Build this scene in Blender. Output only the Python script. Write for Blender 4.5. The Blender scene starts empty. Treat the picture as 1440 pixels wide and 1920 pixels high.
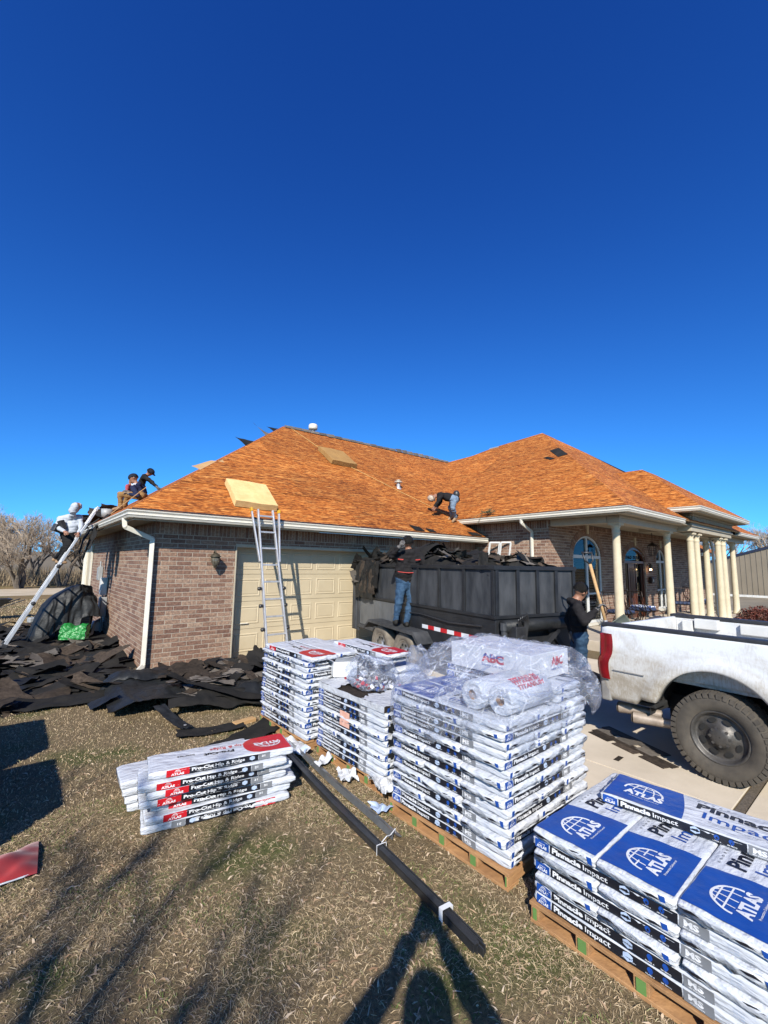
import bpy, bmesh, math, random
import numpy as np
from mathutils import Matrix, Vector, noise
rnd = random.Random(7)
SC = bpy.context.scene
COL = SC.collection
PI = math.pi

# ------------------------------------------------------------------ camera
yaw, pitch, roll = math.radians(39.862), math.radians(6.874), math.radians(0.9246)
Fv = Vector((math.sin(yaw) * math.cos(pitch), math.cos(yaw) * math.cos(pitch), math.sin(pitch)))
Rt = Vector((math.cos(yaw), -math.sin(yaw), 0))
Up = Rt.cross(Fv)
rv = Rt * math.cos(roll) + Up * math.sin(roll)
uv_ = -Rt * math.sin(roll) + Up * math.cos(roll)
cam_d = bpy.data.cameras.new('camera')
cam = bpy.data.objects.new('camera', cam_d)
COL.objects.link(cam)
M = Matrix.Identity(4)
for i in range(3):
    M[i][0] = rv[i]; M[i][1] = uv_[i]; M[i][2] = -Fv[i]
M[0][3], M[1][3], M[2][3] = 0, 0, 1.85
cam.matrix_world = M
cam_d.sensor_fit = 'HORIZONTAL'
cam_d.sensor_width = 36
cam_d.lens = 819.0 / 1440 * 36
cam_d.clip_start = 0.02
cam_d.clip_end = 3000
SC.camera = cam

# ------------------------------------------------------------------ sky and sun
SUN_EL, SUN_AZ = math.radians(34.0), math.radians(45.4)    # light travels towards +X+Y
sun_dir = Vector((math.sin(SUN_AZ) * math.cos(SUN_EL), math.cos(SUN_AZ) * math.cos(SUN_EL), -math.sin(SUN_EL)))
world = bpy.data.worlds.new('World')
SC.world = world
world.use_nodes = True
wn = world.node_tree
for n in list(wn.nodes): wn.nodes.remove(n)
wo = wn.nodes.new('ShaderNodeOutputWorld')
wb = wn.nodes.new('ShaderNodeBackground')
sk = wn.nodes.new('ShaderNodeTexSky')
sk.sky_type = 'NISHITA'
sk.sun_disc = False
sk.sun_elevation = SUN_EL
sk.sun_rotation = math.radians(180) + SUN_AZ
sk.altitude = 300
sk.air_density = 1.0
sk.dust_density = 0.25
sk.ozone_density = 3.5
wb.inputs['Strength'].default_value = 0.088
# the sky as a phone camera records it: same sky, deeper and bluer; the lowest few degrees keep the colour just above them
tcw = wn.nodes.new('ShaderNodeTexCoord'); sep = wn.nodes.new('ShaderNodeSeparateXYZ'); wn.links.new(tcw.outputs['Generated'], sep.inputs[0])
mxz = wn.nodes.new('ShaderNodeMath'); mxz.operation = 'MAXIMUM'; wn.links.new(sep.outputs[2], mxz.inputs[0]); mxz.inputs[1].default_value = 0
mz2 = wn.nodes.new('ShaderNodeMath'); mz2.operation = 'MULTIPLY_ADD'; wn.links.new(mxz.outputs[0], mz2.inputs[0]); mz2.inputs[1].default_value = .84; mz2.inputs[2].default_value = .16
cmb = wn.nodes.new('ShaderNodeCombineXYZ'); wn.links.new(sep.outputs[0], cmb.inputs[0]); wn.links.new(sep.outputs[1], cmb.inputs[1]); wn.links.new(mz2.outputs[0], cmb.inputs[2])
wn.links.new(cmb.outputs[0], sk.inputs[0])
sc_ = wn.nodes.new('ShaderNodeSeparateColor'); wn.links.new(sk.outputs[0], sc_.inputs[0])
cc_ = wn.nodes.new('ShaderNodeCombineColor')
K0 = 0.088
for i_, (p_, k_) in enumerate(((2.1, 2.9), (1.85, 3.35), (1.40, 2.22))):
    a_ = wn.nodes.new('ShaderNodeMath'); a_.operation = 'MULTIPLY'; a_.inputs[1].default_value = K0; wn.links.new(sc_.outputs[i_], a_.inputs[0])
    b_ = wn.nodes.new('ShaderNodeMath'); b_.operation = 'POWER'; b_.inputs[1].default_value = p_; wn.links.new(a_.outputs[0], b_.inputs[0])
    c_ = wn.nodes.new('ShaderNodeMath'); c_.operation = 'MULTIPLY'; c_.inputs[1].default_value = k_ / K0; wn.links.new(b_.outputs[0], c_.inputs[0])
    wn.links.new(c_.outputs[0], cc_.inputs[i_])
wn.links.new(cc_.outputs[0], wb.inputs[0])
wn.links.new(wb.outputs[0], wo.inputs[0])
sl = bpy.data.lights.new('sun', 'SUN')
sl.energy = 5.0
sl.angle = math.radians(0.53)
sl.color = (1.0, 0.94, 0.84)
so = bpy.data.objects.new('sun', sl)
COL.objects.link(so)
so.rotation_euler = sun_dir.to_track_quat('-Z', 'Y').to_euler()
so.location = (-8, -8, 14)
SC.view_settings.view_transform = 'Standard'
SC.view_settings.look = 'None'
SC.view_settings.exposure = 0.80
SC.view_settings.gamma = 1.0
SC.view_settings.use_curve_mapping = False
SC.cycles.max_bounces = 7
SC.cycles.transparent_max_bounces = 12
SC.cycles.use_denoising = True

# ------------------------------------------------------------------ materials
MATS = {}
ALB = 0.70      # overall calibration of the colours below against the exposure
KEEP = {'driveway_concrete', 'dusty_road', 'gravel_yard', 'tan_foam_pad', 'pale_bare_twig', 'porch_concrete', 'expansion_joint'}
def nodes_of(m):
    m.use_nodes = True
    nt = m.node_tree
    return nt, nt.nodes, nt.links
def ramp(N, stops):
    r = N.new('ShaderNodeValToRGB')
    el = r.color_ramp.elements
    el[0].position, el[0].color = stops[0][0], (*stops[0][1], 1)
    el[1].position, el[1].color = stops[-1][0], (*stops[-1][1], 1)
    for p, c in stops[1:-1]:
        e = el.new(p); e.color = (*c, 1)
    return r
def pm(name, c1, c2=None, scale=6.0, rough=0.7, metal=0.0, bump=0.0, bscale=None, coord='Object', detail=6,
       stretch=(1, 1, 1), coat=0.0, rand=0.0, sheen=0.0, dist=0.02, lo=0.35, hi=0.65, spec=None, rr=0.0):
    """procedural principled material: two colours mixed by noise, optional per-object variation and bump"""
    if name in MATS: return MATS[name]
    m = bpy.data.materials.new(name); MATS[name] = m
    if name not in KEEP: c1 = tuple(v * ALB for v in c1); c2 = tuple(v * ALB for v in c2) if c2 else None
    nt, N, Lk = nodes_of(m)
    b = N['Principled BSDF']
    b.inputs['Roughness'].default_value = rough
    b.inputs['Metallic'].default_value = metal
    if spec is not None: b.inputs['Specular IOR Level'].default_value = spec
    if coat: b.inputs['Coat Weight'].default_value = coat; b.inputs['Coat Roughness'].default_value = 0.12
    if sheen: b.inputs['Sheen Weight'].default_value = sheen
    c2 = c2 or tuple(min(1, v * 0.8) for v in c1)
    tc = N.new('ShaderNodeTexCoord')
    mp = N.new('ShaderNodeMapping'); mp.inputs['Scale'].default_value = stretch
    Lk.new(tc.outputs[coord], mp.inputs[0])
    nz = N.new('ShaderNodeTexNoise'); nz.inputs['Scale'].default_value = scale; nz.inputs['Detail'].default_value = detail
    nz.inputs['Roughness'].default_value = 0.6
    Lk.new(mp.outputs[0], nz.inputs[0])
    rp = ramp(N, [(lo, c1), (hi, c2)])
    Lk.new(nz.outputs[0], rp.inputs[0])
    out = rp.outputs[0]
    if rand:
        oi = N.new('ShaderNodeObjectInfo'); gi = N.new('ShaderNodeNewGeometry')
        ad = N.new('ShaderNodeMath'); ad.operation = 'ADD'
        Lk.new(oi.outputs['Random'], ad.inputs[0]); Lk.new(gi.outputs['Random Per Island'], ad.inputs[1])
        fr = N.new('ShaderNodeMath'); fr.operation = 'FRACT'; Lk.new(ad.outputs[0], fr.inputs[0])
        mr = N.new('ShaderNodeMapRange'); mr.inputs['To Min'].default_value = 1 - rand; mr.inputs['To Max'].default_value = 1 + rand
        Lk.new(fr.outputs[0], mr.inputs['Value'])
        hs = N.new('ShaderNodeHueSaturation'); Lk.new(mr.outputs[0], hs.inputs['Value']); Lk.new(out, hs.inputs['Color'])
        out = hs.outputs[0]
    Lk.new(out, b.inputs['Base Color'])
    if rr:
        mr2 = N.new('ShaderNodeMapRange'); mr2.inputs['To Min'].default_value = rough - rr; mr2.inputs['To Max'].default_value = rough + rr
        Lk.new(nz.outputs[0], mr2.inputs['Value']); Lk.new(mr2.outputs[0], b.inputs['Roughness'])
    if bump:
        n2 = N.new('ShaderNodeTexNoise'); n2.inputs['Scale'].default_value = bscale or scale * 4; n2.inputs['Detail'].default_value = 5
        Lk.new(mp.outputs[0], n2.inputs[0])
        bp = N.new('ShaderNodeBump'); bp.inputs['Strength'].default_value = bump; bp.inputs['Distance'].default_value = dist
        Lk.new(n2.outputs[0], bp.inputs['Height']); Lk.new(bp.outputs[0], b.inputs['Normal'])
    return m

def osb_mat():
    m = bpy.data.materials.new('osb_board'); nt, N, Lk = nodes_of(m)
    b = N['Principled BSDF']; b.inputs['Roughness'].default_value = 0.75
    b.inputs['Specular IOR Level'].default_value = 0.25
    tc = N.new('ShaderNodeTexCoord')
    oi = N.new('ShaderNodeObjectInfo')
    def layer(rot, sc, off):
        mp = N.new('ShaderNodeMapping'); mp.inputs['Rotation'].default_value = (0, 0, rot)
        mp.inputs['Scale'].default_value = sc; mp.inputs['Location'].default_value = off
        Lk.new(tc.outputs['UV'], mp.inputs[0])
        v = N.new('ShaderNodeTexVoronoi'); v.inputs['Scale'].default_value = 1.0; v.inputs['Randomness'].default_value = 1
        Lk.new(mp.outputs[0], v.inputs['Vector'])
        return v
    v1 = layer(0.32, (15, 88, 1), (0, 0, 0)); v2 = layer(-0.25, (13, 96, 1), (3, 7, 0)); v3 = layer(0.08, (17, 110, 1), (9, 1, 0))
    s1 = N.new('ShaderNodeSeparateColor'); Lk.new(v1.outputs['Color'], s1.inputs[0])
    s2 = N.new('ShaderNodeSeparateColor'); Lk.new(v2.outputs['Color'], s2.inputs[0])
    s3 = N.new('ShaderNodeSeparateColor'); Lk.new(v3.outputs['Color'], s3.inputs[0])
    mx = N.new('ShaderNodeMath'); mx.operation = 'MULTIPLY_ADD'; Lk.new(s1.outputs[0], mx.inputs[0]); mx.inputs[1].default_value = .40; 
    m2 = N.new('ShaderNodeMath'); m2.operation = 'MULTIPLY_ADD'; Lk.new(s2.outputs[1], m2.inputs[0]); m2.inputs[1].default_value = .35
    m3 = N.new('ShaderNodeMath'); m3.operation = 'MULTIPLY'; Lk.new(s3.outputs[2], m3.inputs[0]); m3.inputs[1].default_value = .25
    Lk.new(m3.outputs[0], m2.inputs[2]); Lk.new(m2.outputs[0], mx.inputs[2])
    rp = ramp(N, [(.18, (.07, .017, .003)), (.34, (.18, .046, .007)), (.50, (.28, .080, .011)), (.64, (.36, .108, .016)), (.84, (.54, .22, .05))])
    Lk.new(mx.outputs[0], rp.inputs[0])
    base_out = rp.outputs[0]
    for rot_, sc_v, off_, thr, col_, ch in ((.22, (4.2, 44, 1), (2, 5, 0), .87, (.54, .24, .062), 0), (-.12, (5.5, 50, 1), (11, 2, 0), .91, (.48, .19, .042), 1), (.10, (6, 40, 1), (7, 13, 0), .84, (.085, .022, .004), 2)):
        vv = layer(rot_, sc_v, off_); ss = N.new('ShaderNodeSeparateColor'); Lk.new(vv.outputs['Color'], ss.inputs[0])
        mm_ = N.new('ShaderNodeMapRange'); mm_.inputs['From Min'].default_value = thr; mm_.inputs['From Max'].default_value = thr + .08; mm_.inputs['To Max'].default_value = .8; Lk.new(ss.outputs[ch], mm_.inputs['Value'])
        mxx = N.new('ShaderNodeMix'); mxx.data_type = 'RGBA'; Lk.new(mm_.outputs[0], mxx.inputs[0]); Lk.new(base_out, mxx.inputs[6]); mxx.inputs[7].default_value = (*col_, 1); base_out = mxx.outputs[2]
    nz = N.new('ShaderNodeTexNoise'); nz.inputs['Scale'].default_value = 1.1; nz.inputs['Detail'].default_value = 6
    Lk.new(tc.outputs['UV'], nz.inputs[0])
    mr = N.new('ShaderNodeMapRange'); mr.inputs['From Min'].default_value = .3; mr.inputs['From Max'].default_value = .7
    mr.inputs['To Min'].default_value = .93; mr.inputs['To Max'].default_value = 1.06
    Lk.new(nz.outputs[0], mr.inputs['Value'])
    mr2 = N.new('ShaderNodeMapRange'); mr2.inputs['To Min'].default_value = .84; mr2.inputs['To Max'].default_value = 1.12
    Lk.new(oi.outputs['Random'], mr2.inputs['Value'])
    mm = N.new('ShaderNodeMath'); mm.operation = 'MULTIPLY'; Lk.new(mr.outputs[0], mm.inputs[0]); Lk.new(mr2.outputs[0], mm.inputs[1])
    hs = N.new('ShaderNodeHueSaturation'); Lk.new(base_out, hs.inputs['Color']); Lk.new(mm.outputs[0], hs.inputs['Value'])
    Lk.new(hs.outputs[0], b.inputs['Base Color'])
    bp = N.new('ShaderNodeBump'); bp.inputs['Strength'].default_value = .5; bp.inputs['Distance'].default_value = .006
    Lk.new(mx.outputs[0], bp.inputs['Height']); Lk.new(bp.outputs[0], b.inputs['Normal'])
    return m
M_OSB = osb_mat()

def brick_mat():
    m = bpy.data.materials.new('fired_brick'); nt, N, Lk = nodes_of(m)
    b = N['Principled BSDF']; b.inputs['Roughness'].default_value = 0.9
    tc = N.new('ShaderNodeTexCoord'); oi = N.new('ShaderNodeObjectInfo'); gi = N.new('ShaderNodeNewGeometry')
    ad = N.new('ShaderNodeMath'); ad.operation = 'ADD'
    Lk.new(oi.outputs['Random'], ad.inputs[0]); Lk.new(gi.outputs['Random Per Island'], ad.inputs[1])
    fr = N.new('ShaderNodeMath'); fr.operation = 'FRACT'; Lk.new(ad.outputs[0], fr.inputs[0])
    rp = ramp(N, [(0, (.145, .086, .064)), (.3, (.187, .116, .085)), (.6, (.218, .146, .107)), (.85, (.258, .184, .138)), (1, (.29, .222, .17))])
    Lk.new(fr.outputs[0], rp.inputs[0])
    nz = N.new('ShaderNodeTexNoise'); nz.inputs['Scale'].default_value = 26; nz.inputs['Detail'].default_value = 7; nz.inputs['Roughness'].default_value = .75
    Lk.new(gi.outputs['Position'], nz.inputs[0])
    r2 = ramp(N, [(.40, (.14, .09, .07)), (.52, (.42, .33, .27)), (.66, (.80, .70, .60))])
    Lk.new(nz.outputs[0], r2.inputs[0])
    mx = N.new('ShaderNodeMix'); mx.data_type = 'RGBA'; mx.blend_type = 'OVERLAY'; mx.inputs[0].default_value = .62
    Lk.new(rp.outputs[0], mx.inputs[6]); Lk.new(r2.outputs[0], mx.inputs[7])
    Lk.new(mx.outputs[2], b.inputs['Base Color'])
    bp = N.new('ShaderNodeBump'); bp.inputs['Strength'].default_value = .7; bp.inputs['Distance'].default_value = .006
    Lk.new(nz.outputs[0], bp.inputs['Height']); Lk.new(bp.outputs[0], b.inputs['Normal'])
    return m
M_BRICK = brick_mat()
M_MORTAR = pm('mortar', (.50, .43, .345), (.40, .335, .26), 14, .95, bump=.4, bscale=80, dist=.005)
M_TRIM = pm('cream_painted_metal', (.74, .70, .60), (.66, .62, .52), 5, .42, bump=.05, bscale=20)
M_TRIMD = pm('tan_painted_wood', (.50, .44, .33), (.44, .38, .28), 5, .6)
M_SOFFIT = pm('soffit_board', (.48, .42, .31), (.42, .36, .26), 3, .7)
M_COLUMN = pm('column_stone_paint', (.66, .57, .40), (.56, .48, .33), 3.5, .7, bump=.15, bscale=40, dist=.004)
M_DOOR = pm('garage_door_paint', (.60, .50, .335), (.54, .445, .295), 1.7, .5, bump=.05, bscale=60, dist=.002)
M_WHITEF = pm('white_window_frame', (.72, .72, .70), (.62, .62, .60), 5, .5)
M_GLASS = pm('dark_window_glass', (.018, .024, .032), (.03, .04, .05), 2, .06, spec=.8)
M_BLIND = pm('window_blind', (.20, .20, .19), (.15, .15, .14), 3, .6)
M_WOODD = pm('mahogany_door', (.13, .035, .014), (.07, .018, .008), 5, .35, stretch=(4, 4, .4), coat=.3)
M_IRON = pm('dark_wrought_iron', (.05, .025, .018), (.03, .02, .015), 9, .45, metal=.5)
M_BRONZE = pm('weathered_bronze', (.12, .10, .07), (.07, .06, .045), 22, .55, metal=.6, bump=.3)
M_CONC = pm('driveway_concrete', (.50, .43, .335), (.37, .315, .24), 1.4, .92, bump=.25, bscale=60, dist=.006, lo=.3, hi=.75)
M_ALU = pm('brushed_aluminium', (.74, .74, .75), (.56, .56, .57), 14, .42, metal=.55, stretch=(1, 1, .3), bump=.05)
M_BLKPL = pm('black_plastic', (.022, .022, .024), (.035, .035, .037), 12, .45)
M_YELPL = pm('yellow_plastic', (.75, .42, .02), (.62, .34, .02), 12, .5)
M_TRAIL = pm('black_trailer_paint', (.014, .015, .018), (.034, .036, .040), 4.5, .42, bump=.2, bscale=26, dist=.004, lo=.3, hi=.8, rr=.12, spec=.28)
M_TRAILD = pm('dusty_trailer_paint', (.028, .031, .036), (.075, .078, .084), 5, .6, bump=.15, bscale=30, dist=.004, stretch=(1, 1, .35), spec=.28)
M_TIRE = pm('tyre_rubber', (.055, .047, .038), (.095, .08, .062), 9, .88, bump=.3, bscale=70, dist=.004)
M_TIRED = pm('pale_dusty_tyre', (.22, .19, .15), (.13, .11, .09), 9, .9, bump=.3, bscale=60, dist=.004)
M_RIM = pm('dark_steel_rim', (.075, .07, .065), (.13, .12, .11), 12, .5, metal=.5, bump=.1)
M_SILV = pm('silver_rim', (.50, .49, .47), (.33, .31, .29), 8, .4, metal=.8)
M_CHROME = pm('dull_chrome', (.46, .38, .31), (.30, .24, .19), 12, .5, metal=.35)
def truck_mat():
    m = bpy.data.materials.new('dirty_white_truck_paint'); nt, N, Lk = nodes_of(m); b = N['Principled BSDF']
    b.inputs['Coat Weight'].default_value = .3; b.inputs['Coat Roughness'].default_value = .1
    tc = N.new('ShaderNodeTexCoord'); sp = N.new('ShaderNodeSeparateXYZ'); Lk.new(tc.outputs['Object'], sp.inputs[0])
    def nzz(sc, det, stretch, dist=0):
        mp = N.new('ShaderNodeMapping'); mp.inputs['Scale'].default_value = stretch; Lk.new(tc.outputs['Object'], mp.inputs[0])
        n = N.new('ShaderNodeTexNoise'); n.inputs['Scale'].default_value = sc; n.inputs['Detail'].default_value = det; n.inputs['Distortion'].default_value = dist; n.inputs['Roughness'].default_value = .65; Lk.new(mp.outputs[0], n.inputs[0]); return n
    n1 = nzz(3.2, 10, (1, .6, 1.3), .8); n2 = nzz(22, 8, (1, 1.6, .5), 1.5)
    hz = N.new('ShaderNodeMapRange'); hz.inputs['From Min'].default_value = .45; hz.inputs['From Max'].default_value = 1.2; hz.inputs['To Min'].default_value = .30; hz.inputs['To Max'].default_value = -.08; Lk.new(sp.outputs[2], hz.inputs['Value'])
    a = N.new('ShaderNodeMath'); a.operation = 'MULTIPLY_ADD'; a.inputs[1].default_value = .45; Lk.new(n2.outputs[0], a.inputs[0]); Lk.new(hz.outputs[0], a.inputs[2])
    c = N.new('ShaderNodeMath'); c.operation = 'MULTIPLY_ADD'; c.inputs[1].default_value = .75; Lk.new(n1.outputs[0], c.inputs[0]); Lk.new(a.outputs[0], c.inputs[2])
    rp = ramp(N, [(.52, (.50, .51, .52)), (.68, (.40, .39, .37)), (.84, (.27, .24, .195)), (1.0, (.20, .17, .13))]); Lk.new(c.outputs[0], rp.inputs[0]); Lk.new(rp.outputs[0], b.inputs['Base Color'])
    rr_ = N.new('ShaderNodeMapRange'); rr_.inputs['From Min'].default_value = .5; rr_.inputs['From Max'].default_value = .95; rr_.inputs['To Min'].default_value = .25; rr_.inputs['To Max'].default_value = .75; Lk.new(c.outputs[0], rr_.inputs['Value']); Lk.new(rr_.outputs[0], b.inputs['Roughness'])
    return m
M_TRUCK = truck_mat()
M_LAMPR = pm('red_lamp_lens', (.30, .010, .012), (.18, .008, .01), 10, .2, coat=.6)
M_GREYP = pm('grey_bumper', (.30, .29, .275), (.20, .19, .18), 8, .5)
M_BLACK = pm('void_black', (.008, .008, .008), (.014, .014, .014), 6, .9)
M_WRAP = pm('white_bundle_wrapper', (.70, .72, .77), (.50, .54, .61), 7, .34, bump=.9, bscale=16, dist=.018, rand=.05, lo=.3, hi=.8, stretch=(.7, 1.5, 3.2))
M_WRAPT = pm('white_wrapper_torn', (.66, .68, .72), (.48, .50, .54), 9, .4, bump=.8, bscale=26, dist=.02)
M_PBLUE = pm('print_blue', (.010, .060, .30), (.012, .075, .36), 8, .30, bump=.35, bscale=22, dist=.01)
M_PRED = pm('print_red', (.60, .012, .022), (.50, .012, .02), 8, .32, bump=.35, bscale=22, dist=.01)
M_PBLK = pm('print_black', (.009, .010, .016), (.014, .015, .022), 8, .34, bump=.35, bscale=22, dist=.01)
M_PGRY = pm('print_grey', (.18, .19, .21), (.22, .23, .25), 8, .4)
M_PWHT = pm('print_white', (.82, .83, .85), (.76, .77, .80), 8, .4)
M_PLTB = pm('print_pale_blue', (.42, .52, .70), (.46, .56, .74), 8, .4)
M_PORG = pm('sticker_orange', (.72, .36, .26), (.80, .50, .40), 30, .6)
M_PALLET = pm('pallet_wood', (.48, .26, .11), (.33, .17, .07), 5, .8, stretch=(1, 1, 5), bump=.3, bscale=30, rand=.12)
M_GREENP = pm('green_painted_block', (.13, .27, .06), (.10, .20, .05), 7, .8)
M_LUMBER = pm('pale_lumber', (.58, .36, .16), (.48, .28, .12), 4, .8, stretch=(1, 6, 6))
M_FELT = pm('black_roofing_felt', (.010, .010, .010), (.022, .020, .018), 5, .9, spec=.22, bump=.5, bscale=22, dist=.012, rand=.25)
M_SHING = pm('old_brown_shingle', (.034, .025, .019), (.075, .056, .041), 22, .95, spec=.2, bump=.6, bscale=200, dist=.006, rand=.5, detail=9)
M_SHINGT = pm('old_grey_shingle', (.16, .135, .11), (.10, .085, .07), 22, .92, bump=.6, bscale=200, dist=.006, rand=.35)
M_TARP = pm('black_tarp', (.011, .012, .013), (.020, .022, .024), 5, .55, bump=.5, bscale=9, dist=.03, spec=.28)
M_FOAM = pm('tan_foam_pad', (.64, .45, .20), (.50, .33, .13), 5, .9, bump=.5, bscale=40, dist=.01, lo=.3, hi=.7)
M_FOAM2 = pm('dirty_foam_pad', (.42, .23, .065), (.34, .18, .05), 5, .9, bump=.4, bscale=40, dist=.01)
M_SKIN = pm('skin', (.36, .17, .10), (.30, .14, .085), 12, .55)
M_DENIM = pm('denim', (.022, .050, .10), (.05, .10, .17), 14, .85, bump=.3, bscale=90, dist=.004, spec=.12)
M_DENIML = pm('faded_denim', (.20, .27, .36), (.13, .19, .27), 14, .85, bump=.3, bscale=60, dist=.004)
M_HOODB = pm('black_hoodie', (.014, .013, .014), (.024, .022, .023), 12, .9, bump=.4, bscale=30, dist=.01, spec=.12)
M_HOODG = pm('grey_sweatshirt', (.50, .53, .58), (.40, .43, .48), 12, .9, bump=.4, bscale=24, dist=.012)
M_HOODN = pm('navy_hoodie', (.016, .020, .050), (.026, .031, .07), 12, .9, bump=.4, bscale=30, dist=.01, spec=.12)
M_REDSH = pm('red_shirt', (.42, .06, .07), (.35, .05, .06), 12, .85)
M_REDTR = pm('red_piping', (.55, .05, .04), (.48, .05, .04), 12, .8)
M_TANPT = pm('tan_trousers', (.34, .20, .085), (.26, .15, .06), 12, .85, bump=.4, bscale=28, dist=.01, spec=.12)
M_BLKPT = pm('black_trousers', (.012, .012, .013), (.02, .02, .021), 12, .85, bump=.4, bscale=28, dist=.01, spec=.12)
M_SHOE = pm('brown_work_boot', (.38, .24, .13), (.28, .17, .09), 12, .7)
M_SHOEB = pm('black_boot', (.02, .02, .02), (.035, .033, .03), 12, .6, spec=.12)
M_HAIR = pm('black_hair', (.008, .007, .006), (.014, .012, .010), 60, .5, stretch=(3, 3, .5), bump=.6, bscale=120, spec=.12)
M_CAP = pm('dark_cap_cloth', (.016, .018, .028), (.024, .027, .038), 20, .85, spec=.12)
M_CAPL = pm('pale_patterned_cap', (.62, .54, .44), (.30, .22, .16), 26, .85)
M_GLOVE = pm('grey_glove', (.13, .12, .12), (.20, .19, .18), 20, .85, spec=.12)
M_GREENB = pm('green_plastic_bag', (.02, .26, .045), (.015, .18, .035), 6, .45, bump=.4, bscale=9, dist=.03)
M_GREYBX = pm('grey_electrical_box', (.36, .37, .37), (.30, .31, .31), 9, .5)
M_OLIVE = pm('olive_plastic_bin', (.12, .14, .11), (.09, .105, .085), 7, .5)
M_BARN = pm('tan_metal_siding', (.26, .215, .155), (.23, .19, .135), 1.5, .5)
M_BARNT = pm('dark_blue_trim', (.02, .025, .05), (.03, .035, .06), 3, .4)
M_WHITEC = pm('white_painted_block', (.75, .74, .70), (.62, .60, .55), 3, .8)
M_BARK = pm('grey_brown_bark', (.16, .125, .095), (.10, .078, .058), 6, .95, bump=.6, bscale=18)
M_TWIG = pm('pale_bare_twig', (.34, .27, .20), (.24, .185, .135), 2, .95)
M_REDLF = pm('red_shrub_leaf', (.15, .022, .014), (.07, .03, .014), 3, .7, rand=.5)
M_BLUEW = pm('blue_white_cushion', (.02, .06, .26), (.72, .75, .80), 11, .6, lo=.48, hi=.52)
M_LINER = pm('flashing_metal', (.42, .44, .46), (.30, .31, .32), 9, .35, metal=.7)
M_BLKMET = pm('black_drip_edge', (.020, .021, .023), (.032, .033, .036), 12, .38, coat=.2)
M_LAMPW = bpy.data.materials.new('lit_lamp_bulb'); _nt, _N, _L = nodes_of(M_LAMPW)
_N['Principled BSDF'].inputs['Emission Color'].default_value = (1, .62, .28, 1)
_N['Principled BSDF'].inputs['Emission Strength'].default_value = 14
M_ROPE = pm('yellow_rope', (.75, .50, .18), (.62, .38, .12), 30, .8)

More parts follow.
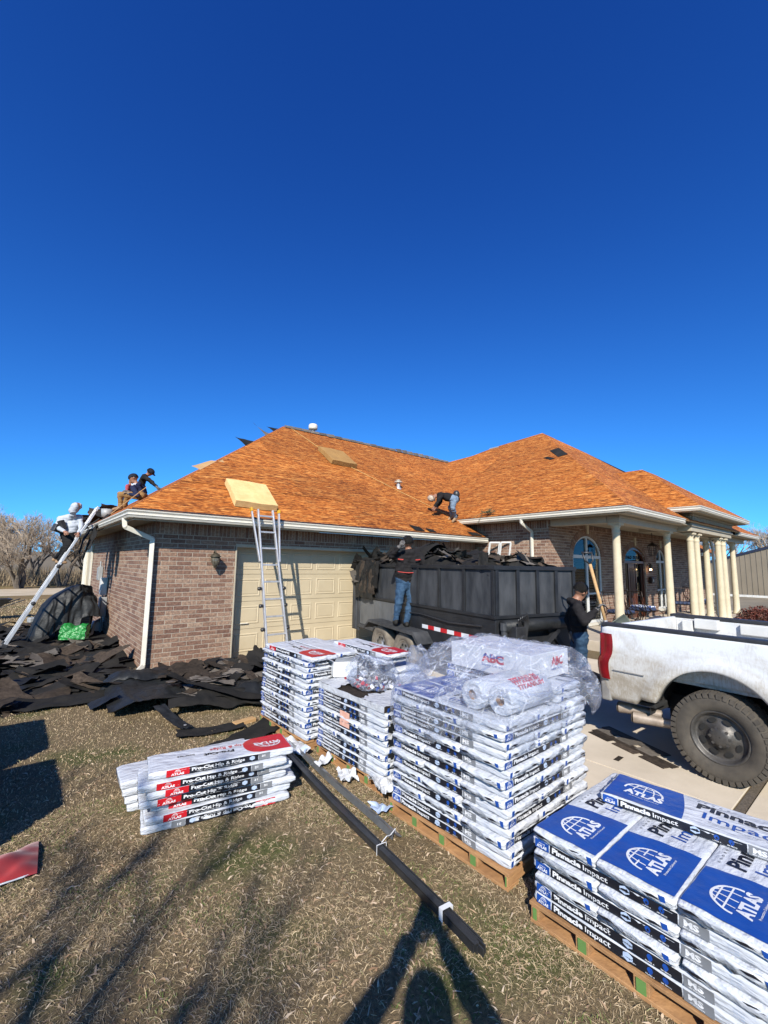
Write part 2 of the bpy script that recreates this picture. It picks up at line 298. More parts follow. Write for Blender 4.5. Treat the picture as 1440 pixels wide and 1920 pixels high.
def film_mat():
    m = bpy.data.materials.new('clear_plastic_film'); nt, N, Lk = nodes_of(m)
    for n in list(N): N.remove(n)
    o = N.new('ShaderNodeOutputMaterial'); tr = N.new('ShaderNodeBsdfTransparent'); tr.inputs[0].default_value = (.94, .96, 1, 1)
    gl = N.new('ShaderNodeBsdfGlossy'); gl.inputs['Roughness'].default_value = .07; gl.inputs[0].default_value = (1, .97, .93, 1)
    df = N.new('ShaderNodeBsdfDiffuse'); df.inputs[0].default_value = (.60, .63, .70, 1)
    tc = N.new('ShaderNodeTexCoord')
    n1 = N.new('ShaderNodeTexNoise'); n1.inputs['Scale'].default_value = 26; n1.inputs['Detail'].default_value = 6; n1.inputs['Distortion'].default_value = 1.0
    mp = N.new('ShaderNodeMapping'); mp.inputs['Scale'].default_value = (.55, 1.4, 1.4); mp.inputs['Rotation'].default_value = (.3, .2, .7)
    Lk.new(tc.outputs['Object'], mp.inputs[0]); Lk.new(mp.outputs[0], n1.inputs[0])
    bp = N.new('ShaderNodeBump'); bp.inputs['Strength'].default_value = 1.0; bp.inputs['Distance'].default_value = .028
    vo = N.new('ShaderNodeTexVoronoi'); vo.inputs['Scale'].default_value = 30; mp2 = N.new('ShaderNodeMapping'); mp2.inputs['Scale'].default_value = (.45, 1.2, 1.2); mp2.inputs['Rotation'].default_value = (.3, .2, .6)
    nd = N.new('ShaderNodeVectorMath'); nd.operation = 'MULTIPLY_ADD'; nd.inputs[1].default_value = (.09, .09, .09); Lk.new(n1.outputs['Color'], nd.inputs[0]); Lk.new(tc.outputs['Object'], nd.inputs[2])
    Lk.new(nd.outputs[0], mp2.inputs[0]); Lk.new(mp2.outputs[0], vo.inputs['Vector'])
    ah = N.new('ShaderNodeMath'); ah.operation = 'MULTIPLY_ADD'; ah.inputs[1].default_value = 1.5; Lk.new(vo.outputs['Distance'], ah.inputs[0]); Lk.new(n1.outputs[0], ah.inputs[2])
    Lk.new(ah.outputs[0], bp.inputs['Height']); Lk.new(bp.outputs[0], gl.inputs['Normal'])
    lw = N.new('ShaderNodeLayerWeight'); lw.inputs['Blend'].default_value = .5; Lk.new(bp.outputs[0], lw.inputs['Normal'])
    fr = N.new('ShaderNodeMath'); fr.operation = 'POWER'; fr.inputs[1].default_value = 3.0; Lk.new(lw.outputs['Facing'], fr.inputs[0])
    r = N.new('ShaderNodeMapRange'); r.inputs['From Min'].default_value = .40; r.inputs['From Max'].default_value = .75
    r.inputs['To Min'].default_value = .02; r.inputs['To Max'].default_value = .20
    n2 = N.new('ShaderNodeTexNoise'); n2.inputs['Scale'].default_value = 6; n2.inputs['Detail'].default_value = 7; n2.inputs['Distortion'].default_value = .8
    Lk.new(mp.outputs[0], n2.inputs[0]); Lk.new(n2.outputs[0], r.inputs['Value'])
    mA = N.new('ShaderNodeMixShader'); Lk.new(r.outputs[0], mA.inputs[0]); Lk.new(tr.outputs[0], mA.inputs[1]); Lk.new(df.outputs[0], mA.inputs[2])
    # fine white crease lines
    n3 = N.new('ShaderNodeTexNoise'); n3.inputs['Scale'].default_value = 4.5; n3.inputs['Detail'].default_value = 2.5; n3.inputs['Distortion'].default_value = 1.2
    Lk.new(mp.outputs[0], n3.inputs[0])
    sb = N.new('ShaderNodeMath'); sb.operation = 'SUBTRACT'; sb.inputs[1].default_value = .5; Lk.new(n3.outputs[0], sb.inputs[0])
    ab = N.new('ShaderNodeMath'); ab.operation = 'ABSOLUTE'; Lk.new(sb.outputs[0], ab.inputs[0])
    cl = N.new('ShaderNodeMapRange'); cl.inputs['From Min'].default_value = 0; cl.inputs['From Max'].default_value = .018; cl.inputs['To Min'].default_value = .42; cl.inputs['To Max'].default_value = 0
    Lk.new(ab.outputs[0], cl.inputs['Value'])
    aa = N.new('ShaderNodeMath'); aa.operation = 'ADD'; Lk.new(r.outputs[0], aa.inputs[0]); Lk.new(cl.outputs[0], aa.inputs[1]); Lk.new(aa.outputs[0], mA.inputs[0])
    ml = N.new('ShaderNodeMath'); ml.operation = 'MULTIPLY_ADD'; Lk.new(fr.outputs[0], ml.inputs[0]); ml.inputs[1].default_value = .38; ml.inputs[2].default_value = .07
    ml.use_clamp = True
    mB = N.new('ShaderNodeMixShader'); Lk.new(ml.outputs[0], mB.inputs[0]); Lk.new(mA.outputs[0], mB.inputs[1]); Lk.new(gl.outputs[0], mB.inputs[2])
    Lk.new(mB.outputs[0], o.inputs[0])
    return m
M_FILM = film_mat()

def grass_ground_mat():
    m = bpy.data.materials.new('dry_lawn_soil'); nt, N, Lk = nodes_of(m)
    b = N['Principled BSDF']; b.inputs['Roughness'].default_value = 1
    b.inputs['Specular IOR Level'].default_value = .1
    tc = N.new('ShaderNodeTexCoord')
    n1 = N.new('ShaderNodeTexNoise'); n1.inputs['Scale'].default_value = 1.1; n1.inputs['Detail'].default_value = 8
    n2 = N.new('ShaderNodeTexNoise'); n2.inputs['Scale'].default_value = 45; n2.inputs['Detail'].default_value = 7; n2.inputs['Roughness'].default_value = .75
    n3 = N.new('ShaderNodeTexNoise'); n3.inputs['Scale'].default_value = .05; n3.inputs['Detail'].default_value = 5
    for n in (n1, n2, n3): Lk.new(tc.outputs['Object'], n.inputs[0])
    r1 = ramp(N, [(.35, (.15, .115, .07)), (.52, (.185, .145, .09)), (.66, (.095, .105, .042))])
    Lk.new(n1.outputs[0], r1.inputs[0])
    r2 = ramp(N, [(.3, (.35, .35, .35)), (.7, (1.25, 1.2, 1.1))])
    Lk.new(n2.outputs[0], r2.inputs[0])
    mx = N.new('ShaderNodeMix'); mx.data_type = 'RGBA'; mx.blend_type = 'MULTIPLY'; mx.inputs[0].default_value = 1
    Lk.new(r1.outputs[0], mx.inputs[6]); Lk.new(r2.outputs[0], mx.inputs[7])
    r3 = ramp(N, [(.42, (1, 1, 1)), (.6, (1.35, 1.22, 1.0))]); Lk.new(n3.outputs[0], r3.inputs[0])
    m2 = N.new('ShaderNodeMix'); m2.data_type = 'RGBA'; m2.blend_type = 'MULTIPLY'; m2.inputs[0].default_value = 1
    Lk.new(mx.outputs[2], m2.inputs[6]); Lk.new(r3.outputs[0], m2.inputs[7])
    Lk.new(m2.outputs[2], b.inputs['Base Color'])
    bp = N.new('ShaderNodeBump'); bp.inputs['Strength'].default_value = .8; bp.inputs['Distance'].default_value = .02
    Lk.new(n2.outputs[0], bp.inputs['Height']); Lk.new(bp.outputs[0], b.inputs['Normal'])
    return m
M_LAWN = grass_ground_mat()
def island_mat(name, stops, rough=.9, trans=0.0):
    m = bpy.data.materials.new(name); nt, N, Lk = nodes_of(m)
    b = N['Principled BSDF']; b.inputs['Roughness'].default_value = rough; b.inputs['Specular IOR Level'].default_value = .2
    gi = N.new('ShaderNodeNewGeometry'); rp = ramp(N, stops)
    Lk.new(gi.outputs['Random Per Island'], rp.inputs[0]); Lk.new(rp.outputs[0], b.inputs['Base Color'])
    return m
M_BLADE = island_mat('dry_grass_blade', [(0, (.30, .22, .13)), (.3, (.43, .33, .205)), (.55, (.20, .145, .082)), (.72, (.33, .25, .15)), (.88, (.52, .415, .275)), (1, (.13, .145, .05))])
M_LEAFD = island_mat('dead_leaf', [(0, (.16, .095, .055)), (.5, (.30, .21, .135)), (1, (.46, .37, .27))])
# ------------------------------------------------------------------ mesh helpers
WM = {}
class MB:
    def __init__(s): s.v = []; s.f = []; s.mi = []; s.M = Matrix.Identity(4); s.m = 0; s.uv = None
    def add(s, vs, fs):
        o = len(s.v); M = s.M
        s.v += [tuple(M @ Vector(p)) for p in vs]
        s.f += [tuple(i + o for i in f) for f in fs]; s.mi += [s.m] * len(fs)
        return s
    def box(s, a, b, rot=None):
        x0, y0, z0 = a; x1, y1, z1 = b
        vs = [(x0, y0, z0), (x1, y0, z0), (x1, y1, z0), (x0, y1, z0), (x0, y0, z1), (x1, y0, z1), (x1, y1, z1), (x0, y1, z1)]
        return s.add(vs, [(0, 3, 2, 1), (4, 5, 6, 7), (0, 1, 5, 4), (1, 2, 6, 5), (2, 3, 7, 6), (3, 0, 4, 7)])
    def bar(s, p, q, w, h=None, up=(0, 0, 1)):
        h = h or w; p = Vector(p); q = Vector(q); d = (q - p).normalized(); u = Vector(up)
        if abs(d.dot(u)) > .98: u = Vector((1, 0, 0))
        r = d.cross(u).normalized(); u = r.cross(d)
        vs = []
        for c in (p, q):
            for a, b in ((-1, -1), (1, -1), (1, 1), (-1, 1)): vs.append(c + r * a * w / 2 + u * b * h / 2)
        return s.add(vs, [(0, 3, 2, 1), (4, 5, 6, 7), (0, 1, 5, 4), (1, 2, 6, 5), (2, 3, 7, 6), (3, 0, 4, 7)])
    def tube(s, pts, r, n=8, cap=True):
        pts = [Vector(p) for p in pts]; k = len(pts)
        rs = r if isinstance(r, (list, tuple)) else [r] * k
        vs = []; fs = []; pr = None
        for i, p in enumerate(pts):
            d = (pts[min(i + 1, k - 1)] - pts[max(i - 1, 0)])
            d = d.normalized() if d.length > 1e-9 else Vector((0, 0, 1))
            if pr is None:
                u = Vector((0, 0, 1)) if abs(d.z) < .9 else Vector((1, 0, 0))
                a = d.cross(u).normalized()
            else:
                a = pr - d * pr.dot(d); a = a.normalized() if a.length > 1e-6 else d.orthogonal().normalized()
            pr = a; b = d.cross(a)
            for j in range(n):
                t = 2 * PI * j / n; vs.append(p + (a * math.cos(t) + b * math.sin(t)) * rs[i])
        for i in range(k - 1):
            for j in range(n):
                fs.append((i * n + j, i * n + (j + 1) % n, (i + 1) * n + (j + 1) % n, (i + 1) * n + j))
        if cap: fs.append(tuple(range(n - 1, -1, -1))); fs.append(tuple((k - 1) * n + j for j in range(n)))
        return s.add(vs, fs)
    def lathe(s, prof, n=24, axis='z', c=(0, 0, 0), full=True):
        vs = []; fs = []; k = len(prof)
        for r, h in prof:
            for j in range(n):
                t = 2 * PI * j / n; x, y = r * math.cos(t), r * math.sin(t)
                p = (x, y, h) if axis == 'z' else ((h, x, y) if axis == 'x' else (y, h, x))
                vs.append((p[0] + c[0], p[1] + c[1], p[2] + c[2]))
        for i in range(k - 1):
            for j in range(n): fs.append((i * n + j, i * n + (j + 1) % n, (i + 1) * n + (j + 1) % n, (i + 1) * n + j))
        fs.append(tuple(range(n - 1, -1, -1))); fs.append(tuple((k - 1) * n + j for j in range(n)))
        return s.add(vs, fs)
    def sweep(s, prof, path, closed=False):
        """prof: (out, up) pairs; path: list of (point, outward unit vector scaled for mitre)"""
        k = len(prof); vs = []; fs = []
        for p, o in path:
            p = Vector(p); o = Vector(o)
            for a, h in prof: vs.append(p + o * a + Vector((0, 0, h)))
        for i in range(len(path) - 1):
            for j in range(k):
                fs.append((i * k + j, i * k + (j + 1) % k, (i + 1) * k + (j + 1) % k, (i + 1) * k + j))
        fs.append(tuple(range(k - 1, -1, -1))); fs.append(tuple((len(path) - 1) * k + j for j in range(k)))
        return s.add(vs, fs)
    def poly(s, pts, th, nrm):
        n = Vector(nrm).normalized(); k = len(pts); a = [Vector(p) for p in pts]; b = [p - n * th for p in a]
        fs = [tuple(range(k)), tuple(range(2 * k - 1, k - 1, -1))] + [(i, i + k, (i + 1) % k + k, (i + 1) % k) for i in range(k)]
        return s.add(a + b, fs)
    def grid(s, fn, nu, nv):
        vs = [fn(i / nu, j / nv) for j in range(nv + 1) for i in range(nu + 1)]
        fs = [(j * (nu + 1) + i, j * (nu + 1) + i + 1, (j + 1) * (nu + 1) + i + 1, (j + 1) * (nu + 1) + i) for j in range(nv) for i in range(nu)]
        return s.add(vs, fs)
    def sphere(s, c, r, n=12, m=8, sc=(1, 1, 1), lo=-90, hi=90):
        vs = []; fs = []
        for i in range(m + 1):
            ph = math.radians(lo + (hi - lo) * i / m)
            for j in range(n):
                t = 2 * PI * j / n
                vs.append((c[0] + r * sc[0] * math.cos(ph) * math.cos(t), c[1] + r * sc[1] * math.cos(ph) * math.sin(t), c[2] + r * sc[2] * math.sin(ph)))
        for i in range(m):
            for j in range(n): fs.append((i * n + j, i * n + (j + 1) % n, (i + 1) * n + (j + 1) % n, (i + 1) * n + j))
        return s.add(vs, fs)

def mesh_of(name, mb, mats, smooth=False, uvs=None):
    me = bpy.data.meshes.new(name)
    me.from_pydata(mb.v, [], mb.f)
    for m in (mats if isinstance(mats, (list, tuple)) else [mats]): me.materials.append(m)
    if any(mb.mi): me.polygons.foreach_set('material_index', mb.mi)
    if smooth: me.polygons.foreach_set('use_smooth', [True] * len(me.polygons))
    if uvs is not None:
        ul = me.uv_layers.new(name='UVMap')
        arr = np.zeros((len(me.loops), 2)); vi = np.zeros(len(me.loops), int)
        me.loops.foreach_get('vertex_index', vi); arr = np.array(uvs)[vi]
        ul.data.foreach_set('uv', arr.astype(np.float32).ravel())
    me.update()
    return me
def link(name, me, parent=None, M=None, world=False):
    o = bpy.data.objects.new(name, me)
    COL.objects.link(o)
    M = M or Matrix.Identity(4)
    if parent is not None:
        o.parent = parent
        if world: M = WM[parent].inverted() @ M
        o.matrix_local = M
        WM[o] = WM[parent] @ M
    else:
        o.matrix_world = M; WM[o] = M.copy()
    return o
def obj(name, mb, mats, parent=None, smooth=False, M=None, world=False, bevel=0, uvs=None, kind=None):
    o = link(name, mesh_of(name, mb, mats, smooth, uvs), parent, M, world)
    if bevel:
        b = o.modifiers.new('b', 'BEVEL'); b.width = bevel; b.segments = 2; b.limit_method = 'ANGLE'
    if kind: o['kind'] = kind
    return o
def tag(o, label, cat, group=None):
    o['label'] = label; o['category'] = cat
    if group: o['group'] = group
    return o
def thing(name, label, cat, loc=(0, 0, 0), rz=0, group=None, M=None):
    o = bpy.data.objects.new(name, None); COL.objects.link(o)
    M = M or (Matrix.Translation(loc) @ Matrix.Rotation(rz, 4, 'Z'))
    o.matrix_world = M; WM[o] = M.copy(); o.empty_display_size = .1
    return tag(o, label, cat, group)
KIDS = {}
def dup(root, M, label=None, group=None):
    """copy a thing with its parts and their sub-parts"""
    r = root.copy(); COL.objects.link(r); r.matrix_world = M; WM[r] = M.copy()
    if label: r['label'] = label
    if group: r['group'] = group
    for ch in list(root.children):
        c = ch.copy(); COL.objects.link(c); c.parent = r
        for g in ch.children:
            d = g.copy(); COL.objects.link(d); d.parent = c
    return r
def T(x, y, z, rz=0, rx=0, ry=0):
    return Matrix.Translation((x, y, z)) @ Matrix.Rotation(rz, 4, 'Z') @ Matrix.Rotation(ry, 4, 'Y') @ Matrix.Rotation(rx, 4, 'X')
def frame(o, x, z):
    """matrix with local x along x, local z along z"""
    x = Vector(x).normalized(); z = Vector(z); z = (z - x * z.dot(x)).normalized(); y = z.cross(x)
    m = Matrix.Identity(4)
    for i in range(3): m[i][0] = x[i]; m[i][1] = y[i]; m[i][2] = z[i]; m[i][3] = o[i]
    return m
TXT = {}
def text_verts(s, h, w=None, bold=0.0, shear=0):
    """triangulated lettering in the xy plane, baseline at y=0, cap height h, squeezed to width w"""
    key = (s, bold)
    if key not in TXT:
        cu = bpy.data.curves.new('t', 'FONT'); cu.body = s; cu.resolution_u = 2; cu.offset = bold; cu.fill_mode = 'FRONT'
        o = bpy.data.objects.new('t', cu); COL.objects.link(o)
        dg = bpy.context.evaluated_depsgraph_get()
        me = bpy.data.meshes.new_from_object(o.evaluated_get(dg))
        vs = [tuple(v.co) for v in me.vertices]; fs = [tuple(p.vertices) for p in me.polygons]
        bpy.data.objects.remove(o); bpy.data.curves.remove(cu); bpy.data.meshes.remove(me)
        TXT[key] = (vs, fs)
    vs, fs = TXT[key]
    x0 = min(v[0] for v in vs); x1 = max(v[0] for v in vs)
    k = h / .72
    kx = (w / (x1 - x0)) if w else k
    return [((v[0] - x0) * kx + shear * v[1] * k, v[1] * k, 0) for v in vs], fs
def sstep(a, b, x): t_ = max(0, min(1, (x - a) / (b - a))); return t_ * t_ * (3 - 2 * t_)
def nz(p, s=1.0, off=0.0):
    return noise.noise(Vector((p[0] * s + off, p[1] * s + off * 1.7, p[2] * s - off)))

# ------------------------------------------------------------------ ground
g = MB()
S = 900
g.grid(lambda u, v: ((u - .5) * 2 * S, (v - .5) * 2 * S, 0), 8, 8)
gr = obj('ground', g, M_LAWN); gr['kind'] = 'structure'
# concrete driveway in slabs with recessed joints
DX0 = 3.36
drv = bpy.data.objects.new('driveway', None); COL.objects.link(drv); drv['kind'] = 'structure'
drv.matrix_world = T(6, 3, 0); WM[drv] = T(6, 3, 0)
xs = [DX0, 4.40, 7.1, 9.2, 12.0, 15.5]; ys = [-6, -3.4, -.9, 0.96, 1.03, 3.4, 5.9, 8.2]
def slab(x0, x1, y0, y1):
    m = MB(); m.box((x0 + .006, y0 + .006, -.05), (x1 - .006, y1 - .006, .012))
    obj('concrete_slab', m, M_CONC, drv, world=True, bevel=.004)
for i in range(len(xs) - 1):
    for j in range(len(ys) - 1):
        if j == 3: continue
        if j >= 5 and xs[i] > 9: continue
        slab(xs[i], xs[i + 1], ys[j], ys[j + 1])
m = MB(); m.box((DX0, .965, -.04), (15.5, 1.025, .004)); obj('expansion_joint', m, pm('joint_gravel', (.20, .16, .12), (.10, .08, .06), 60, 1, bump=.8), drv, world=True)
# pale road and dry field far left, far yard by the metal building
m = MB(); m.grid(lambda u, v: (-60 + 110 * u, 24 + 6.5 * v + 9 * u + .8 * nz((u * 9, v, 0)), .006), 20, 4)
tr = obj('dirt_road', m, pm('dusty_road', (.42, .34, .235), (.33, .265, .175), .8, 1, bump=.4, bscale=9, coord='Object')); tr['kind'] = 'structure'
m = MB(); m.grid(lambda u, v: (22 + 17.2 * u, -30 + 50 * v, .012), 6, 6)
tr = obj('gravel_yard', m, pm('gravel_yard', (.20, .165, .11), (.12, .10, .065), .35, 1, bump=.6, bscale=20)); tr['kind'] = 'structure'
# pale porch slab
m = MB(); m.box((10.15, 3.75, -.02), (22.5, 5.9, .22)); 
po = obj('porch_floor', m, pm('porch_concrete', (.40, .345, .27), (.30, .255, .20), 2, .9, bump=.2, bscale=50), bevel=.01); po['kind'] = 'structure'

# lawn blades: one mesh of short curved blades, dense near the camera
rs = np.random.RandomState(3)
def blades(n, xr, yr, hmin, hmax, wid, name, keep, mat=None, flat=.55):
    x = rs.uniform(*xr, n); y = rs.uniform(*yr, n)
    k = keep(x, y); x = x[k]; y = y[k]; n = len(x)
    h = rs.uniform(hmin, hmax, n); a = rs.uniform(0, 2 * PI, n); b = rs.uniform(0, 2 * PI, n)
    w = wid * rs.uniform(.6, 1.4, n); ln = (.6 * h + .009) * rs.uniform(.3, 2.4, n) * flat * 1.6
    dx, dy = np.cos(a), np.sin(a)
    px, py = -np.sin(b), np.cos(b)
    V = np.zeros((n, 5, 3))
    z1 = h * rs.uniform(.35, .8, n); z2 = h * rs.uniform(.05, .9, n)
    V[:, 0] = np.stack([x - px * w / 2, y - py * w / 2, 0 * x - .004], 1); V[:, 1] = np.stack([x + px * w / 2, y + py * w / 2, 0 * x - .004], 1)
    V[:, 2] = np.stack([x + dx * ln * .45 + px * w * .4, y + dy * ln * .45 + py * w * .4, z1], 1)
    V[:, 3] = np.stack([x + dx * ln * .45 - px * w * .4, y + dy * ln * .45 - py * w * .4, z1 + w * .3], 1)
    V[:, 4] = np.stack([x + dx * ln, y + dy * ln, z2], 1)
    me = bpy.data.meshes.new(name)
    me.vertices.add(n * 5); me.vertices.foreach_set('co', V.astype(np.float32).ravel())
    base = (np.arange(n) * 5)[:, None]
    loops = np.concatenate([base + np.array([0, 1, 2, 3]), base + np.array([3, 2, 4])], 1).ravel()
    me.loops.add(n * 7); me.loops.foreach_set('vertex_index', loops.astype(np.int32))
    me.polygons.add(n * 2)
    st = (np.arange(n)[:, None] * 7 + np.array([0, 4])).ravel()
    me.polygons.foreach_set('loop_start', st.astype(np.int32))
    me.update(calc_edges=True)
    me.materials.append(mat or M_BLADE)
    o = bpy.data.objects.new(name, me); COL.objects.link(o); o['kind'] = 'stuff'; o['label'] = 'short dry tan winter grass with green patches on the lawn'
    o['category'] = 'grass'
    return o
cell = {}
def clump(x, y, s):
    return (np.sin(x * 3.1 * s + 1.3 * np.sin(y * 2.3 * s)) + np.sin(y * 4.3 * s + 1.7 * np.sin(x * 3.7 * s)) + np.sin((x + y) * 7.9 * s) * .6)
keepn = lambda x, y: (x < DX0 - .02) & (np.hypot(x - .9, y - .9) < 3.4)
blades(280000, (-2.2, DX0), (.1, 4.2), .004, .016, .0028, 'lawn_grass', lambda x, y: (x < DX0 - .02) & (rs.uniform(0, 1, len(x)) < .60 + .22 * clump(x, y, 1.0)), flat=1.1)
blades(60000, (-2.2, DX0), (.1, 4.2), .008, .026, .0026, 'green_grass', lambda x, y: (x < DX0 - .02) & (clump(x + 3, y + 1, 1.3) > .7), island_mat('green_grass_blade', [(0, (.06, .10, .022)), (.6, (.11, .14, .04)), (1, (.17, .18, .07))]), flat=.6)
blades(120000, (-4.5, DX0), (4.2, 9.0), .008, .026, .0045, 'lawn_grass', lambda x, y: (x < DX0 - .02) & (rs.uniform(0, 1, len(x)) < .6), flat=.6)
blades(30000, (-9, 1.6), (9.0, 26.0), .02, .06, .016, 'lawn_grass', lambda x, y: (x < 1.7), flat=.6)
# dead leaves and thatch scraps
blades(12000, (-2.2, DX0), (.1, 5.2), .004, .016, .009, 'dead_leaves', lambda x, y: x < DX0 - .05, M_LEAFD, flat=1.1)
for o in bpy.data.objects:
    if o.name.startswith('green_grass'): o['label'] = 'short green grass tufts showing through the dry lawn'
    if o.name.startswith('dead_leaves'): o['label'] = 'dead brown leaves scattered through the dry lawn'; o['category'] = 'leaves'
# green weeds at the brick corner
blades(1500, (1.82, 2.75), (7.86, 8.26), .03, .08, .010, 'weeds', lambda x, y: rs.uniform(0, 1, len(x)) < .8, island_mat('weed_green', [(0, (.05, .11, .015)), (1, (.11, .2, .035))]), flat=.6)
bpy.data.objects['weeds']['label'] = 'low green weeds at the foot of the brick corner'; bpy.data.objects['weeds']['category'] = 'weeds'
# ------------------------------------------------------------------ the brick house
HOUSE = thing('brick_house', 'single-storey brown brick house with bare orange roof boards, garage wing and columned porch', 'house', (1.8, 8.27, 0))
NBR = [0]; BRM = {}
def rect_clip(poly, x0, y0, x1, y1):
    def cut(P, f, g):
        out = []
        for i in range(len(P)):
            a, b = P[i - 1], P[i]
            fa, fb = f(a), f(b)
            if fa != fb: out.append(g(a, b))
            if fb: out.append(b)
        return out
    lx = lambda X: (lambda a, b: (X, a[1] + (b[1] - a[1]) * (X - a[0]) / (b[0] - a[0])))
    ly = lambda Y: (lambda a, b: (a[0] + (b[0] - a[0]) * (Y - a[1]) / (b[1] - a[1]), Y))
    P = cut(poly, lambda p: p[0] >= x0, lx(x0))
    if P: P = cut(P, lambda p: p[0] <= x1, lx(x1))
    if P: P = cut(P, lambda p: p[1] >= y0, ly(y0))
    if P: P = cut(P, lambda p: p[1] <= y1, ly(y1))
    return P
CO, BL, BH = .0775, .254, .0645
def brick_box(me_key, w, h, dpt=.035):
    if me_key not in BRM:
        m = MB(); m.box((0, -dpt, 0), (w, .0, h))
        me = mesh_of('brick', m, M_BRICK); BRM[me_key] = me
    return BRM[me_key]
def brick_wall(name, o, u, nrm, L, H, thick, holes, indiv=None, soldier=None, z0=0.0):
    """o: base corner of the outer face; u along; nrm outward; holes: function (s,z)->True when open, box list for the mortar"""
    u = Vector(u); nrm = Vector(nrm); o = Vector(o)
    Fm = frame(o, u, (0, 0, 1))            # local x along wall, local z up, local y = z cross x
    sgn = 1 if Vector((Fm[0][1], Fm[1][1], Fm[2][1])).dot(nrm) > 0 else -1
    # mortar body set 6 mm behind the brick faces
    mb = MB()
    for (a, b, c, d) in holes['solid']:
        y0, y1 = (-thick * sgn, -.004 * sgn)
        mb.box((a + (.0062 if a == 0 else 0), min(y0, y1), c), (b - (.0062 if b == L else 0), max(y0, y1), d))
    w = obj(name, mb, M_MORTAR, HOUSE, M=Fm, world=True)
    rest = MB()
    row = 0; z = z0
    while z < H - .01:
        h = BH
        sold = soldier and z >= soldier - .001
        if sold: h = H - z - .006
        step = .0725 if sold else BL
        x = 0 if sold else (-BL / 2 * (row % 2))
        while x < L - .01:
            a = max(x, .037 if sgn > 0 else 0); b = min(x + step - .013, L)
            if b - a > .03:
                segs = holes['cut'](a, b, z, z + h)
                for (p, q) in segs:
                    if q - p < .03: continue
                    dd = .0025 * (rnd.random() - .5)
                    if indiv and indiv(p, z) and NBR[0] < 299:
                        NBR[0] += 1
                        me = brick_box((round(q - p, 3), round(h, 3)), round(q - p, 3), round(h, 3))
                        if sgn > 0: Mx = Fm @ Matrix.Translation((p, dd, z))
                        else: Mx = Fm @ Matrix.Translation((q, dd, z)) @ Matrix.Rotation(PI, 4, 'Z')
                        link('brick', me, w, Mx, world=True)
                    else:
                        y0, y1 = -.035 * sgn, dd * sgn
                        a_, b_ = min(y0, y1), max(y0, y1)
                        vs = [(p, a_, z), (q, a_, z), (q, b_, z), (p, b_, z), (p, a_, z + h), (q, a_, z + h), (q, b_, z + h), (p, b_, z + h)]
                        rest.add(vs, [(0, 3, 2, 1), (4, 5, 6, 7), (0, 1, 5, 4), (1, 2, 6, 5), (2, 3, 7, 6), (3, 0, 4, 7)])
            x += step
        z += CO if not sold else 10
        row += 1
    if rest.v: obj('brickwork', rest, M_BRICK, w, M=Fm, world=True, kind='stuff')
    return w
def no_holes(L, H): return {'solid': [(0, L, 0, H)], 'cut': lambda a, b, z0, z1: [(a, b)]}
def cutter(holes):
    def cut(a, b, z0, z1):
        segs = [(a, b)]
        for (x0, x1, zb, zf) in holes:      # zf(x)=top height function
            out = []
            for (p, q) in segs:
                if z1 < zb + .01 or q <= x0 or p >= x1: out.append((p, q)); continue
                # open where z0 < zf(x): sample edges
                n = 12; xs_ = [max(x0, p) + (min(x1, q) - max(x0, p)) * i / n for i in range(n + 1)]
                op = [x for x in xs_ if zf(x) > z0 + .02]
                if not op: out.append((p, q)); continue
                l, r = (x0 if op[0] == xs_[0] and xs_[0] == x0 else op[0]), op[-1]
                if p < l - .01: out.append((p, l - .004))
                if r < q - .01 and r >= min(x1, q) - 1e-6 and q > x1: out.append((x1 + .004, q))
                elif r < q - .01 and r < min(x1, q) - 1e-6: out.append((r + .01, q))
            segs = out
        return segs
    return cut
GX0, GY0 = 1.80, 8.27
# garage front wall with the big door opening
dL, dR, dH = 3.24 - GX0, 8.12 - GX0, 2.14
Lf = 10.47 - GX0
brick_wall('front_wall', (GX0, GY0, 0), (1, 0, 0), (0, -1, 0), Lf, 2.53, .24,
           {'solid': [(0, dL, 0, 2.53), (dR, Lf, 0, 2.53), (dL, dR, dH, 2.53)], 'cut': cutter([(dL, dR, 0, lambda x: dH - .02)])},
           indiv=lambda s, z: s < dL + .02 and z < 2.2, soldier=2.325)
# garage left wall
brick_wall('side_wall', (GX0, GY0, 0), (0, 1, 0), (-1, 0, 0), 9.2, 2.53, .22,
           no_holes(9.2, 2.53), indiv=lambda s, z: s < 1.15 and z < 2.15, soldier=2.325)
# main block west wall
MX, MY = 10.5, 5.898
brick_wall('west_wall', (MX, MY, 0), (0, 1, 0), (-1, 0, 0), 3.4, 3.07, .22, no_holes(3.4, 3.07), soldier=2.86)
# porch wall with arched openings
def arch(x0, x1, sp, cr):
    c, a = (x0 + x1) / 2, (x1 - x0) / 2
    return lambda x: sp + (cr - sp) * math.sqrt(max(0, 1 - ((x - c) / a) ** 2))
openings = [(1.20, 2.92, .30, 2.17, 2.76), (4.60, 6.32, .22, 2.08, 2.56), (7.36, 8.28, .42, 2.12, 2.56)]
Lp = 12.2
sol = []; xs0 = 0
for (a, b, zb, sp, cr) in openings:
    sol.append((xs0, a, 0, 3.07)); sol.append((a, b, 0, zb)); sol.append((a, b, cr + .06, 3.07))
    n = 16; f = arch(a, b, sp, cr)
    for i in range(n):
        x_a, x_b = a + (b - a) * i / n, a + (b - a) * (i + 1) / n
        sol.append((x_a, x_b, f((x_a + x_b) / 2) + .015, cr + .06))
    xs0 = b
sol.append((xs0, Lp, 0, 3.07))
pw = brick_wall('porch_wall', (MX, MY, 0), (1, 0, 0), (0, -1, 0), Lp, 3.07, .22,
           {'solid': sol, 'cut': cutter([(a, b, zb, (lambda f: (lambda x: f(x) + .20))(arch(a, b, sp, cr))) for (a, b, zb, sp, cr) in openings])}, soldier=2.93)
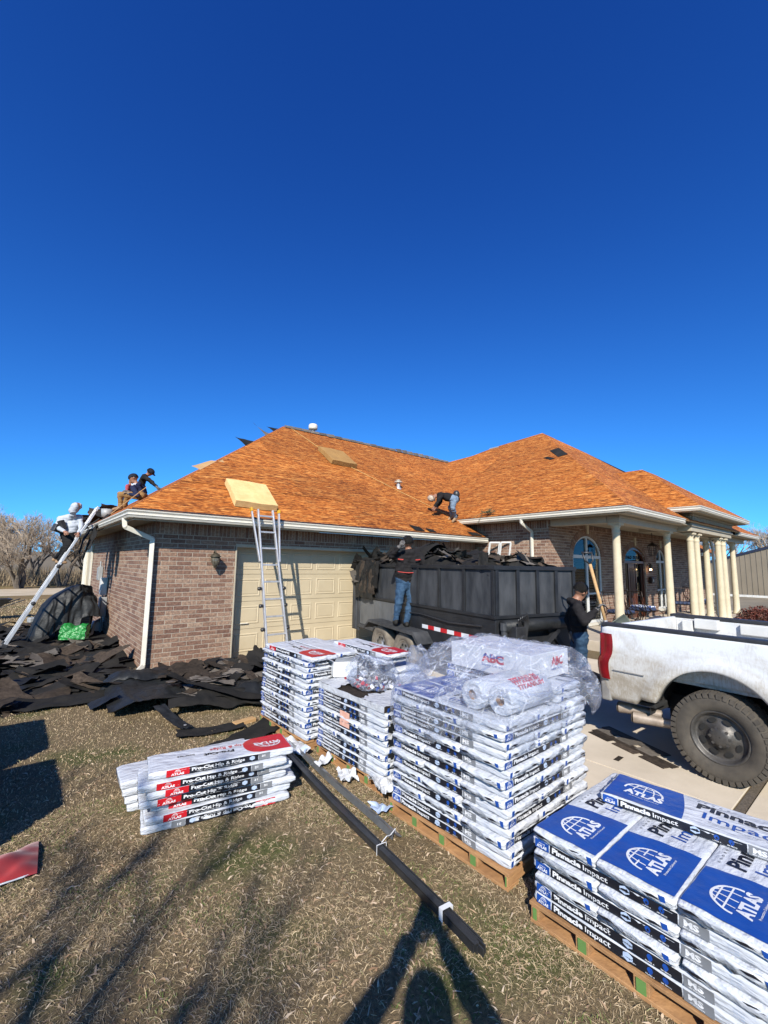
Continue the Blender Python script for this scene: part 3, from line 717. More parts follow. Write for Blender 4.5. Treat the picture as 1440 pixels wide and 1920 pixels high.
# brick arches over the openings (voussoirs) and pale keystones
for (a, b, zb, sp, cr) in openings:
    m = MB(); c, ra = (a + b) / 2, (b - a) / 2
    n = int((b - a) * 13)
    for i in range(n):
        t0 = PI * (i + .06) / n; t1 = PI * (i + .94) / n
        P = []
        for (t, k) in ((t0, 0), (t1, 0), (t1, .19), (t0, .19)):
            P.append((MX + c - math.cos(t) * (ra + k), sp + math.sin(t) * (cr - sp + k)))
        m.add([(p[0], MY - .012, p[1]) for p in P] + [(p[0], MY + .02, p[1]) for p in P], [(3, 2, 1, 0), (4, 5, 6, 7), (0, 1, 5, 4), (1, 2, 6, 5), (2, 3, 7, 6), (3, 0, 4, 7)])
    obj('arch_bricks', m, M_BRICK, pw, world=True, kind='stuff')
    k = MB(); x = MX + c; z0 = cr + .06; k.m = 0
    k.add([(x - .045, MY - .045, z0), (x + .045, MY - .045, z0), (x + .075, MY - .045, z0 + .27), (x - .075, MY - .045, z0 + .27),
           (x - .045, MY, z0), (x + .045, MY, z0), (x + .075, MY, z0 + .27), (x - .075, MY, z0 + .27)],
          [(0, 1, 2, 3), (7, 6, 5, 4), (4, 5, 1, 0), (5, 6, 2, 1), (6, 7, 3, 2), (7, 4, 0, 3)])
    obj('keystone', k, M_COLUMN, pw, world=True, bevel=.005)
def arched_window(a, b, zb, sp, cr, lower):
    fr = MB(); f = arch(a, b, sp, cr); y0, y1 = MY + .02, MY + .075; X = MX
    w = .055
    fr.box((X + a, y0, zb), (X + a + w, y1, sp)); fr.box((X + b - w, y0, zb), (X + b, y1, sp))
    fr.box((X + a + w, y0, zb), (X + b - w, y1, zb + w + .02)); fr.box((X + a + w, y0 - .004, sp - .05), (X + b - w, y1 - .004, sp + .04))
    c, ra = (a + b) / 2, (b - a) / 2
    n = 20
    for i in range(n):
        t0, t1 = PI * i / n, PI * (i + 1) / n
        q = [(X + c - math.cos(t) * (ra - k), sp + math.sin(t) * (cr - sp - k)) for t, k in ((t0, 0), (t1, 0), (t1, w), (t0, w))]
        fr.add([(p[0], y0, p[1]) for p in q] + [(p[0], y1, p[1]) for p in q], [(3, 2, 1, 0), (4, 5, 6, 7), (0, 1, 5, 4), (2, 3, 7, 6)])
    fr.box((X + c - .04, y0 - .006, zb + .05), (X + c + .04, y1 - .006, cr - .03))
    for zz in lower: fr.box((X + a + w, y0 + .004, zz - .025), (X + b - w, y1 - .004, zz + .025))
    wnd = obj('window', fr, M_WHITEF, HOUSE, world=True, bevel=.004)
    p = MB(); p.box((X + a + .01, MY + .052, zb + .02), (X + b - .01, MY + .058, sp)); 
    q = [(X + c - math.cos(PI * i / 16) * (ra - .01), MY + .052, sp + math.sin(PI * i / 16) * (cr - sp - .01)) for i in range(17)]
    p.poly(q, .006, (0, -1, 0))
    obj('pane', p, M_GLASS, wnd, world=True)
    s = MB()
    zz = zb + .1
    while zz < sp - .06:
        s.bar((X + a + .07, MY + .12, zz), (X + b - .07, MY + .12, zz), .05, .004, up=(0, -.6, 1)); zz += .075
    obj('blind', s, M_BLIND, wnd, world=True)
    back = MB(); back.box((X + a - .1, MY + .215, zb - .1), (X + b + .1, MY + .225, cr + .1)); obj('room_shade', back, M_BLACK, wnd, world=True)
    sl = MB(); sl.box((X + a - .05, MY - .04, zb - .07), (X + b + .05, MY + .05, zb - .002)); obj('sill', sl, M_TRIM, wnd, world=True, bevel=.006)
# film-clear glass: real glass panes reflect the yard; blinds sit behind, so use a thin see-through mix
gm = bpy.data.materials.new('thin_window_glass'); nt, N, Lk = nodes_of(gm)
for n_ in list(N): N.remove(n_)
o_ = N.new('ShaderNodeOutputMaterial'); t_ = N.new('ShaderNodeBsdfTransparent'); t_.inputs[0].default_value = (.62, .64, .66, 1)
g_ = N.new('ShaderNodeBsdfGlossy'); g_.inputs['Roughness'].default_value = .02; lw_ = N.new('ShaderNodeLayerWeight'); lw_.inputs['Blend'].default_value = .5; f_ = N.new('ShaderNodeMapRange'); f_.interpolation_type = 'SMOOTHERSTEP'; f_.inputs['To Min'].default_value = .025; f_.inputs['To Max'].default_value = .13; Lk.new(lw_.outputs['Facing'], f_.inputs['Value'])
x_ = N.new('ShaderNodeMixShader'); Lk.new(f_.outputs[0], x_.inputs[0]); Lk.new(t_.outputs[0], x_.inputs[1]); Lk.new(g_.outputs[0], x_.inputs[2]); Lk.new(x_.outputs[0], o_.inputs[0])
M_GLASS = gm
arched_window(*openings[0], (1.12,))
arched_window(*openings[2], (1.1,))
# front door with arched fanlight
a, b, zb, sp, cr = openings[1]; X = MX
d = MB()
d.box((X + a, MY + .03, zb), (X + a + .09, MY + .13, sp)); d.box((X + b - .09, MY + .03, zb), (X + b, MY + .13, sp))
d.box((X + a + .09, MY + .03, sp - .06), (X + b - .09, MY + .13, sp + .03))
for x0, x1 in ((a + .09, a + .12), (a + .52, a + .60), (b - .60, b - .52), (b - .12, b - .09)):
    d.box((X + x0, MY + .10, zb), (X + x1, MY + .16, sp - .06))
for i in range(16):
    t0, t1 = PI * i / 16, PI * (i + 1) / 16; c, ra = (a + b) / 2, (b - a) / 2
    q = [(X + c - math.cos(t) * (ra - k), sp + math.sin(t) * (cr - sp - k)) for t, k in ((t0, 0), (t1, 0), (t1, .08), (t0, .08))]
    d.add([(p[0], MY + .03, p[1]) for p in q] + [(p[0], MY + .13, p[1]) for p in q], [(3, 2, 1, 0), (4, 5, 6, 7), (0, 1, 5, 4), (2, 3, 7, 6)])
door = obj('front_door', d, M_WOODD, HOUSE, world=True, bevel=.006)
d = MB()
for x0, x1 in ((a + .60, b - .60),):
    d.box((X + x0, MY + .12, zb), (X + x1, MY + .17, sp - .06))
    d.box((X + x0 + .08, MY + .108, zb + .12), (X + x1 - .08, MY + .122, zb + .55))
    for k in range(4):
        xx = X + x0 + .09 + k * .085; d.box((xx, MY + .10, zb + .65), (xx + .045, MY + .122, sp - .2))
obj('door_leaf', d, M_WOODD, door, world=True, bevel=.008)
d = MB(); d.box((X + a + .12, MY + .12, zb + .3), (X + a + .52, MY + .126, sp - .06)); d.box((X + b - .52, MY + .12, zb + .3), (X + b - .12, MY + .126, sp - .06))
d.poly([(X + (a + b) / 2 - math.cos(PI * i / 16) * ((b - a) / 2 - .05), MY + .09, sp + math.sin(PI * i / 16) * (cr - sp - .05)) for i in range(17)], .006, (0, -1, 0))
obj('pane', d, M_GLASS, door, world=True)
d = MB()
for s_ in (-1, 1):
    for k in range(4):
        cx = X + (a + b) / 2 + s_ * (.12 + .15 * k); rr_ = .055
        d.tube([(cx + rr_ * math.cos(t * .5) * (1 - t / 16), MY + .08, sp + .13 + rr_ * math.sin(t * .5) * (1 - t / 16) * 1.4) for t in range(13)], .007, 5)
obj('fanlight_scroll', d, M_IRON, door, world=True)
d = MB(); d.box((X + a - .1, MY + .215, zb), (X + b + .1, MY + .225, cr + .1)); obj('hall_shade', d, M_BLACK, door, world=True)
d = MB(); d.tube([(X + b - .66, MY + .07, zb + .95), (X + b - .66, MY + .06, zb + 1.15)], .012, 8); obj('handle', d, M_BRONZE, door, world=True)

# ------------------------------------------------------------------ garage door
gd = MB(); gd.box((3.24, GY0 + .25, .012), (8.12, GY0 + .29, 2.14))
GD = obj('garage_door', gd, M_DOOR, HOUSE, world=True)
nP = 8; pw_ = (8.12 - 3.30) / nP
for r in range(4):
    z0 = .02 + r * .533; z1 = z0 + .527
    for c in range(1):
        s = MB(); s.box((3.25, GY0 + .228, z0), (8.11, GY0 + .25, z1))
        sec = obj('door_section', s, M_DOOR, GD, world=True, bevel=.003)
    for c in range(nP):
        x0 = 3.30 + c * pw_ + .05; x1 = 3.30 + (c + 1) * pw_ - .05; a0 = z0 + .09; a1 = z1 - .085; y = GY0 + .228
        m = MB()
        def rim(o, yy): return [(x0 + o, yy, a0 + o), (x1 - o, yy, a0 + o), (x1 - o, yy, a1 - o), (x0 + o, yy, a1 - o)]
        rings = [rim(0, y - .0005), rim(.012, y - .009), rim(.028, y - .009), rim(.042, y - .001), rim(.062, y - .007)]
        vs = sum(rings, []); fs = []
        for k in range(4):
            for j in range(4): fs.append((k * 4 + j, k * 4 + (j + 1) % 4, (k + 1) * 4 + (j + 1) % 4, (k + 1) * 4 + j))
        fs.append((16, 17, 18, 19)); m.add(vs, fs)
        obj('raised_panel', m, M_DOOR, GD, world=True)
m = MB(); m.tube([(3.47, GY0 + .20, .66), (3.62, GY0 + .20, .66)], .010, 8); m.box((3.465, GY0 + .20, .65), (3.485, GY0 + .23, .67)); m.box((3.605, GY0 + .20, .65), (3.625, GY0 + .23, .67))
obj('handle', m, M_TRIM, GD, world=True)
m = MB(); m.box((3.215, GY0 - .012, 0), (3.242, GY0 + .25, 2.14)); m.box((8.118, GY0 - .012, 0), (8.145, GY0 + .25, 2.14)); m.box((3.215, GY0 - .014, 2.138), (8.145, GY0 + .25, 2.20))
obj('door_frame', m, M_TRIMD, HOUSE, world=True, bevel=.004)

# ------------------------------------------------------------------ roof decks made of OSB sheets
def roof_plane(name, pts, eave_dir, up_dir, seed=0, sheet=(2.44, 1.22), th=.014):
    """pts: planar outline; the deck is laid as staggered sheets with 4 mm gaps over a thin dark sub-deck"""
    P = [Vector(p) for p in pts]
    u = Vector(eave_dir).normalized(); w = Vector(up_dir); w = (w - u * w.dot(u)).normalized(); n = u.cross(w).normalized()
    if n.z < 0: n = -n
    o = P[0]
    uvp = [((p - o).dot(u), (p - o).dot(w)) for p in P]
    m = MB(); m.poly([o + u * a + w * b - n * .016 for a, b in uvp], .03, n)
    rf = obj(name, m, M_LUMBER, HOUSE, world=True)
    vmin, vmax = min(b for a, b in uvp), max(b for a, b in uvp); umin, umax = min(a for a, b in uvp), max(a for a, b in uvp)
    r = 0; v = vmin
    rr = random.Random(seed)
    while v < vmax:
        x = umin - sheet[0] * (.5 if r % 2 else .12)
        while x < umax:
            gp_ = .013 if r in (1, 3) else .004
            c = rect_clip(uvp, x + .004, v + gp_, x + sheet[0] - .004, v + sheet[1] - .003)
            if c and len(c) > 2:
                ar = abs(sum(c[i - 1][0] * c[i][1] - c[i][0] * c[i - 1][1] for i in range(len(c)))) / 2
                if ar > .02:
                    lift = rr.uniform(0, .004)
                    mm = MB(); mm.poly([o + u * a + w * b + n * lift for a, b in c], th, n)
                    off = (rr.uniform(0, 40), rr.uniform(0, 40))
                    uvs = [(a + off[0], b + off[1]) for a, b in c] * 2
                    obj('roof_board', mm, M_OSB, rf, world=True, uvs=uvs)
            x += sheet[0]
        v += sheet[1]; r += 1
    return rf
EZ = 2.66
pg = .72
def gz(y): return EZ + pg * (y - 7.77)
AP = (6.34, 12.83, gz(12.83))
# where garage slope meets the west slope
def vx(y): return 9.95 + (gz(y) - 3.2) / .70
VT = (vx(13.14), 13.14, gz(13.14)); VB = (vx(8.52), 8.52, gz(8.52))
roof_plane('garage_front_roof', [(1.28, 7.77, EZ), (10.44, 7.77, EZ), (9.955, 8.52, gz(8.52)), VT, (AP[0] + .02, AP[1] + .02, AP[2] + .01)], (1, 0, 0), (0, 1, pg), 1)
bk = (AP[0], 12.9)
roof_plane('garage_left_roof', [(1.28, 17.9, EZ), (1.28, 7.77, EZ), AP], (0, 1, 0), (1, 0, pg), 2)
roof_plane('garage_rear_roof', [(10.4, 17.9, EZ), (1.28, 17.9, EZ), AP, (10.4, 12.83, AP[2])], (1, 0, 0), (0, -1, pg), 3, (4, 3))
EM = 3.2
W1 = (14.817, 11.83, 6.607); W2 = (15.237, 10.88, 6.90); APM = (15.574, 8.92, 7.137)
roof_plane('main_west_roof', [(9.95, 8.52, EM), (9.95, 3.76, EM), APM, W2, W1, VT], (0, 1, 0), (1, 0, .70), 4)
sf = .763
def fz(y): return EM + sf * (y - 3.76)
F1 = (17.456, 8.072, fz(8.072)); F2 = (17.75, 7.3, fz(7.3))
roof_plane('main_front_roof', [(9.95, 3.76, EM), (22.73, 3.76, EM), (20.6, 5.88, fz(5.88)), (18.6, 6.3, fz(6.3)), F2, F1, (APM[0], APM[1], fz(APM[1]))], (1, 0, 0), (0, 1, sf), 5)
m = MB(); m.add([APM, F1, F2, (18.6, 6.3, fz(6.3)), (20.6, 5.88, fz(5.88)), (22.73, 3.76, EM), (22.73, 16, EM), (14.9, 16, EM), VT, W1, W2], [tuple(range(11))])
obj('rear_roof', m, M_FELT, HOUSE, world=True)
# portico roof
PE = 3.55
PA1 = (15.859, 5.496, 5.155); PA2 = (17.1, 5.496, 5.155)
sp_ = (PA1[2] - PE) / (PA1[1] - 3.424)
roof_plane('portico_west_roof', [(13.786, 5.6, PE), (13.786, 3.424, PE), PA1, (PA1[0], 7.3, PA1[2])], (0, 1, 0), (1, 0, (PA1[2] - PE) / (PA1[0] - 13.786)), 6)
roof_plane('portico_front_roof', [(13.786, 3.424, PE), (19.356, 3.424, PE), PA2, PA1], (1, 0, 0), (0, 1, sp_), 7)
m = MB(); m.add([PA2, (19.356, 3.424, PE), (19.356, 7.3, PE), (PA2[0], 7.3, PE + 1.5)], [(0, 1, 2, 3)]); obj('portico_east_roof', m, M_OSB, HOUSE, world=True, uvs=[(0, 0), (3, 0), (3, 4), (0, 4)])
# east wing beyond the porch
brick_wall('east_wing_wall', (22.0, 5.95, 0), (1, 0, 0), (0, -1, 0), 2.3, 2.45, .2, no_holes(2.3, 2.45))
roof_plane('east_wing_roof', [(21.6, 5.45, 2.55), (25.1, 5.45, 2.55), (23.6, 7.0, 3.5), (21.6, 7.0, 3.5)], (1, 0, 0), (0, 1, .613), 8)
w_ = MB(); w_.box((22.45, 5.92, .5), (23.25, 5.945, 2.05)); wnd = obj('window', w_, M_WHITEF, HOUSE, world=True)
w_ = MB(); w_.box((22.51, 5.905, .56), (23.19, 5.918, 1.25)); w_.box((22.51, 5.905, 1.31), (23.19, 5.918, 1.99)); obj('pane', w_, pm('dark_glass_solid', (.02, .03, .045), rough=.05), wnd, world=True)

# ------------------------------------------------------------------ gutters, soffits, fascia
GP = [(-.10, 0), (-.012, 0), (0, .028), (.012, .042), (-.004, .062), (-.004, .078), (.016, .104), (.016, .122), (.004, .122), (.004, .108), (-.085, .02), (-.10, .02)]
def gutter(path, z, name='gutter', parent=HOUSE):
    m = MB(); m.sweep(GP, [((x, y, z), (ox, oy, 0)) for x, y, ox, oy in path]); return obj(name, m, M_TRIM, parent, world=True)
def fascia(path, z0, z1):
    m = MB(); m.sweep([(-.118, z0), (-.10, z0), (-.10, z1), (-.118, z1)], [((x, y, 0), (ox, oy, 0)) for x, y, ox, oy in path]); return obj('fascia', m, M_TRIMD, HOUSE, world=True)
gp = [(1.28, 17.9, -1, 1), (1.28, 7.77, -1, -1), (10.44, 7.77, 0, -1)]
gp = [(1.28, 17.9, -1, 0), (1.28, 7.77, -1, -1), (10.44, 7.77, 0, -1)]
gutter(gp, 2.53); fascia(gp, 2.50, 2.64)
m = MB(); m.box((1.38, 7.87, 2.533), (10.44, 8.26, 2.548)); m.box((1.38, 8.26, 2.533), (1.79, 17.8, 2.548)); obj('soffit', m, M_SOFFIT, HOUSE, world=True)
gp = [(9.95, 8.52, -1, 0), (9.95, 3.76, -1, -1), (13.70, 3.76, 0, -1)]
gutter(gp, 3.075); fascia(gp, 3.05, 3.19)
m = MB(); m.box((10.05, 3.86, 3.078), (22.4, 5.89, 3.092)); m.box((10.05, 5.89, 3.078), (10.49, 8.6, 3.092)); obj('soffit', m, M_SOFFIT, HOUSE, world=True)
gp = [(19.5, 3.76, 0, -1), (22.73, 3.76, 1, -1), (22.73, 8, 1, 0)]
gutter(gp, 3.075); fascia(gp, 3.05, 3.19)
gp = [(13.786, 5.3, -1, 0), (13.786, 3.424, -1, -1), (19.356, 3.424, 1, -1), (19.356, 5.3, 1, 0)]
gutter(gp, 3.425); fascia(gp, 3.40, 3.54)
m = MB(); m.box((13.88, 3.52, 3.428), (19.25, 5.3, 3.442)); obj('soffit', m, M_SOFFIT, HOUSE, world=True)
gutter([(21.6, 5.45, 0, -1), (25.1, 5.45, 0, -1)], 2.43)
# dark felt drip edge along the eaves
m = MB(); m.box((1.33, 7.775, EZ - .012), (10.4, 7.80, EZ + .024)); m.box((9.955, 3.8, EM - .01), (9.985, 8.5, EM + .02)); m.box((9.99, 3.77, EM - .01), (13.7, 3.80, EM + .02)); obj('drip_edge', m, M_BLKMET, HOUSE, world=True)
# porch beams (entablature)
m = MB()
m.box((10.53, 4.19, 2.90), (22.3, 4.47, 3.075)); m.box((10.52, 4.475, 2.905), (10.80, 5.88, 3.077))
m.box((10.50, 4.16, 3.02), (22.3, 4.185, 3.07))
obj('porch_beam', m, M_TRIMD, HOUSE, world=True, bevel=.006)
m = MB()
m.box((14.45, 3.84, 2.93), (18.75, 4.15, 3.425)); m.box((14.40, 3.80, 3.06), (18.80, 3.838, 3.12)); m.box((14.36, 3.76, 3.36), (18.84, 3.838, 3.42))
m.box((14.45, 4.15, 2.94), (14.7, 5.2, 3.42))
ent = obj('portico_entablature', m, M_SOFFIT, HOUSE, world=True, bevel=.006)
me = None
for i in range(30):
    mm = MB(); mm.box((14.5 + i * .143, 3.79, 3.24), (14.57 + i * .143, 3.838, 3.35))
    obj('dentil', mm, M_SOFFIT, ent, world=True)
m = MB(); m.box((13.9, 4.0, 3.20), (14.02, 4.12, 3.43)); obj('trim_block', m, M_WHITEF, HOUSE, world=True)
# columns
prof = [(.135, .22), (.135, .27), (.125, .275), (.13, .295), (.118, .32), (.104, .34), (.100, .6), (.097, 1.3), (.090, 2.0), (.084, 2.62), (.084, 2.66), (.094, 2.675), (.094, 2.70), (.086, 2.715), (.086, 2.78), (.105, 2.82), (.118, 2.85)]
colm = MB(); colm.lathe([(r, z - .22) for r, z in prof], 28)
cm = mesh_of('porch_column', colm, M_COLUMN, smooth=False)
for p in cm.polygons: p.use_smooth = len(p.vertices) == 4
cap_m = MB(); cap_m.box((-.13, -.13, 2.63), (.13, .13, 2.68)); capme = mesh_of('capital', cap_m, M_COLUMN)
for (x, y) in ((10.70, 4.34), (14.06, 4.34), (14.86, 4.0), (15.40, 4.0), (17.75, 4.34), (17.70, 4.0), (18.20, 3.98), (21.09, 4.32)):
    c = link('column', cm, HOUSE, T(x, y, .22), world=True)
    link('capital', capme, c, T(x, y, .22), world=True)
# downspouts
def downspout(pts, w=.075, d=.055, feet=None):
    m = MB()
    for p, q in zip(pts[:-1], pts[1:]): m.bar(p, q, w, d, up=(.3, .9, .1))
    for p in pts[1:-1]: m.sphere(p, .040, 8, 5)
    return obj('downspout', m, M_TRIM, HOUSE, world=True, bevel=.008)
downspout([(1.31, 8.22, 2.54), (1.33, 8.22, 2.40), (1.75, 8.21, 2.22), (1.755, 8.21, .14), (1.60, 8.05, .04)])
downspout([(9.99, 6.39, 3.08), (10.0, 6.39, 2.98), (10.46, 6.38, 2.78), (10.46, 6.38, .05)])
downspout([(1.755, 17.3, 2.3), (1.755, 17.3, .1)], .10)
downspout([(17.93, 4.27, 2.9), (17.95, 4.2, 2.6), (17.95, 4.2, .4), (18.05, 4.1, .25)])
# corner post and side door trim far down the left wall
m = MB(); m.box((1.74, 15.9, 0), (1.79, 16.0, 2.2)); m.box((1.74, 16.85, 0), (1.79, 16.95, 2.2)); m.box((1.74, 15.9, 2.2), (1.79, 16.95, 2.3))
obj('side_door_frame', m, M_TRIM, HOUSE, world=True)
m = MB(); m.box((1.765, 16.0, 0), (1.785, 16.85, 2.2)); obj('side_door', m, M_DOOR, HOUSE, world=True)

# ------------------------------------------------------------------ things fixed on the house
t = thing('wall_lantern', 'weathered bronze coach lantern on the brick pier left of the garage door', 'wall lamp', (2.80, 8.26, 1.90))
m = MB(); m.tube([(0, 0, .04), (0, -.03, .12), (0, -.09, .16), (0, -.12, .11)], .012, 8); m.lathe([(.035, -.012), (.05, -.004), (.05, .0)], 12, 'y', (0, 0, .05)); obj('bracket', m, M_BRONZE, t)
m = MB(); m.lathe([(.012, .12), (.05, .095), (.095, .05), (.098, .042), (.08, .04)][::-1], 16, 'z', (0, -.12, 0)); obj('lamp_hood', m, M_BRONZE, t, smooth=True)
m = MB(); m.lathe([(.018, -.135), (.045, -.115), (.068, -.05), (.074, .04)], 12, 'z', (0, -.12, 0)); obj('lamp_glass', m, pm('smoked_glass', (.13, .12, .09), (.07, .06, .05), 12, .15), t, smooth=True)
m = MB()
for k in range(6):
    a_ = k * PI / 3; m.tube([(.075 * math.cos(a_), -.12 + .075 * math.sin(a_), .04), (.07 * math.cos(a_), -.12 + .07 * math.sin(a_), -.05), (.02 * math.cos(a_), -.12 + .02 * math.sin(a_), -.14)], .006, 5)
m.lathe([(.022, -.16), (.03, -.14), (.018, -.13)], 10, 'z', (0, -.12, 0)); obj('lamp_cage', m, M_BRONZE, t)
t = thing('porch_lantern', 'small lit wall lantern right of the front door', 'wall lamp', (16.95, 5.88, 1.95))
m = MB(); m.tube([(0, 0, .05), (0, -.08, .1), (0, -.1, .05)], .01, 6); m.lathe([(.03, -.1), (.05, 0), (.06, .03), (.01, .08)], 10, 'z', (0, -.1, 0)); obj('lamp_body', m, M_BRONZE, t)
m = MB(); m.sphere((0, -.1, -.12), .035, 10, 6); obj('bulb', m, M_LAMPW, t, smooth=True)
t = thing('hanging_lantern', 'dark glass lantern hanging from the porch ceiling in front of the door', 'lamp', (14.9, 5.0, 2.4))
m = MB(); m.tube([(0, 0, .66), (0, 0, .25)], .008, 6); m.lathe([(.02, .26), (.13, .17), (.14, .15), (.03, .25)][::-1], 8); obj('lamp_top', m, M_IRON, t)
m = MB()
for k in range(6):
    a_ = k * PI / 3; m.tube([(.13 * math.cos(a_), .13 * math.sin(a_), .16), (.09 * math.cos(a_), .09 * math.sin(a_), -.14)], .008, 5)
m.lathe([(.09, -.15), (.10, -.14), (.02, -.16)], 8); obj('lamp_cage', m, M_IRON, t)
t = thing('mailbox', 'black mailbox on the porch wall beside the window', 'mailbox', (17.1, 5.87, 1.45))
m = MB(); m.box((-.12, -.1, -.1), (.12, 0, .08)); m.lathe([(.05, -.12), (.05, .12)], 12, 'x', (0, -.05, .08)); obj('box', m, M_IRON, t, bevel=.01)
m = MB(); m.lathe([(.045, -.115), (.045, -.105), (.03, -.1)], 12, 'y', (0, 0, 0)); obj('badge', m, M_TRIM, t)
def ebox(name, label, y, z, w, h, d, mat, extra):
    t = thing(name, label, 'utility box', (1.79, y, z))
    m = MB(); m.box((-d, -w / 2, 0), (0, w / 2, h)); obj('case', m, mat, t, bevel=.012)
    m = MB(); m.box((-d - .012, -w / 2 + .02, .03), (-d, w / 2 - .02, h - .03)); obj('lid', m, mat, t, bevel=.006)
    m = MB(); m.tube([(-d / 2, 0, 0), (-d / 2, 0, extra)], .02, 8); obj('conduit', m, M_GREYBX, t)
ebox('meter_box', 'small grey cable box high on the left brick wall', 13.75, 1.32, .22, .36, .10, M_GREYBX, .5)
ebox('meter_box', 'white plastic meter box in the middle of the left brick wall', 12.85, 1.0, .25, .42, .13, M_WHITEF, -.3)
ebox('meter_box', 'grey electrical panel low on the left brick wall', 12.75, .50, .36, .46, .13, M_GREYBX, -.4)
ebox('meter_box', 'white junction box near the ground by the air conditioner', 13.0, .12, .24, .24, .2, M_WHITEF, .2)
# roof vents
def vent(name, label, loc, r, h, cap):
    t = thing(name, label, 'roof vent', loc)
    m = MB(); m.lathe([(r * 1.9, -.06), (r * 1.7, .0), (r, .03), (r, h)], 16); obj('pipe', m, M_ALU, t, smooth=True)
    m = MB(); m.lathe(cap, 18); c = obj('cap', m, M_TRIM, t, smooth=True)
vent('roof_vent', 'round capped flue pipe standing on the garage roof ridge', (7.59, 13.05, 6.40), .06, .16, [(.10, .10), (.15, .12), (.16, .16), (.155, .26), (.13, .30), (.02, .31)])
vent('roof_vent', 'short metal vent pipe with flat cap halfway up the garage roof', (8.856, 9.932, gz(9.93) - .02), .055, .2, [(.06, .17), (.125, .185), (.125, .20), (.06, .215), (.06, .235), (.11, .245), (.02, .27)])
# foam pads
def foam(label, c, M_, sx, sy, th, mat):
    t = MB()
    n = 14
    def f(u, v, top):
        x, y = (u - .5) * sx, (v - .5) * sy
        e = .012 * nz((x * 3, y * 3, th), 1) ; return (x + .01 * nz((y * 4, 1, 0)), y + .01 * nz((x * 4, 2, 0)), (th if top else 0) + e)
    t.grid(lambda u, v: f(u, v, True), n, n)
    t.grid(lambda u, v: f(1 - u, v, False), n, n)
    t.grid(lambda u, v: (lambda a, b: (a[0], a[1], a[2] * v + b[2] * (1 - v)))(f(u, 0, True), f(u, 0, False)), n, 3)
    t.grid(lambda u, v: (lambda a, b: (a[0], a[1], a[2] * v + b[2] * (1 - v)))(f(1 - u, 1, True), f(1 - u, 1, False)), n, 3)
    t.grid(lambda u, v: (lambda a, b: (a[0], a[1], a[2] * v + b[2] * (1 - v)))(f(1, u, True), f(1, u, False)), n, 3)
    t.grid(lambda u, v: (lambda a, b: (a[0], a[1], a[2] * v + b[2] * (1 - v)))(f(0, 1 - u, True), f(0, 1 - u, False)), n, 3)
    o = obj('foam_pad', t, mat, M=M_); tag(o, label, 'foam pad'); return o
def on_roof(x, y, rz, h=.01):
    n = Vector((0, -pg, 1)).normalized(); u = Vector((math.cos(rz), math.sin(rz), pg * math.sin(rz)))
    return frame(Vector((x, y, gz(y))) + n * h, u, n)
# ------------------------------------------------------------------ people
def capsule(m, a, b, ra, rb, n=12, sq=1.0, side=(1, 0, 0)):
    """tapered capsule; sq flattens it across `side`"""
    a = Vector(a); b = Vector(b); d = b - a; L = max(d.length, 1e-4); d = d / L
    s_ = Vector(side); x = (s_ - d * s_.dot(d))
    x = x.normalized() if x.length > .05 else d.orthogonal().normalized()
    y = d.cross(x)
    rings = []
    for k in range(5): t = -PI / 2 + PI / 2 * k / 4; rings.append((a + d * ra * math.sin(t), ra * math.cos(t)))
    for k in range(1, 5): t = PI / 2 * k / 4; rings.append((b + d * rb * math.sin(t), rb * math.cos(t)))
    rings = [(a + d * ra * math.sin(-PI / 2 + PI / 2 * k / 4), ra * math.cos(-PI / 2 + PI / 2 * k / 4)) for k in range(5)] + \
            [(b + d * rb * math.sin(PI / 2 * k / 4), rb * math.cos(PI / 2 * k / 4)) for k in range(5)]
    vs = []; fs = []
    for c, r in rings:
        r = max(r, .0008)
        for j in range(n):
            t = 2 * PI * j / n; vs.append(c + x * r * math.cos(t) + y * r * sq * math.sin(t))
    for i in range(len(rings) - 1):
        for j in range(n): fs.append((i * n + j, i * n + (j + 1) % n, (i + 1) * n + (j + 1) % n, (i + 1) * n + j))
    fs.append(tuple(range(n - 1, -1, -1))); fs.append(tuple((len(rings) - 1) * n + j for j in range(n)))
    m.add(vs, fs)
def hand_fingers(m, wrist, tip, palm_n, s=1.0, curl=.5):
    """four unequal bent fingers and a thumb leaving the side of the palm"""
    w = Vector(wrist); d = (Vector(tip) - w).normalized(); nrm = Vector(palm_n); nrm = (nrm - d * nrm.dot(d)).normalized(); sd = d.cross(nrm)
    pb = w + d * .045 * s
    for i, (off, ln) in enumerate(((-.030, .060), (-.010, .072), (.011, .068), (.030, .052))):
        p0 = w + d * .07 * s + sd * off * s
        d1 = (d * math.cos(curl * .5) + nrm * math.sin(curl * .5)); d2 = (d * math.cos(curl * 1.5) + nrm * math.sin(curl * 1.5))
        p1 = p0 + d1 * ln * .55 * s; p2 = p1 + d2 * ln * .5 * s
        m.tube([p0 - d * .015, p0 + d * .01 * s, p1, p2, p2 + d2 * .005], [.0095 * s, .010 * s, .009 * s, .0078 * s, .003], 7)
    t0 = w + d * .025 * s - sd * .030 * s; t1 = t0 + (d * .6 - sd * .75 + nrm * .3).normalized() * .035 * s; t2 = t1 + (d * .85 - sd * .2 + nrm * .5).normalized() * .032 * s
    m.tube([t0, t1, t2, t2 + (t2 - t1) * .1], [.012 * s, .0115 * s, .009 * s, .004], 7)
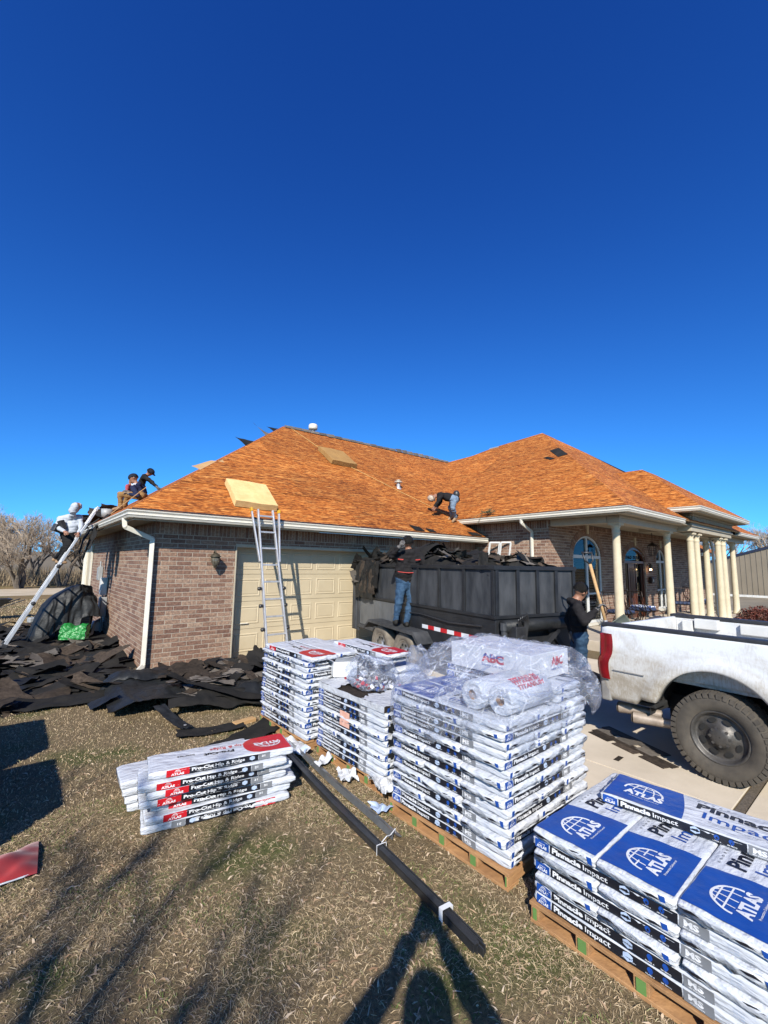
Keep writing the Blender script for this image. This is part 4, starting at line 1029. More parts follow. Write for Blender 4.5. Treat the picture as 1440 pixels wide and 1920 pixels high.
def person(name, label, root, J, mats, look, sc=1.0, hair=None, cap=None, hood=False, group='roofing crew at work', gloves=None, vox=.014, boots=None, extras=None, belly=1.0):
    """J: joints in world coordinates: head neck shL shR elL elR haL haR hipL hipR knL knR anL anR; look: facing direction"""
    R0 = Vector(root)
    t = thing(name, label, 'person', root, 0, group)
    j = {k: Vector(v) - R0 for k, v in J.items()}
    look = Vector(look).normalized()
    up = (j['head'] - j['neck']).normalized()
    side = (j['shR'] - j['shL']).normalized()
    m = MB(); bones = []
    def B(a, b, ra, rb, mat, sq=1, sd=side):
        capsule(m, a, b, ra * sc, rb * sc, 14, sq, sd); bones.append((Vector(a), Vector(b), mat))
    hipc = (j['hipL'] + j['hipR']) / 2; shc = (j['shL'] + j['shR']) / 2
    fwdT = side.cross((shc - hipc).normalized())
    if fwdT.dot(look) < 0: fwdT = -fwdT
    top, bot, sk, sh = mats['top'], mats['pants'], mats['skin'], mats['shoe']
    mid = hipc.lerp(shc, .5)
    for s_, S_ in (('L', -1), ('R', 1)):
        o = (j['sh' + s_] - shc) * .48; ho = (j['hip' + s_] - hipc) * .55
        B(hipc + ho - (shc - hipc) * mats.get('hem', .02), mid + o * .8, .116 * belly, .118 * belly, top, .86)
        B(mid + o * .8, shc + o * .95 - (shc - hipc).normalized() * .04 * sc, .118 * belly, .098, top, .84)
        B(shc + (j['neck'] - shc) * .3, j['sh' + s_], .074, .064, top)
        B(shc + (hipc - shc) * .16 + (j['sh' + s_] - shc) * .35, j['sh' + s_] + (hipc - shc) * .06, .09, .066, top)
        B(j['sh' + s_], j['el' + s_], .064, .052, top); B(j['el' + s_], j['ha' + s_], .053, .036, top)
        hd = (j['ha' + s_] - j['el' + s_]).normalized()
        B(j['ha' + s_], j['ha' + s_] + hd * .065 * sc, .028, .036, 'hand', .55)
        B(hipc + ho * .9, j['hip' + s_] * 1.0, .11, .098, bot)
        B(j['hip' + s_], j['kn' + s_], .095, .064, bot); B(j['kn' + s_], j['an' + s_], .066, .046, bot)
        an = j['an' + s_]; fd = mats.get('foot' + s_) or mats.get('foot') or look
        fd = Vector(fd); fd = Vector((fd.x, fd.y, fd.z * 1.0)).normalized()
        B(an + Vector((0, 0, -.03)) * sc - fd * .03 * sc, an + fd * .14 * sc + Vector((0, 0, -.045)) * sc, .047, .038, sh, .8, (0, 0, 1))
    B(shc - (shc - hipc) * .05, j['neck'], .085, .058, top)
    B(j['neck'], j['head'] - up * .05 * sc, .052, .050, sk if not hood else top)
    hd = j['head']
    fw = (look - up * look.dot(up)).normalized(); hs = up.cross(fw)
    hk = .78 if hood else 1.0
    B(hd + up * .025 * sc - fw * .012 * sc, hd + up * .03 * sc + fw * .012 * sc, .088 * hk, .084 * hk, sk, .9)
    B(hd - up * .055 * sc + fw * .035 * sc, hd + fw * .02 * sc, .052 * hk, .072 * hk, sk, .95)
    if not hood:
        B(hd - up * .012 * sc + fw * .095 * sc, hd + up * .02 * sc + fw * .085 * sc, .016, .011, sk)
        for S_ in (-1, 1): B(hd + hs * S_ * .082 * sc + up * .015 * sc, hd + hs * S_ * .084 * sc - up * .015 * sc, .020, .014, sk, .6, tuple(hs))
    else:
        B(hd + up * .02 * sc - fw * .03 * sc, hd + up * .03 * sc + fw * .03 * sc, .100, .092, top)
        B(hd - up * .09 * sc - fw * .03 * sc, hd - up * .02 * sc - fw * .02 * sc, .10, .10, top)
    if mats.get('hooddown'):
        B(j['neck'] - fwdT * .055 * sc - hs * .05 * sc - up * .03, j['neck'] - fwdT * .055 * sc + hs * .05 * sc - up * .03, .048, .048, top)
    me0 = mesh_of('body', m, [M_SKIN])
    o = bpy.data.objects.new('tmp', me0); COL.objects.link(o)
    r = o.modifiers.new('r', 'REMESH'); r.mode = 'VOXEL'; r.voxel_size = vox
    s = o.modifiers.new('s', 'SMOOTH'); s.factor = .5; s.iterations = 6
    dg = bpy.context.evaluated_depsgraph_get()
    me = bpy.data.meshes.new_from_object(o.evaluated_get(dg)); me.name = 'body'
    bpy.data.objects.remove(o); bpy.data.meshes.remove(me0)
    co = np.zeros(len(me.vertices) * 3, np.float32); me.vertices.foreach_get('co', co); co = co.reshape(-1, 3)
    names = []; 
    for _, _, mt in bones:
        if mt not in names: names.append(mt)
    def md(P):
        best = np.full(len(P), 9e9); idx = np.zeros(len(P), int)
        for a, b, mt in bones:
            a = np.array(a); d = np.array(b) - a; L2 = max((d * d).sum(), 1e-9)
            tt = np.clip(((P - a) @ d) / L2, 0, 1); dist = np.linalg.norm(P - (a + tt[:, None] * d), axis=1)
            k = dist < best; best[k] = dist[k]; idx[k] = names.index(mt)
        return idx
    vi = md(co)
    # cloth folds
    for i in range(len(co)):
        mt = names[vi[i]]
        if mt in (top, bot):
            p = Vector(co[i]) + R0
            f = noise.noise(p * 8) * .014 + noise.noise(Vector((p.x * 9, p.y * 9, p.z * 30))) * .012 + abs(noise.noise(p * 15)) * .008
            n_ = me.vertices[i].normal
            co[i] += np.array(n_) * f * sc
    me.vertices.foreach_set('co', co.ravel())
    for mt in names: pass
    me.materials.clear()
    for mt in names: me.materials.append(mats[mt] if isinstance(mt, str) and mt in mats else (mats['hands'] if mt == 'hand' else mt))
    cent = np.zeros(len(me.polygons) * 3, np.float32); me.polygons.foreach_get('center', cent)
    me.polygons.foreach_set('material_index', md(cent.reshape(-1, 3)).astype(np.int32))
    me.polygons.foreach_set('use_smooth', [True] * len(me.polygons))
    me.update()
    # fingers joined to the same body mesh
    fm = MB()
    for s_ in 'LR':
        dd = (j['ha' + s_] - j['el' + s_]).normalized()
        pn = fwdT if abs(dd.dot(fwdT)) < .8 else -up
        hand_fingers(fm, j['ha' + s_], j['ha' + s_] + dd, pn if abs(dd.dot(pn)) < .95 else side, sc, .7)
    bmh = bmesh.new(); bmh.from_mesh(me)
    hi = names.index('hand'); vs = [bmh.verts.new(v) for v in fm.v]
    for f in fm.f:
        try: q = bmh.faces.new([vs[i] for i in f]); q.material_index = hi; q.smooth = True
        except ValueError: pass
    bmh.to_mesh(me); bmh.free()
    link('body', me, t)
    if not hood:
        e = MB()
        for S_ in (-1, 1): e.sphere(hd + fw * .088 * sc + hs * S_ * .032 * sc + up * .022 * sc, .009 * sc, 8, 5)
        obj('eyes', e, M_BLACK, t, smooth=True)
    if hair:
        h = MB()
        Fm = frame(hd + up * .035 * sc - fw * .012 * sc, fw, up)
        h.M = Fm; n, k = 20, 9
        def hf(u, v):
            th = 2 * PI * u; ph = math.radians(88 - v * (108 if math.cos(th) < .35 else 62))
            rr = .101 * sc * (1 + .05 * noise.noise(Vector((th * 3, v * 8, 1))))
            return (rr * 1.03 * math.cos(ph) * math.cos(th), rr * .92 * math.cos(ph) * math.sin(th), rr * 1.02 * math.sin(ph))
        h.grid(hf, n, k); obj('hair', h, hair, t, smooth=True)
    if cap:
        h = MB(); h.M = frame(hd + up * .045 * sc, fw, up)
        h.grid(lambda u, v: (.106 * sc * math.cos(math.radians(v * 88)) * math.cos(2 * PI * u) * 1.05, .098 * sc * math.cos(math.radians(v * 88)) * math.sin(2 * PI * u), .10 * sc * math.sin(math.radians(v * 88)) - .005), 20, 7)
        if cap[1]: h.grid(lambda u, v: (sc * (.085 + .085 * v) * math.cos((u - .5) * 1.7), sc * (.09 + .03 * v) * math.sin((u - .5) * 1.7), sc * (.005 - .012 * v - .015 * abs(u - .5))), 10, 3)
        obj('cap', h, cap[0], t, smooth=True)
    if extras: extras(t, j, fw, up, side, fwdT, sc)
    return t
# ------------------------------------------------------------------ dump trailer
TW, TL = 1.62, 4.35
tz = -math.radians(11.4)
# local frame: x to the trailer's right-hand (far) side, y towards its rear, origin at the near front-left bottom corner
TM = Matrix.Translation((5.04, 3.65, 0)) @ Matrix.Rotation(tz, 4, 'Z')
t = thing('dump_trailer', 'black steel dump trailer heaped with torn shingles in front of the garage', 'trailer', M=TM)
Z0, ZM, Z1 = .52, 1.14, 1.86
m = MB()
m.box((0, 0, Z0), (.05, TL, ZM)); m.box((TW - .05, 0, Z0), (TW, TL, ZM)); m.box((.05, 0, Z0), (TW - .05, .05, ZM)); m.box((.05, .05, Z0), (TW - .05, TL, Z0 + .05))
m.box((.05, TL - .05, Z0), (TW - .05, TL, ZM))
obj('lower_body', m, M_TRAIL, t, bevel=.006)
def side_panel(x, y0, y1, n, nm):
    # framed sheet panels of the raised side
    for i in range(n):
        a = y0 + (y1 - y0) * i / n; b = y0 + (y1 - y0) * (i + 1) / n
        m = MB(); m.box((x + .012, a + .02, ZM + .04), (x + .024, b - .02, Z1 - .05)); obj('side_sheet', m, M_TRAILD, t)
    m = MB()
    for i in range(n + 1):
        y = y0 + (y1 - y0) * i / n; m.box((x - .018, y - .028, ZM + .045), (x + .04, y + .028, Z1 - .055))
    m.box((x - .022, y0 - .03, Z1 - .055), (x + .05, y1 + .03, Z1)); m.box((x - .022, y0 - .03, ZM), (x + .05, y1 + .03, ZM + .045))
    obj(nm, m, M_TRAIL, t, bevel=.004)
side_panel(0, .03, 2.55, 4, 'side_rails'); side_panel(0, 2.62, TL - .1, 2, 'side_rails'); side_panel(TW - .04, .03, TL - .1, 6, 'side_rails')
# front bulkhead with four bays
for i in range(4):
    a = .03 + i * (TW - .06) / 4; b = a + (TW - .06) / 4
    m = MB(); m.box((a + .02, .012, ZM + .04), (b - .02, .024, Z1 - .05)); obj('front_sheet', m, M_TRAILD, t)
m = MB()
for i in range(5):
    x = .03 + i * (TW - .06) / 4; m.box((x - .028, -.018, ZM + .045), (x + .028, .04, Z1 - .055))
m.box((-.024, -.024, Z1 - .056), (TW + .02, .05, Z1 + .001)); m.box((-.024, -.02, ZM - .001), (TW + .02, .05, ZM + .044))
obj('front_rails', m, M_TRAIL, t, bevel=.004)
m = MB(); m.tube([(.05, -.09, ZM - .09), (TW - .05, -.09, ZM - .09)], .085, 14); obj('rolled_tarp', m, M_TARP, t, smooth=True)
# chassis, tongue
m = MB(); m.bar((.35, -.05, .44), (.35, TL, .44), .08, .14); m.bar((TW - .35, -.05, .44), (TW - .35, TL, .44), .08, .14)
m.bar((.30, 0, .44), (TW / 2, -1.15, .44), .08, .13); m.bar((TW - .30, 0, .44), (TW / 2, -1.15, .44), .08, .13); m.box((TW / 2 - .06, -1.3, .38), (TW / 2 + .06, -1.05, .50))
obj('chassis', m, M_TRAIL, t, bevel=.005)
m = MB(); m.bar((.3, -.25, .55), (1.2, -.02, .95), .05, .08); m.bar((.95, -.02, 1.02), (1.35, -.06, .60), .04, .07); obj('brace', m, M_TRAIL, t)
m = MB(); m.tube([(.06, -.10, .12), (.06, -.10, 1.0)], .042, 12); m.tube([(.06, -.10, 1.0), (.06, -.10, 1.10)], .055, 12); m.box((0, -.16, .06), (.12, -.04, .10)); obj('jack', m, M_TRAILD, t, smooth=False)
m = MB(); m.box((.12, -.26, .78), (.30, -.08, 1.06)); m.lathe([(.06, .0), (.06, .16)], 12, 'y', (.22, -.3, .9)); m.box((.16, -.24, .45), (.28, -.1, .78)); obj('hydraulic_pump', m, M_BLKPL, t, bevel=.01)
for k in range(5):
    m = MB(); pts = [(.20 + .03 * k, -.22 + .02 * k, 1.04), (.16 + .04 * k, -.26, 1.16 + .02 * k), (.30 + .02 * k, -.22, 1.12), (.34, -.2, .9 - .03 * k), (.26 + .02 * k, -.2, .62)]
    q = []
    for i in range(len(pts) - 1):
        for s_ in range(4): q.append(Vector(pts[i]).lerp(Vector(pts[i + 1]), s_ / 4))
    m.tube(q + [pts[-1]], .012, 6); obj('hydraulic_hose', m, M_BLKPL, t, smooth=True)
m = MB(); pts = [(-.03, .25, 1.02), (-.03, 1.0, .98), (-.03, 1.8, 1.03), (-.03, 2.5, 1.0)]
m.tube(pts, .012, 6); obj('cable', m, M_BLKPL, t)
m = MB(); m.box((-.035, .02, Z0 - .02), (-.002, TL, Z0 + .05)); m.box((-.03, 2.56, Z0), (-.002, 2.64, Z1 - .1)); m.box((-.03, TL - .12, Z0 - .1), (-.001, TL - .02, Z1 - .2)); obj('side_rub_rail', m, M_TRAILD, t, bevel=.004)
# red and white reflective tape
for i in range(8):
    m = MB(); a = .38 + i * .175; m.box((-.0045, a + .002, .80), (-.0005, a + .173, .862)); obj('reflective_tape', m, M_PRED if i % 2 == 0 else M_PWHT, t)
# wheels
def wheel(nm, parent, c, r, w, rimr, tire, rim, lugs, dish=.04, tread=40, mx=1):
    x0, y0, z0 = c
    m = MB(); o = w / 2
    prof = [(rimr, -o * .75), (rimr + .015, -o * .92), (r * .80, -o * 1.02), (r * .90, -o * .96), (r * .965, -o * .82), (r * .985, -o * .5), (r * .99, 0), (r * .985, o * .5), (r * .965, o * .82), (r * .9, o * .96), (r * .8, o * 1.02), (rimr + .015, o * .92), (rimr, o * .75)]
    vs = []; k = 64
    for rr, h in prof:
        for j in range(k): a_ = 2 * PI * j / k; vs.append((h, rr * math.cos(a_), rr * math.sin(a_)))
    fs = [(i * k + j, i * k + (j + 1) % k, (i + 1) * k + (j + 1) % k, (i + 1) * k + j) for i in range(len(prof) - 1) for j in range(k)]
    m.M = Matrix.Translation(c); m.add(vs, fs)
    wh = obj('wheel', m, tire, parent, smooth=True)
    if tread:
        tm = MB(); tm.M = Matrix.Translation(c)
        for j in range(tread):
            for row, (xa, xb, off) in enumerate(((-o * .98, -o * .52, 0), (-o * .46, -o * .06, .5), (.06 * o, .46 * o, 0), (.52 * o, .98 * o, .5))):
                a0 = 2 * PI * (j + off * .5 + .08) / tread; a1 = 2 * PI * (j + off * .5 + .78) / tread
                ra, rb = r * .955, r
                ro = r * .93 if row in (0, 3) else ra
                e0, e1 = (xa, xb)
                P = []
                for (xx, r_in, r_out) in ((e0, ra, rb if row else rb * .975), (e1, ra, rb if row != 3 else rb * .975)):
                    for a_ in (a0, a1):
                        sk_ = .02 if row in (1, 2) and xx == e1 else 0
                        P.append((xx, r_in * math.cos(a_ + sk_), r_in * math.sin(a_ + sk_))); P.append((xx, r_out * math.cos(a_ + sk_), r_out * math.sin(a_ + sk_)))
                tm.add(P, [(1, 3, 7, 5), (0, 1, 5, 4), (2, 6, 7, 3), (0, 2, 3, 1), (4, 5, 7, 6)])
                if row in (0, 3):
                    s_ = -1 if row == 0 else 1
                    Q = [(s_ * o * 1.03, r * .87 * math.cos(a_), r * .87 * math.sin(a_)) for a_ in (a0, a1)] + [(s_ * o * 1.0, rb * .975 * math.cos(a_), rb * .975 * math.sin(a_)) for a_ in (a1, a0)] + \
                        [(s_ * o * .9, r * .87 * math.cos(a_), r * .87 * math.sin(a_)) for a_ in (a0, a1)] + [(s_ * o * .9, rb * .96 * math.cos(a_), rb * .96 * math.sin(a_)) for a_ in (a1, a0)]
                    tm.add(Q, [(0, 1, 2, 3), (0, 4, 5, 1), (1, 5, 6, 2), (2, 6, 7, 3), (3, 7, 4, 0)])
        obj('tread_blocks', tm, tire, wh)
    rm = MB(); rm.M = Matrix.Translation(c); s_ = mx
    rp = [(rimr + .012, -s_ * o * .78), (rimr + .004, -s_ * o * .86), (rimr - .012, -s_ * o * .80), (rimr - .022, -s_ * o * .55), (rimr * .86, -s_ * (o * .5)), (rimr * .80, -s_ * (o * .38 + dish)), (rimr * .42, -s_ * (o * .38 + dish * 1.2)), (rimr * .40, -s_ * (o * .45 + dish * 1.9)), (rimr * .22, -s_ * (o * .5 + dish * 2.1)), (.004, -s_ * (o * .5 + dish * 2.1))]
    vs = []; k = 48
    for rr, h in rp:
        for j in range(k): a_ = 2 * PI * j / k; vs.append((h, rr * math.cos(a_), rr * math.sin(a_)))
    rm.add(vs, [(i * k + j, i * k + (j + 1) % k, (i + 1) * k + (j + 1) % k, (i + 1) * k + j) for i in range(len(rp) - 1) for j in range(k)])
    obj('rim', rm, rim, wh, smooth=True)
    for j in range(8):
        hm = MB(); hm.M = Matrix.Translation(c)
        a_ = 2 * PI * (j + .5) / 8; yy, zz = rimr * .66 * math.cos(a_), rimr * .66 * math.sin(a_)
        h = -s_ * (o * .38 + dish * 1.1 + .012)
        if True:
            tx, tzv = -math.sin(a_), math.cos(a_); rx, rz = math.cos(a_), math.sin(a_)
            ring = [(h, yy + tx * .048 * math.cos(q) * rimr / .30 + rx * .022 * math.sin(q) * rimr / .22, zz + tzv * .048 * math.cos(q) * rimr / .30 + rz * .022 * math.sin(q) * rimr / .22) for q in [2 * PI * i / 12 for i in range(12)]]
            hm.add(ring, [tuple(range(12))]); obj('rim_hole', hm, M_BLACK, wh)
    lm = MB(); lm.M = Matrix.Translation(c)
    for j in range(lugs):
        a_ = 2 * PI * j / lugs
        lm.lathe([(.013, 0), (.013, .025), (.008, .03)], 6, 'x', (-s_ * (o * .38 + dish * 1.3) if s_ < 0 else -(o * .38 + dish * 1.3) - .03, rimr * .34 * math.cos(a_), rimr * .34 * math.sin(a_)))
    obj('lug_nuts', lm, rim, wh)
    return wh
for y in (2.02, 2.86):
    wheel('wheel', t, (-.14, y, .36), .36, .20, .205, M_TIRED, M_SILV, 8, .02, 0)
    wheel('wheel', t, (TW + .14, y, .36), .36, .20, .205, M_TIRED, M_SILV, 8, .02, 0, -1)
m = MB()
fp = [(1.45, .60), (1.62, .76), (3.22, .79), (3.42, .62)]
for (a, b) in zip(fp[:-1], fp[1:]):
    m.add([(-.30, a[0], a[1]), (0, a[0], a[1]), (0, b[0], b[1]), (-.30, b[0], b[1]), (-.30, a[0], a[1] - .012), (0, a[0], a[1] - .012), (0, b[0], b[1] - .012), (-.30, b[0], b[1] - .012)],
          [(0, 1, 2, 3), (7, 6, 5, 4), (0, 3, 7, 4), (0, 4, 5, 1), (3, 2, 6, 7)])
    m.add([(-.305, a[0], a[1]), (-.295, a[0], a[1]), (-.295, b[0], b[1]), (-.305, b[0], b[1]), (-.305, a[0], a[1] - .05), (-.295, a[0], a[1] - .05), (-.295, b[0], b[1] - .05), (-.305, b[0], b[1] - .05)],
          [(0, 1, 2, 3), (7, 6, 5, 4), (0, 3, 7, 4), (1, 5, 6, 2), (0, 4, 5, 1), (3, 2, 6, 7)])
obj('fender', m, M_TRAILD, t)
# open rear door swung along the side
m = MB(); m.box((-.06, TL - .02, Z0 - .08), (-.01, TL + .16, Z1 - .25)); m.box((-.075, TL + .02, Z0 - .05), (-.06, TL + .10, Z1 - .3)); obj('rear_door', m, M_TRAILD, t, bevel=.004)
m = MB(); m.box((-.006, 2.66, Z0 + .06), (-.0015, TL - .13, ZM - .02)); m.box((-.012, 3.3, Z0 + .06), (-.0065, 3.34, ZM - .02)); obj('rear_lower_sheet', m, pm('pale_dusty_steel', (.16, .165, .17), (.085, .09, .095), 4, .6, stretch=(1, 1, .4)), t)
TRAILER = TM

# ------------------------------------------------------------------ pickup truck (bed end, cab beyond the frame)
tk = -math.radians(3.4)
KM = Matrix.Translation((4.83, 1.19, .012)) @ Matrix.Rotation(tk, 4, 'Z')       # origin: ground under the near rear wheel, x across, y towards the tailgate
t = thing('pickup_truck', 'dirty white pickup truck with big muddy tyres parked on the driveway', 'pickup truck', M=KM)
WR = .38
HT = 1.23
m = MB()
# bed side skin: profile points (y, z) grid with wheel arch cut, slight bulge
def skin(x, y, z, s):
    bul = .045 * math.exp(-((z - .78) / .30) ** 2) - .02 * max(0, (z - 1.05) / .2)
    fl = .016 * math.exp(-((math.hypot(y, z - .42) - .56) / .06) ** 2) if z > .45 else 0
    tail = -.05 * max(0, (y - .92) / .12) ** 2 if y > .92 else 0
    return (x - s * (bul + fl + tail) , y, z)
def bedside(x, s, flip):
    m = MB(); ar = .50; zc = .40
    ys = [-4.2, -3.2, -2.2, -1.4, -.9, -.7]
    def bottom(y): return .56 if abs(y) > ar else max(.56, zc + math.sqrt(max(0, ar * ar - y * y)) * 1.08)
    Y = [-3.2 + i * .1 for i in range(26)] + [-.62 + i * .02 for i in range(63)] + [.66 + i * .03 for i in range(13)]
    Y = sorted(set(round(v, 3) for v in Y)); n = 16
    vs = []
    for y in Y:
        b = bottom(y)
        if y > .62: b = .50
        for k in range(n + 1): z = b + (HT - b) * k / n; vs.append(skin(x, y, z, s))
    # inner return
    for y in Y:
        b = bottom(y)
        if y > .62: b = .50
        vs.append((x + s * .10, y, b + .0)); 
    W_ = n + 1; off = len(Y) * W_
    fs = []
    for i in range(len(Y) - 1):
        for k in range(n): fs.append((i * W_ + k, (i + 1) * W_ + k, (i + 1) * W_ + k + 1, i * W_ + k + 1))
        fs.append((i * W_, off + i, off + i + 1, (i + 1) * W_))
    m.add(vs, fs); return m
o = obj('bed_side', bedside(0, 1, 0), M_TRUCK, t, smooth=True)
so_ = o.modifiers.new('s', 'SOLIDIFY'); so_.thickness = .012; so_.offset = 1
o = obj('bed_side', bedside(1.92, -1, 1), M_TRUCK, t, smooth=True)
so_ = o.modifiers.new('s', 'SOLIDIFY'); so_.thickness = .012; so_.offset = -1
m = MB(); m.box((.012, -3.2, HT - .015), (.13, 1.0, HT + .03)); m.box((1.79, -3.2, HT - .015), (1.915, 1.0, HT + .03)); obj('bed_rail_cap', m, M_BLKPL, t, bevel=.012)
m = MB(); m.box((.09, -3.2, .80), (.13, .93, HT - .016)); m.box((1.79, -3.2, .80), (1.83, .93, HT - .016)); m.box((.13, -3.2, .76), (1.79, .93, .80))
obj('bed_liner', m, M_TRUCK, t, bevel=.006)
for a_, b_ in [((1.74, y, HT - .14), (1.789, y + .35, HT - .02)) for y in (-.1, -.8, -1.6)] + [((1.70, .45, HT - .12), (1.789, .70, HT)), ((1.72, .72, HT - .20), (1.789, .84, HT - .03))]:
    m = MB(); m.box(a_, b_); obj('bed_inner_bracket', m, M_WHITEF, t, bevel=.01)
# grey strip drawn for the shade of the crease line, and body gap
m = MB()
for i in range(30):
    y0_ = -.55 - i * .085 if i >= 5 else .56 + i * .06
    y1_ = y0_ - .085 if i >= 5 else y0_ + .06
    z_ = .80; a_, b_ = skin(0, y0_, z_, 1), skin(0, y1_, z_, 1)
    m.bar((a_[0] - .0135, a_[1], z_), (b_[0] - .0135, b_[1], z_), .006, .006)
obj('crease_shade', m, M_GREYP, t)
# tail lamp wraps the corner
m = MB()
n = 12
def lampf(u, v):
    z = .70 + .46 * u; w = .085 + .006 * math.sin(u * 5)
    a_ = v * PI / 2; return (-.066 + .06 * (1 - math.cos(a_)) - .004 * math.sin(u * PI), .885 - .03 * sstep(.35, .6, u) + .012 * math.sin(u * 6) + (w + .05) * math.sin(a_), z)
m.grid(lampf, 14, 6)
m.box((-.05, .91, .705), (.06, .988, 1.155))
obj('tail_lamp', m, M_LAMPR, t, bevel=.012)
m = MB(); m.box((.05, .93, .52), (1.87, .985, HT)); obj('tailgate', m, M_TRUCK, t, bevel=.02)
m = MB(); m.box((-.03, .90, .47), (.10, 1.01, .66)); m.box((.10, .96, .45), (1.82, 1.05, .62)); obj('rear_bumper', m, M_GREYP, t, bevel=.02)
m = MB(); m.box((-.036, .878, .50), (-.03, .895, 1.0))
# wheel wells, underside, frame
m = MB(); m.lathe([(.60, .06), (.60, .5)], 24, 'x', (0, 0, .42)); 
m = MB()
for i in range(16):
    a0, a1 = PI * i / 16, PI * (i + 1) / 16
    m.add([(.03, .56 * math.cos(a0), .42 + .56 * math.sin(a0)), (.6, .56 * math.cos(a0), .42 + .56 * math.sin(a0)), (.6, .56 * math.cos(a1), .42 + .56 * math.sin(a1)), (.03, .56 * math.cos(a1), .42 + .56 * math.sin(a1))], [(0, 1, 2, 3)])
m.add([(.6, -.6, .2), (.6, .6, .2), (.6, .6, 1.05), (.6, -.6, 1.05)], [(0, 1, 2, 3)])
obj('wheel_well', m, M_BLACK, t)
m = MB(); m.box((.5, -3.2, .40), (.62, .85, .56)); m.box((1.3, -3.2, .40), (1.42, .85, .56)); m.tube([(.2, 0, WR), (1.72, 0, WR)], .06, 10); m.sphere((.96, 0, WR), .16, 12, 8); obj('chassis', m, M_BLACK, t)
m = MB(); m.box((.02, .50, .49), (.30, .80, .53)); obj('lower_bracket', m, M_BLACK, t, bevel=.01)
m = MB()
for (x, y, z) in ((.10, .88, .40), (.06, .72, .35)):
    m.tube([(x + .10, y - .36, z), (x + .03, y - .08, z), (x, y + .01, z)], [.040, .052, .056], 16, cap=False); m.tube([(x, y + .011, z), (x + .03, y - .08, z)], [.047, .043], 16, cap=False)
    m.lathe([(.056, 0), (.047, 0)], 16, 'y', (x, y + .011, z))
obj('exhaust_tips', m, M_CHROME, t, smooth=True)
for (x, y, z, s_) in ((.14, 0, WR, 1), (1.78, 0, WR, -1), (.14, -3.9, WR, 1), (1.78, -3.9, WR, -1)):
    wheel('wheel', t, (x, y, z), WR, .29, .215, M_TIRE, M_RIM, 8, .018, 44, s_)
# cab and bonnet (outside the frame, kept simple but whole)
m = MB()
cabp = [(-3.25, .5), (-3.25, 1.32), (-3.45, 1.85), (-4.6, 1.88), (-5.25, 1.35), (-6.4, 1.22), (-6.6, .95), (-6.6, .5)]
m.add([(0, a, b) for a, b in cabp] + [(1.92, a, b) for a, b in cabp], [tuple(range(7, -1, -1)), tuple(range(8, 16))] + [(i, (i + 1) % 8, (i + 1) % 8 + 8, i + 8) for i in range(8)])
obj('cab', m, M_TRUCK, t, bevel=.05)
m = MB(); m.box((-.004, -4.75, 1.35), (-.001, -3.55, 1.75)); m.box((1.921, -4.75, 1.35), (1.924, -3.55, 1.75)); obj('cab_window', m, pm('dark_glass_solid', (.02, .03, .045), rough=.05), t)
J_hood = dict(head=(0.912, 11.591, 2.989), neck=(0.874, 11.650, 2.815), shL=(0.669, 11.898, 2.745), shR=(1.010, 11.738, 2.785), elL=(0.631, 11.764, 2.547), elR=(1.036, 11.619, 2.567), haL=(0.743, 11.491, 2.437), haR=(0.978, 11.365, 2.411), hipL=(0.781, 11.858, 2.410), hipR=(0.902, 11.821, 2.415), knL=(0.814, 11.741, 2.139), knR=(0.874, 11.687, 2.164), anL=(0.668, 12.062, 1.871), anR=(0.717, 11.871, 1.826))
J_sit = dict(head=(1.917, 11.294, 3.716), neck=(1.975, 11.264, 3.595), shL=(1.875, 11.017, 3.464), shR=(2.164, 11.547, 3.593), elL=(1.924, 10.744, 3.259), elR=(2.136, 11.686, 3.413), haL=(1.785, 10.853, 3.302), haR=(1.899, 11.700, 3.463), hipL=(2.024, 11.006, 3.299), hipR=(2.153, 11.414, 3.371), knL=(1.668, 11.212, 3.318), knR=(1.874, 11.564, 3.344), anL=(1.684, 11.242, 3.045), anR=(1.820, 11.649, 3.095))
J_lean = dict(head=(2.395, 12.098, 4.060), neck=(2.339, 12.155, 3.992), shL=(2.237, 11.917, 3.915), shR=(2.356, 12.478, 3.987), elL=(2.374, 11.738, 3.789), elR=(2.478, 12.310, 3.869), haL=(2.461, 11.603, 3.651), haR=(2.613, 12.139, 3.711), hipL=(2.195, 12.079, 3.638), hipR=(2.274, 12.509, 3.687), knL=(2.099, 12.108, 3.429), knR=(2.242, 12.651, 3.492), anL=(2.246, 11.996, 3.367), anR=(2.375, 12.550, 3.426))
J_red = dict(head=(2.118, 12.726, 3.876), neck=(2.093, 12.759, 3.794), shL=(2.007, 12.575, 3.717), shR=(2.191, 13.034, 3.799), elL=(1.986, 12.526, 3.572), elR=(2.225, 13.027, 3.660), haL=(2.002, 12.355, 3.446), haR=(2.166, 12.919, 3.527), hipL=(2.049, 12.661, 3.513), hipR=(2.163, 12.916, 3.554), knL=(1.928, 12.600, 3.410), knR=(2.065, 13.014, 3.455), anL=(1.958, 12.609, 3.197), anR=(2.096, 13.023, 3.234))
J_beanie = dict(head=(1.673, 16.224, 3.282), neck=(1.695, 16.222, 3.184), shL=(1.613, 16.041, 3.098), shR=(1.828, 16.507, 3.164), elL=(1.612, 16.062, 2.968), elR=(1.864, 16.495, 3.047), haL=(1.631, 15.797, 2.888), haR=(1.805, 16.295, 2.963), hipL=(1.680, 16.145, 2.911), hipR=(1.807, 16.427, 2.954), knL=(1.601, 15.834, 2.807), knR=(1.726, 16.250, 2.837), anL=(1.697, 16.160, 2.731), anR=(1.797, 16.333, 2.763))
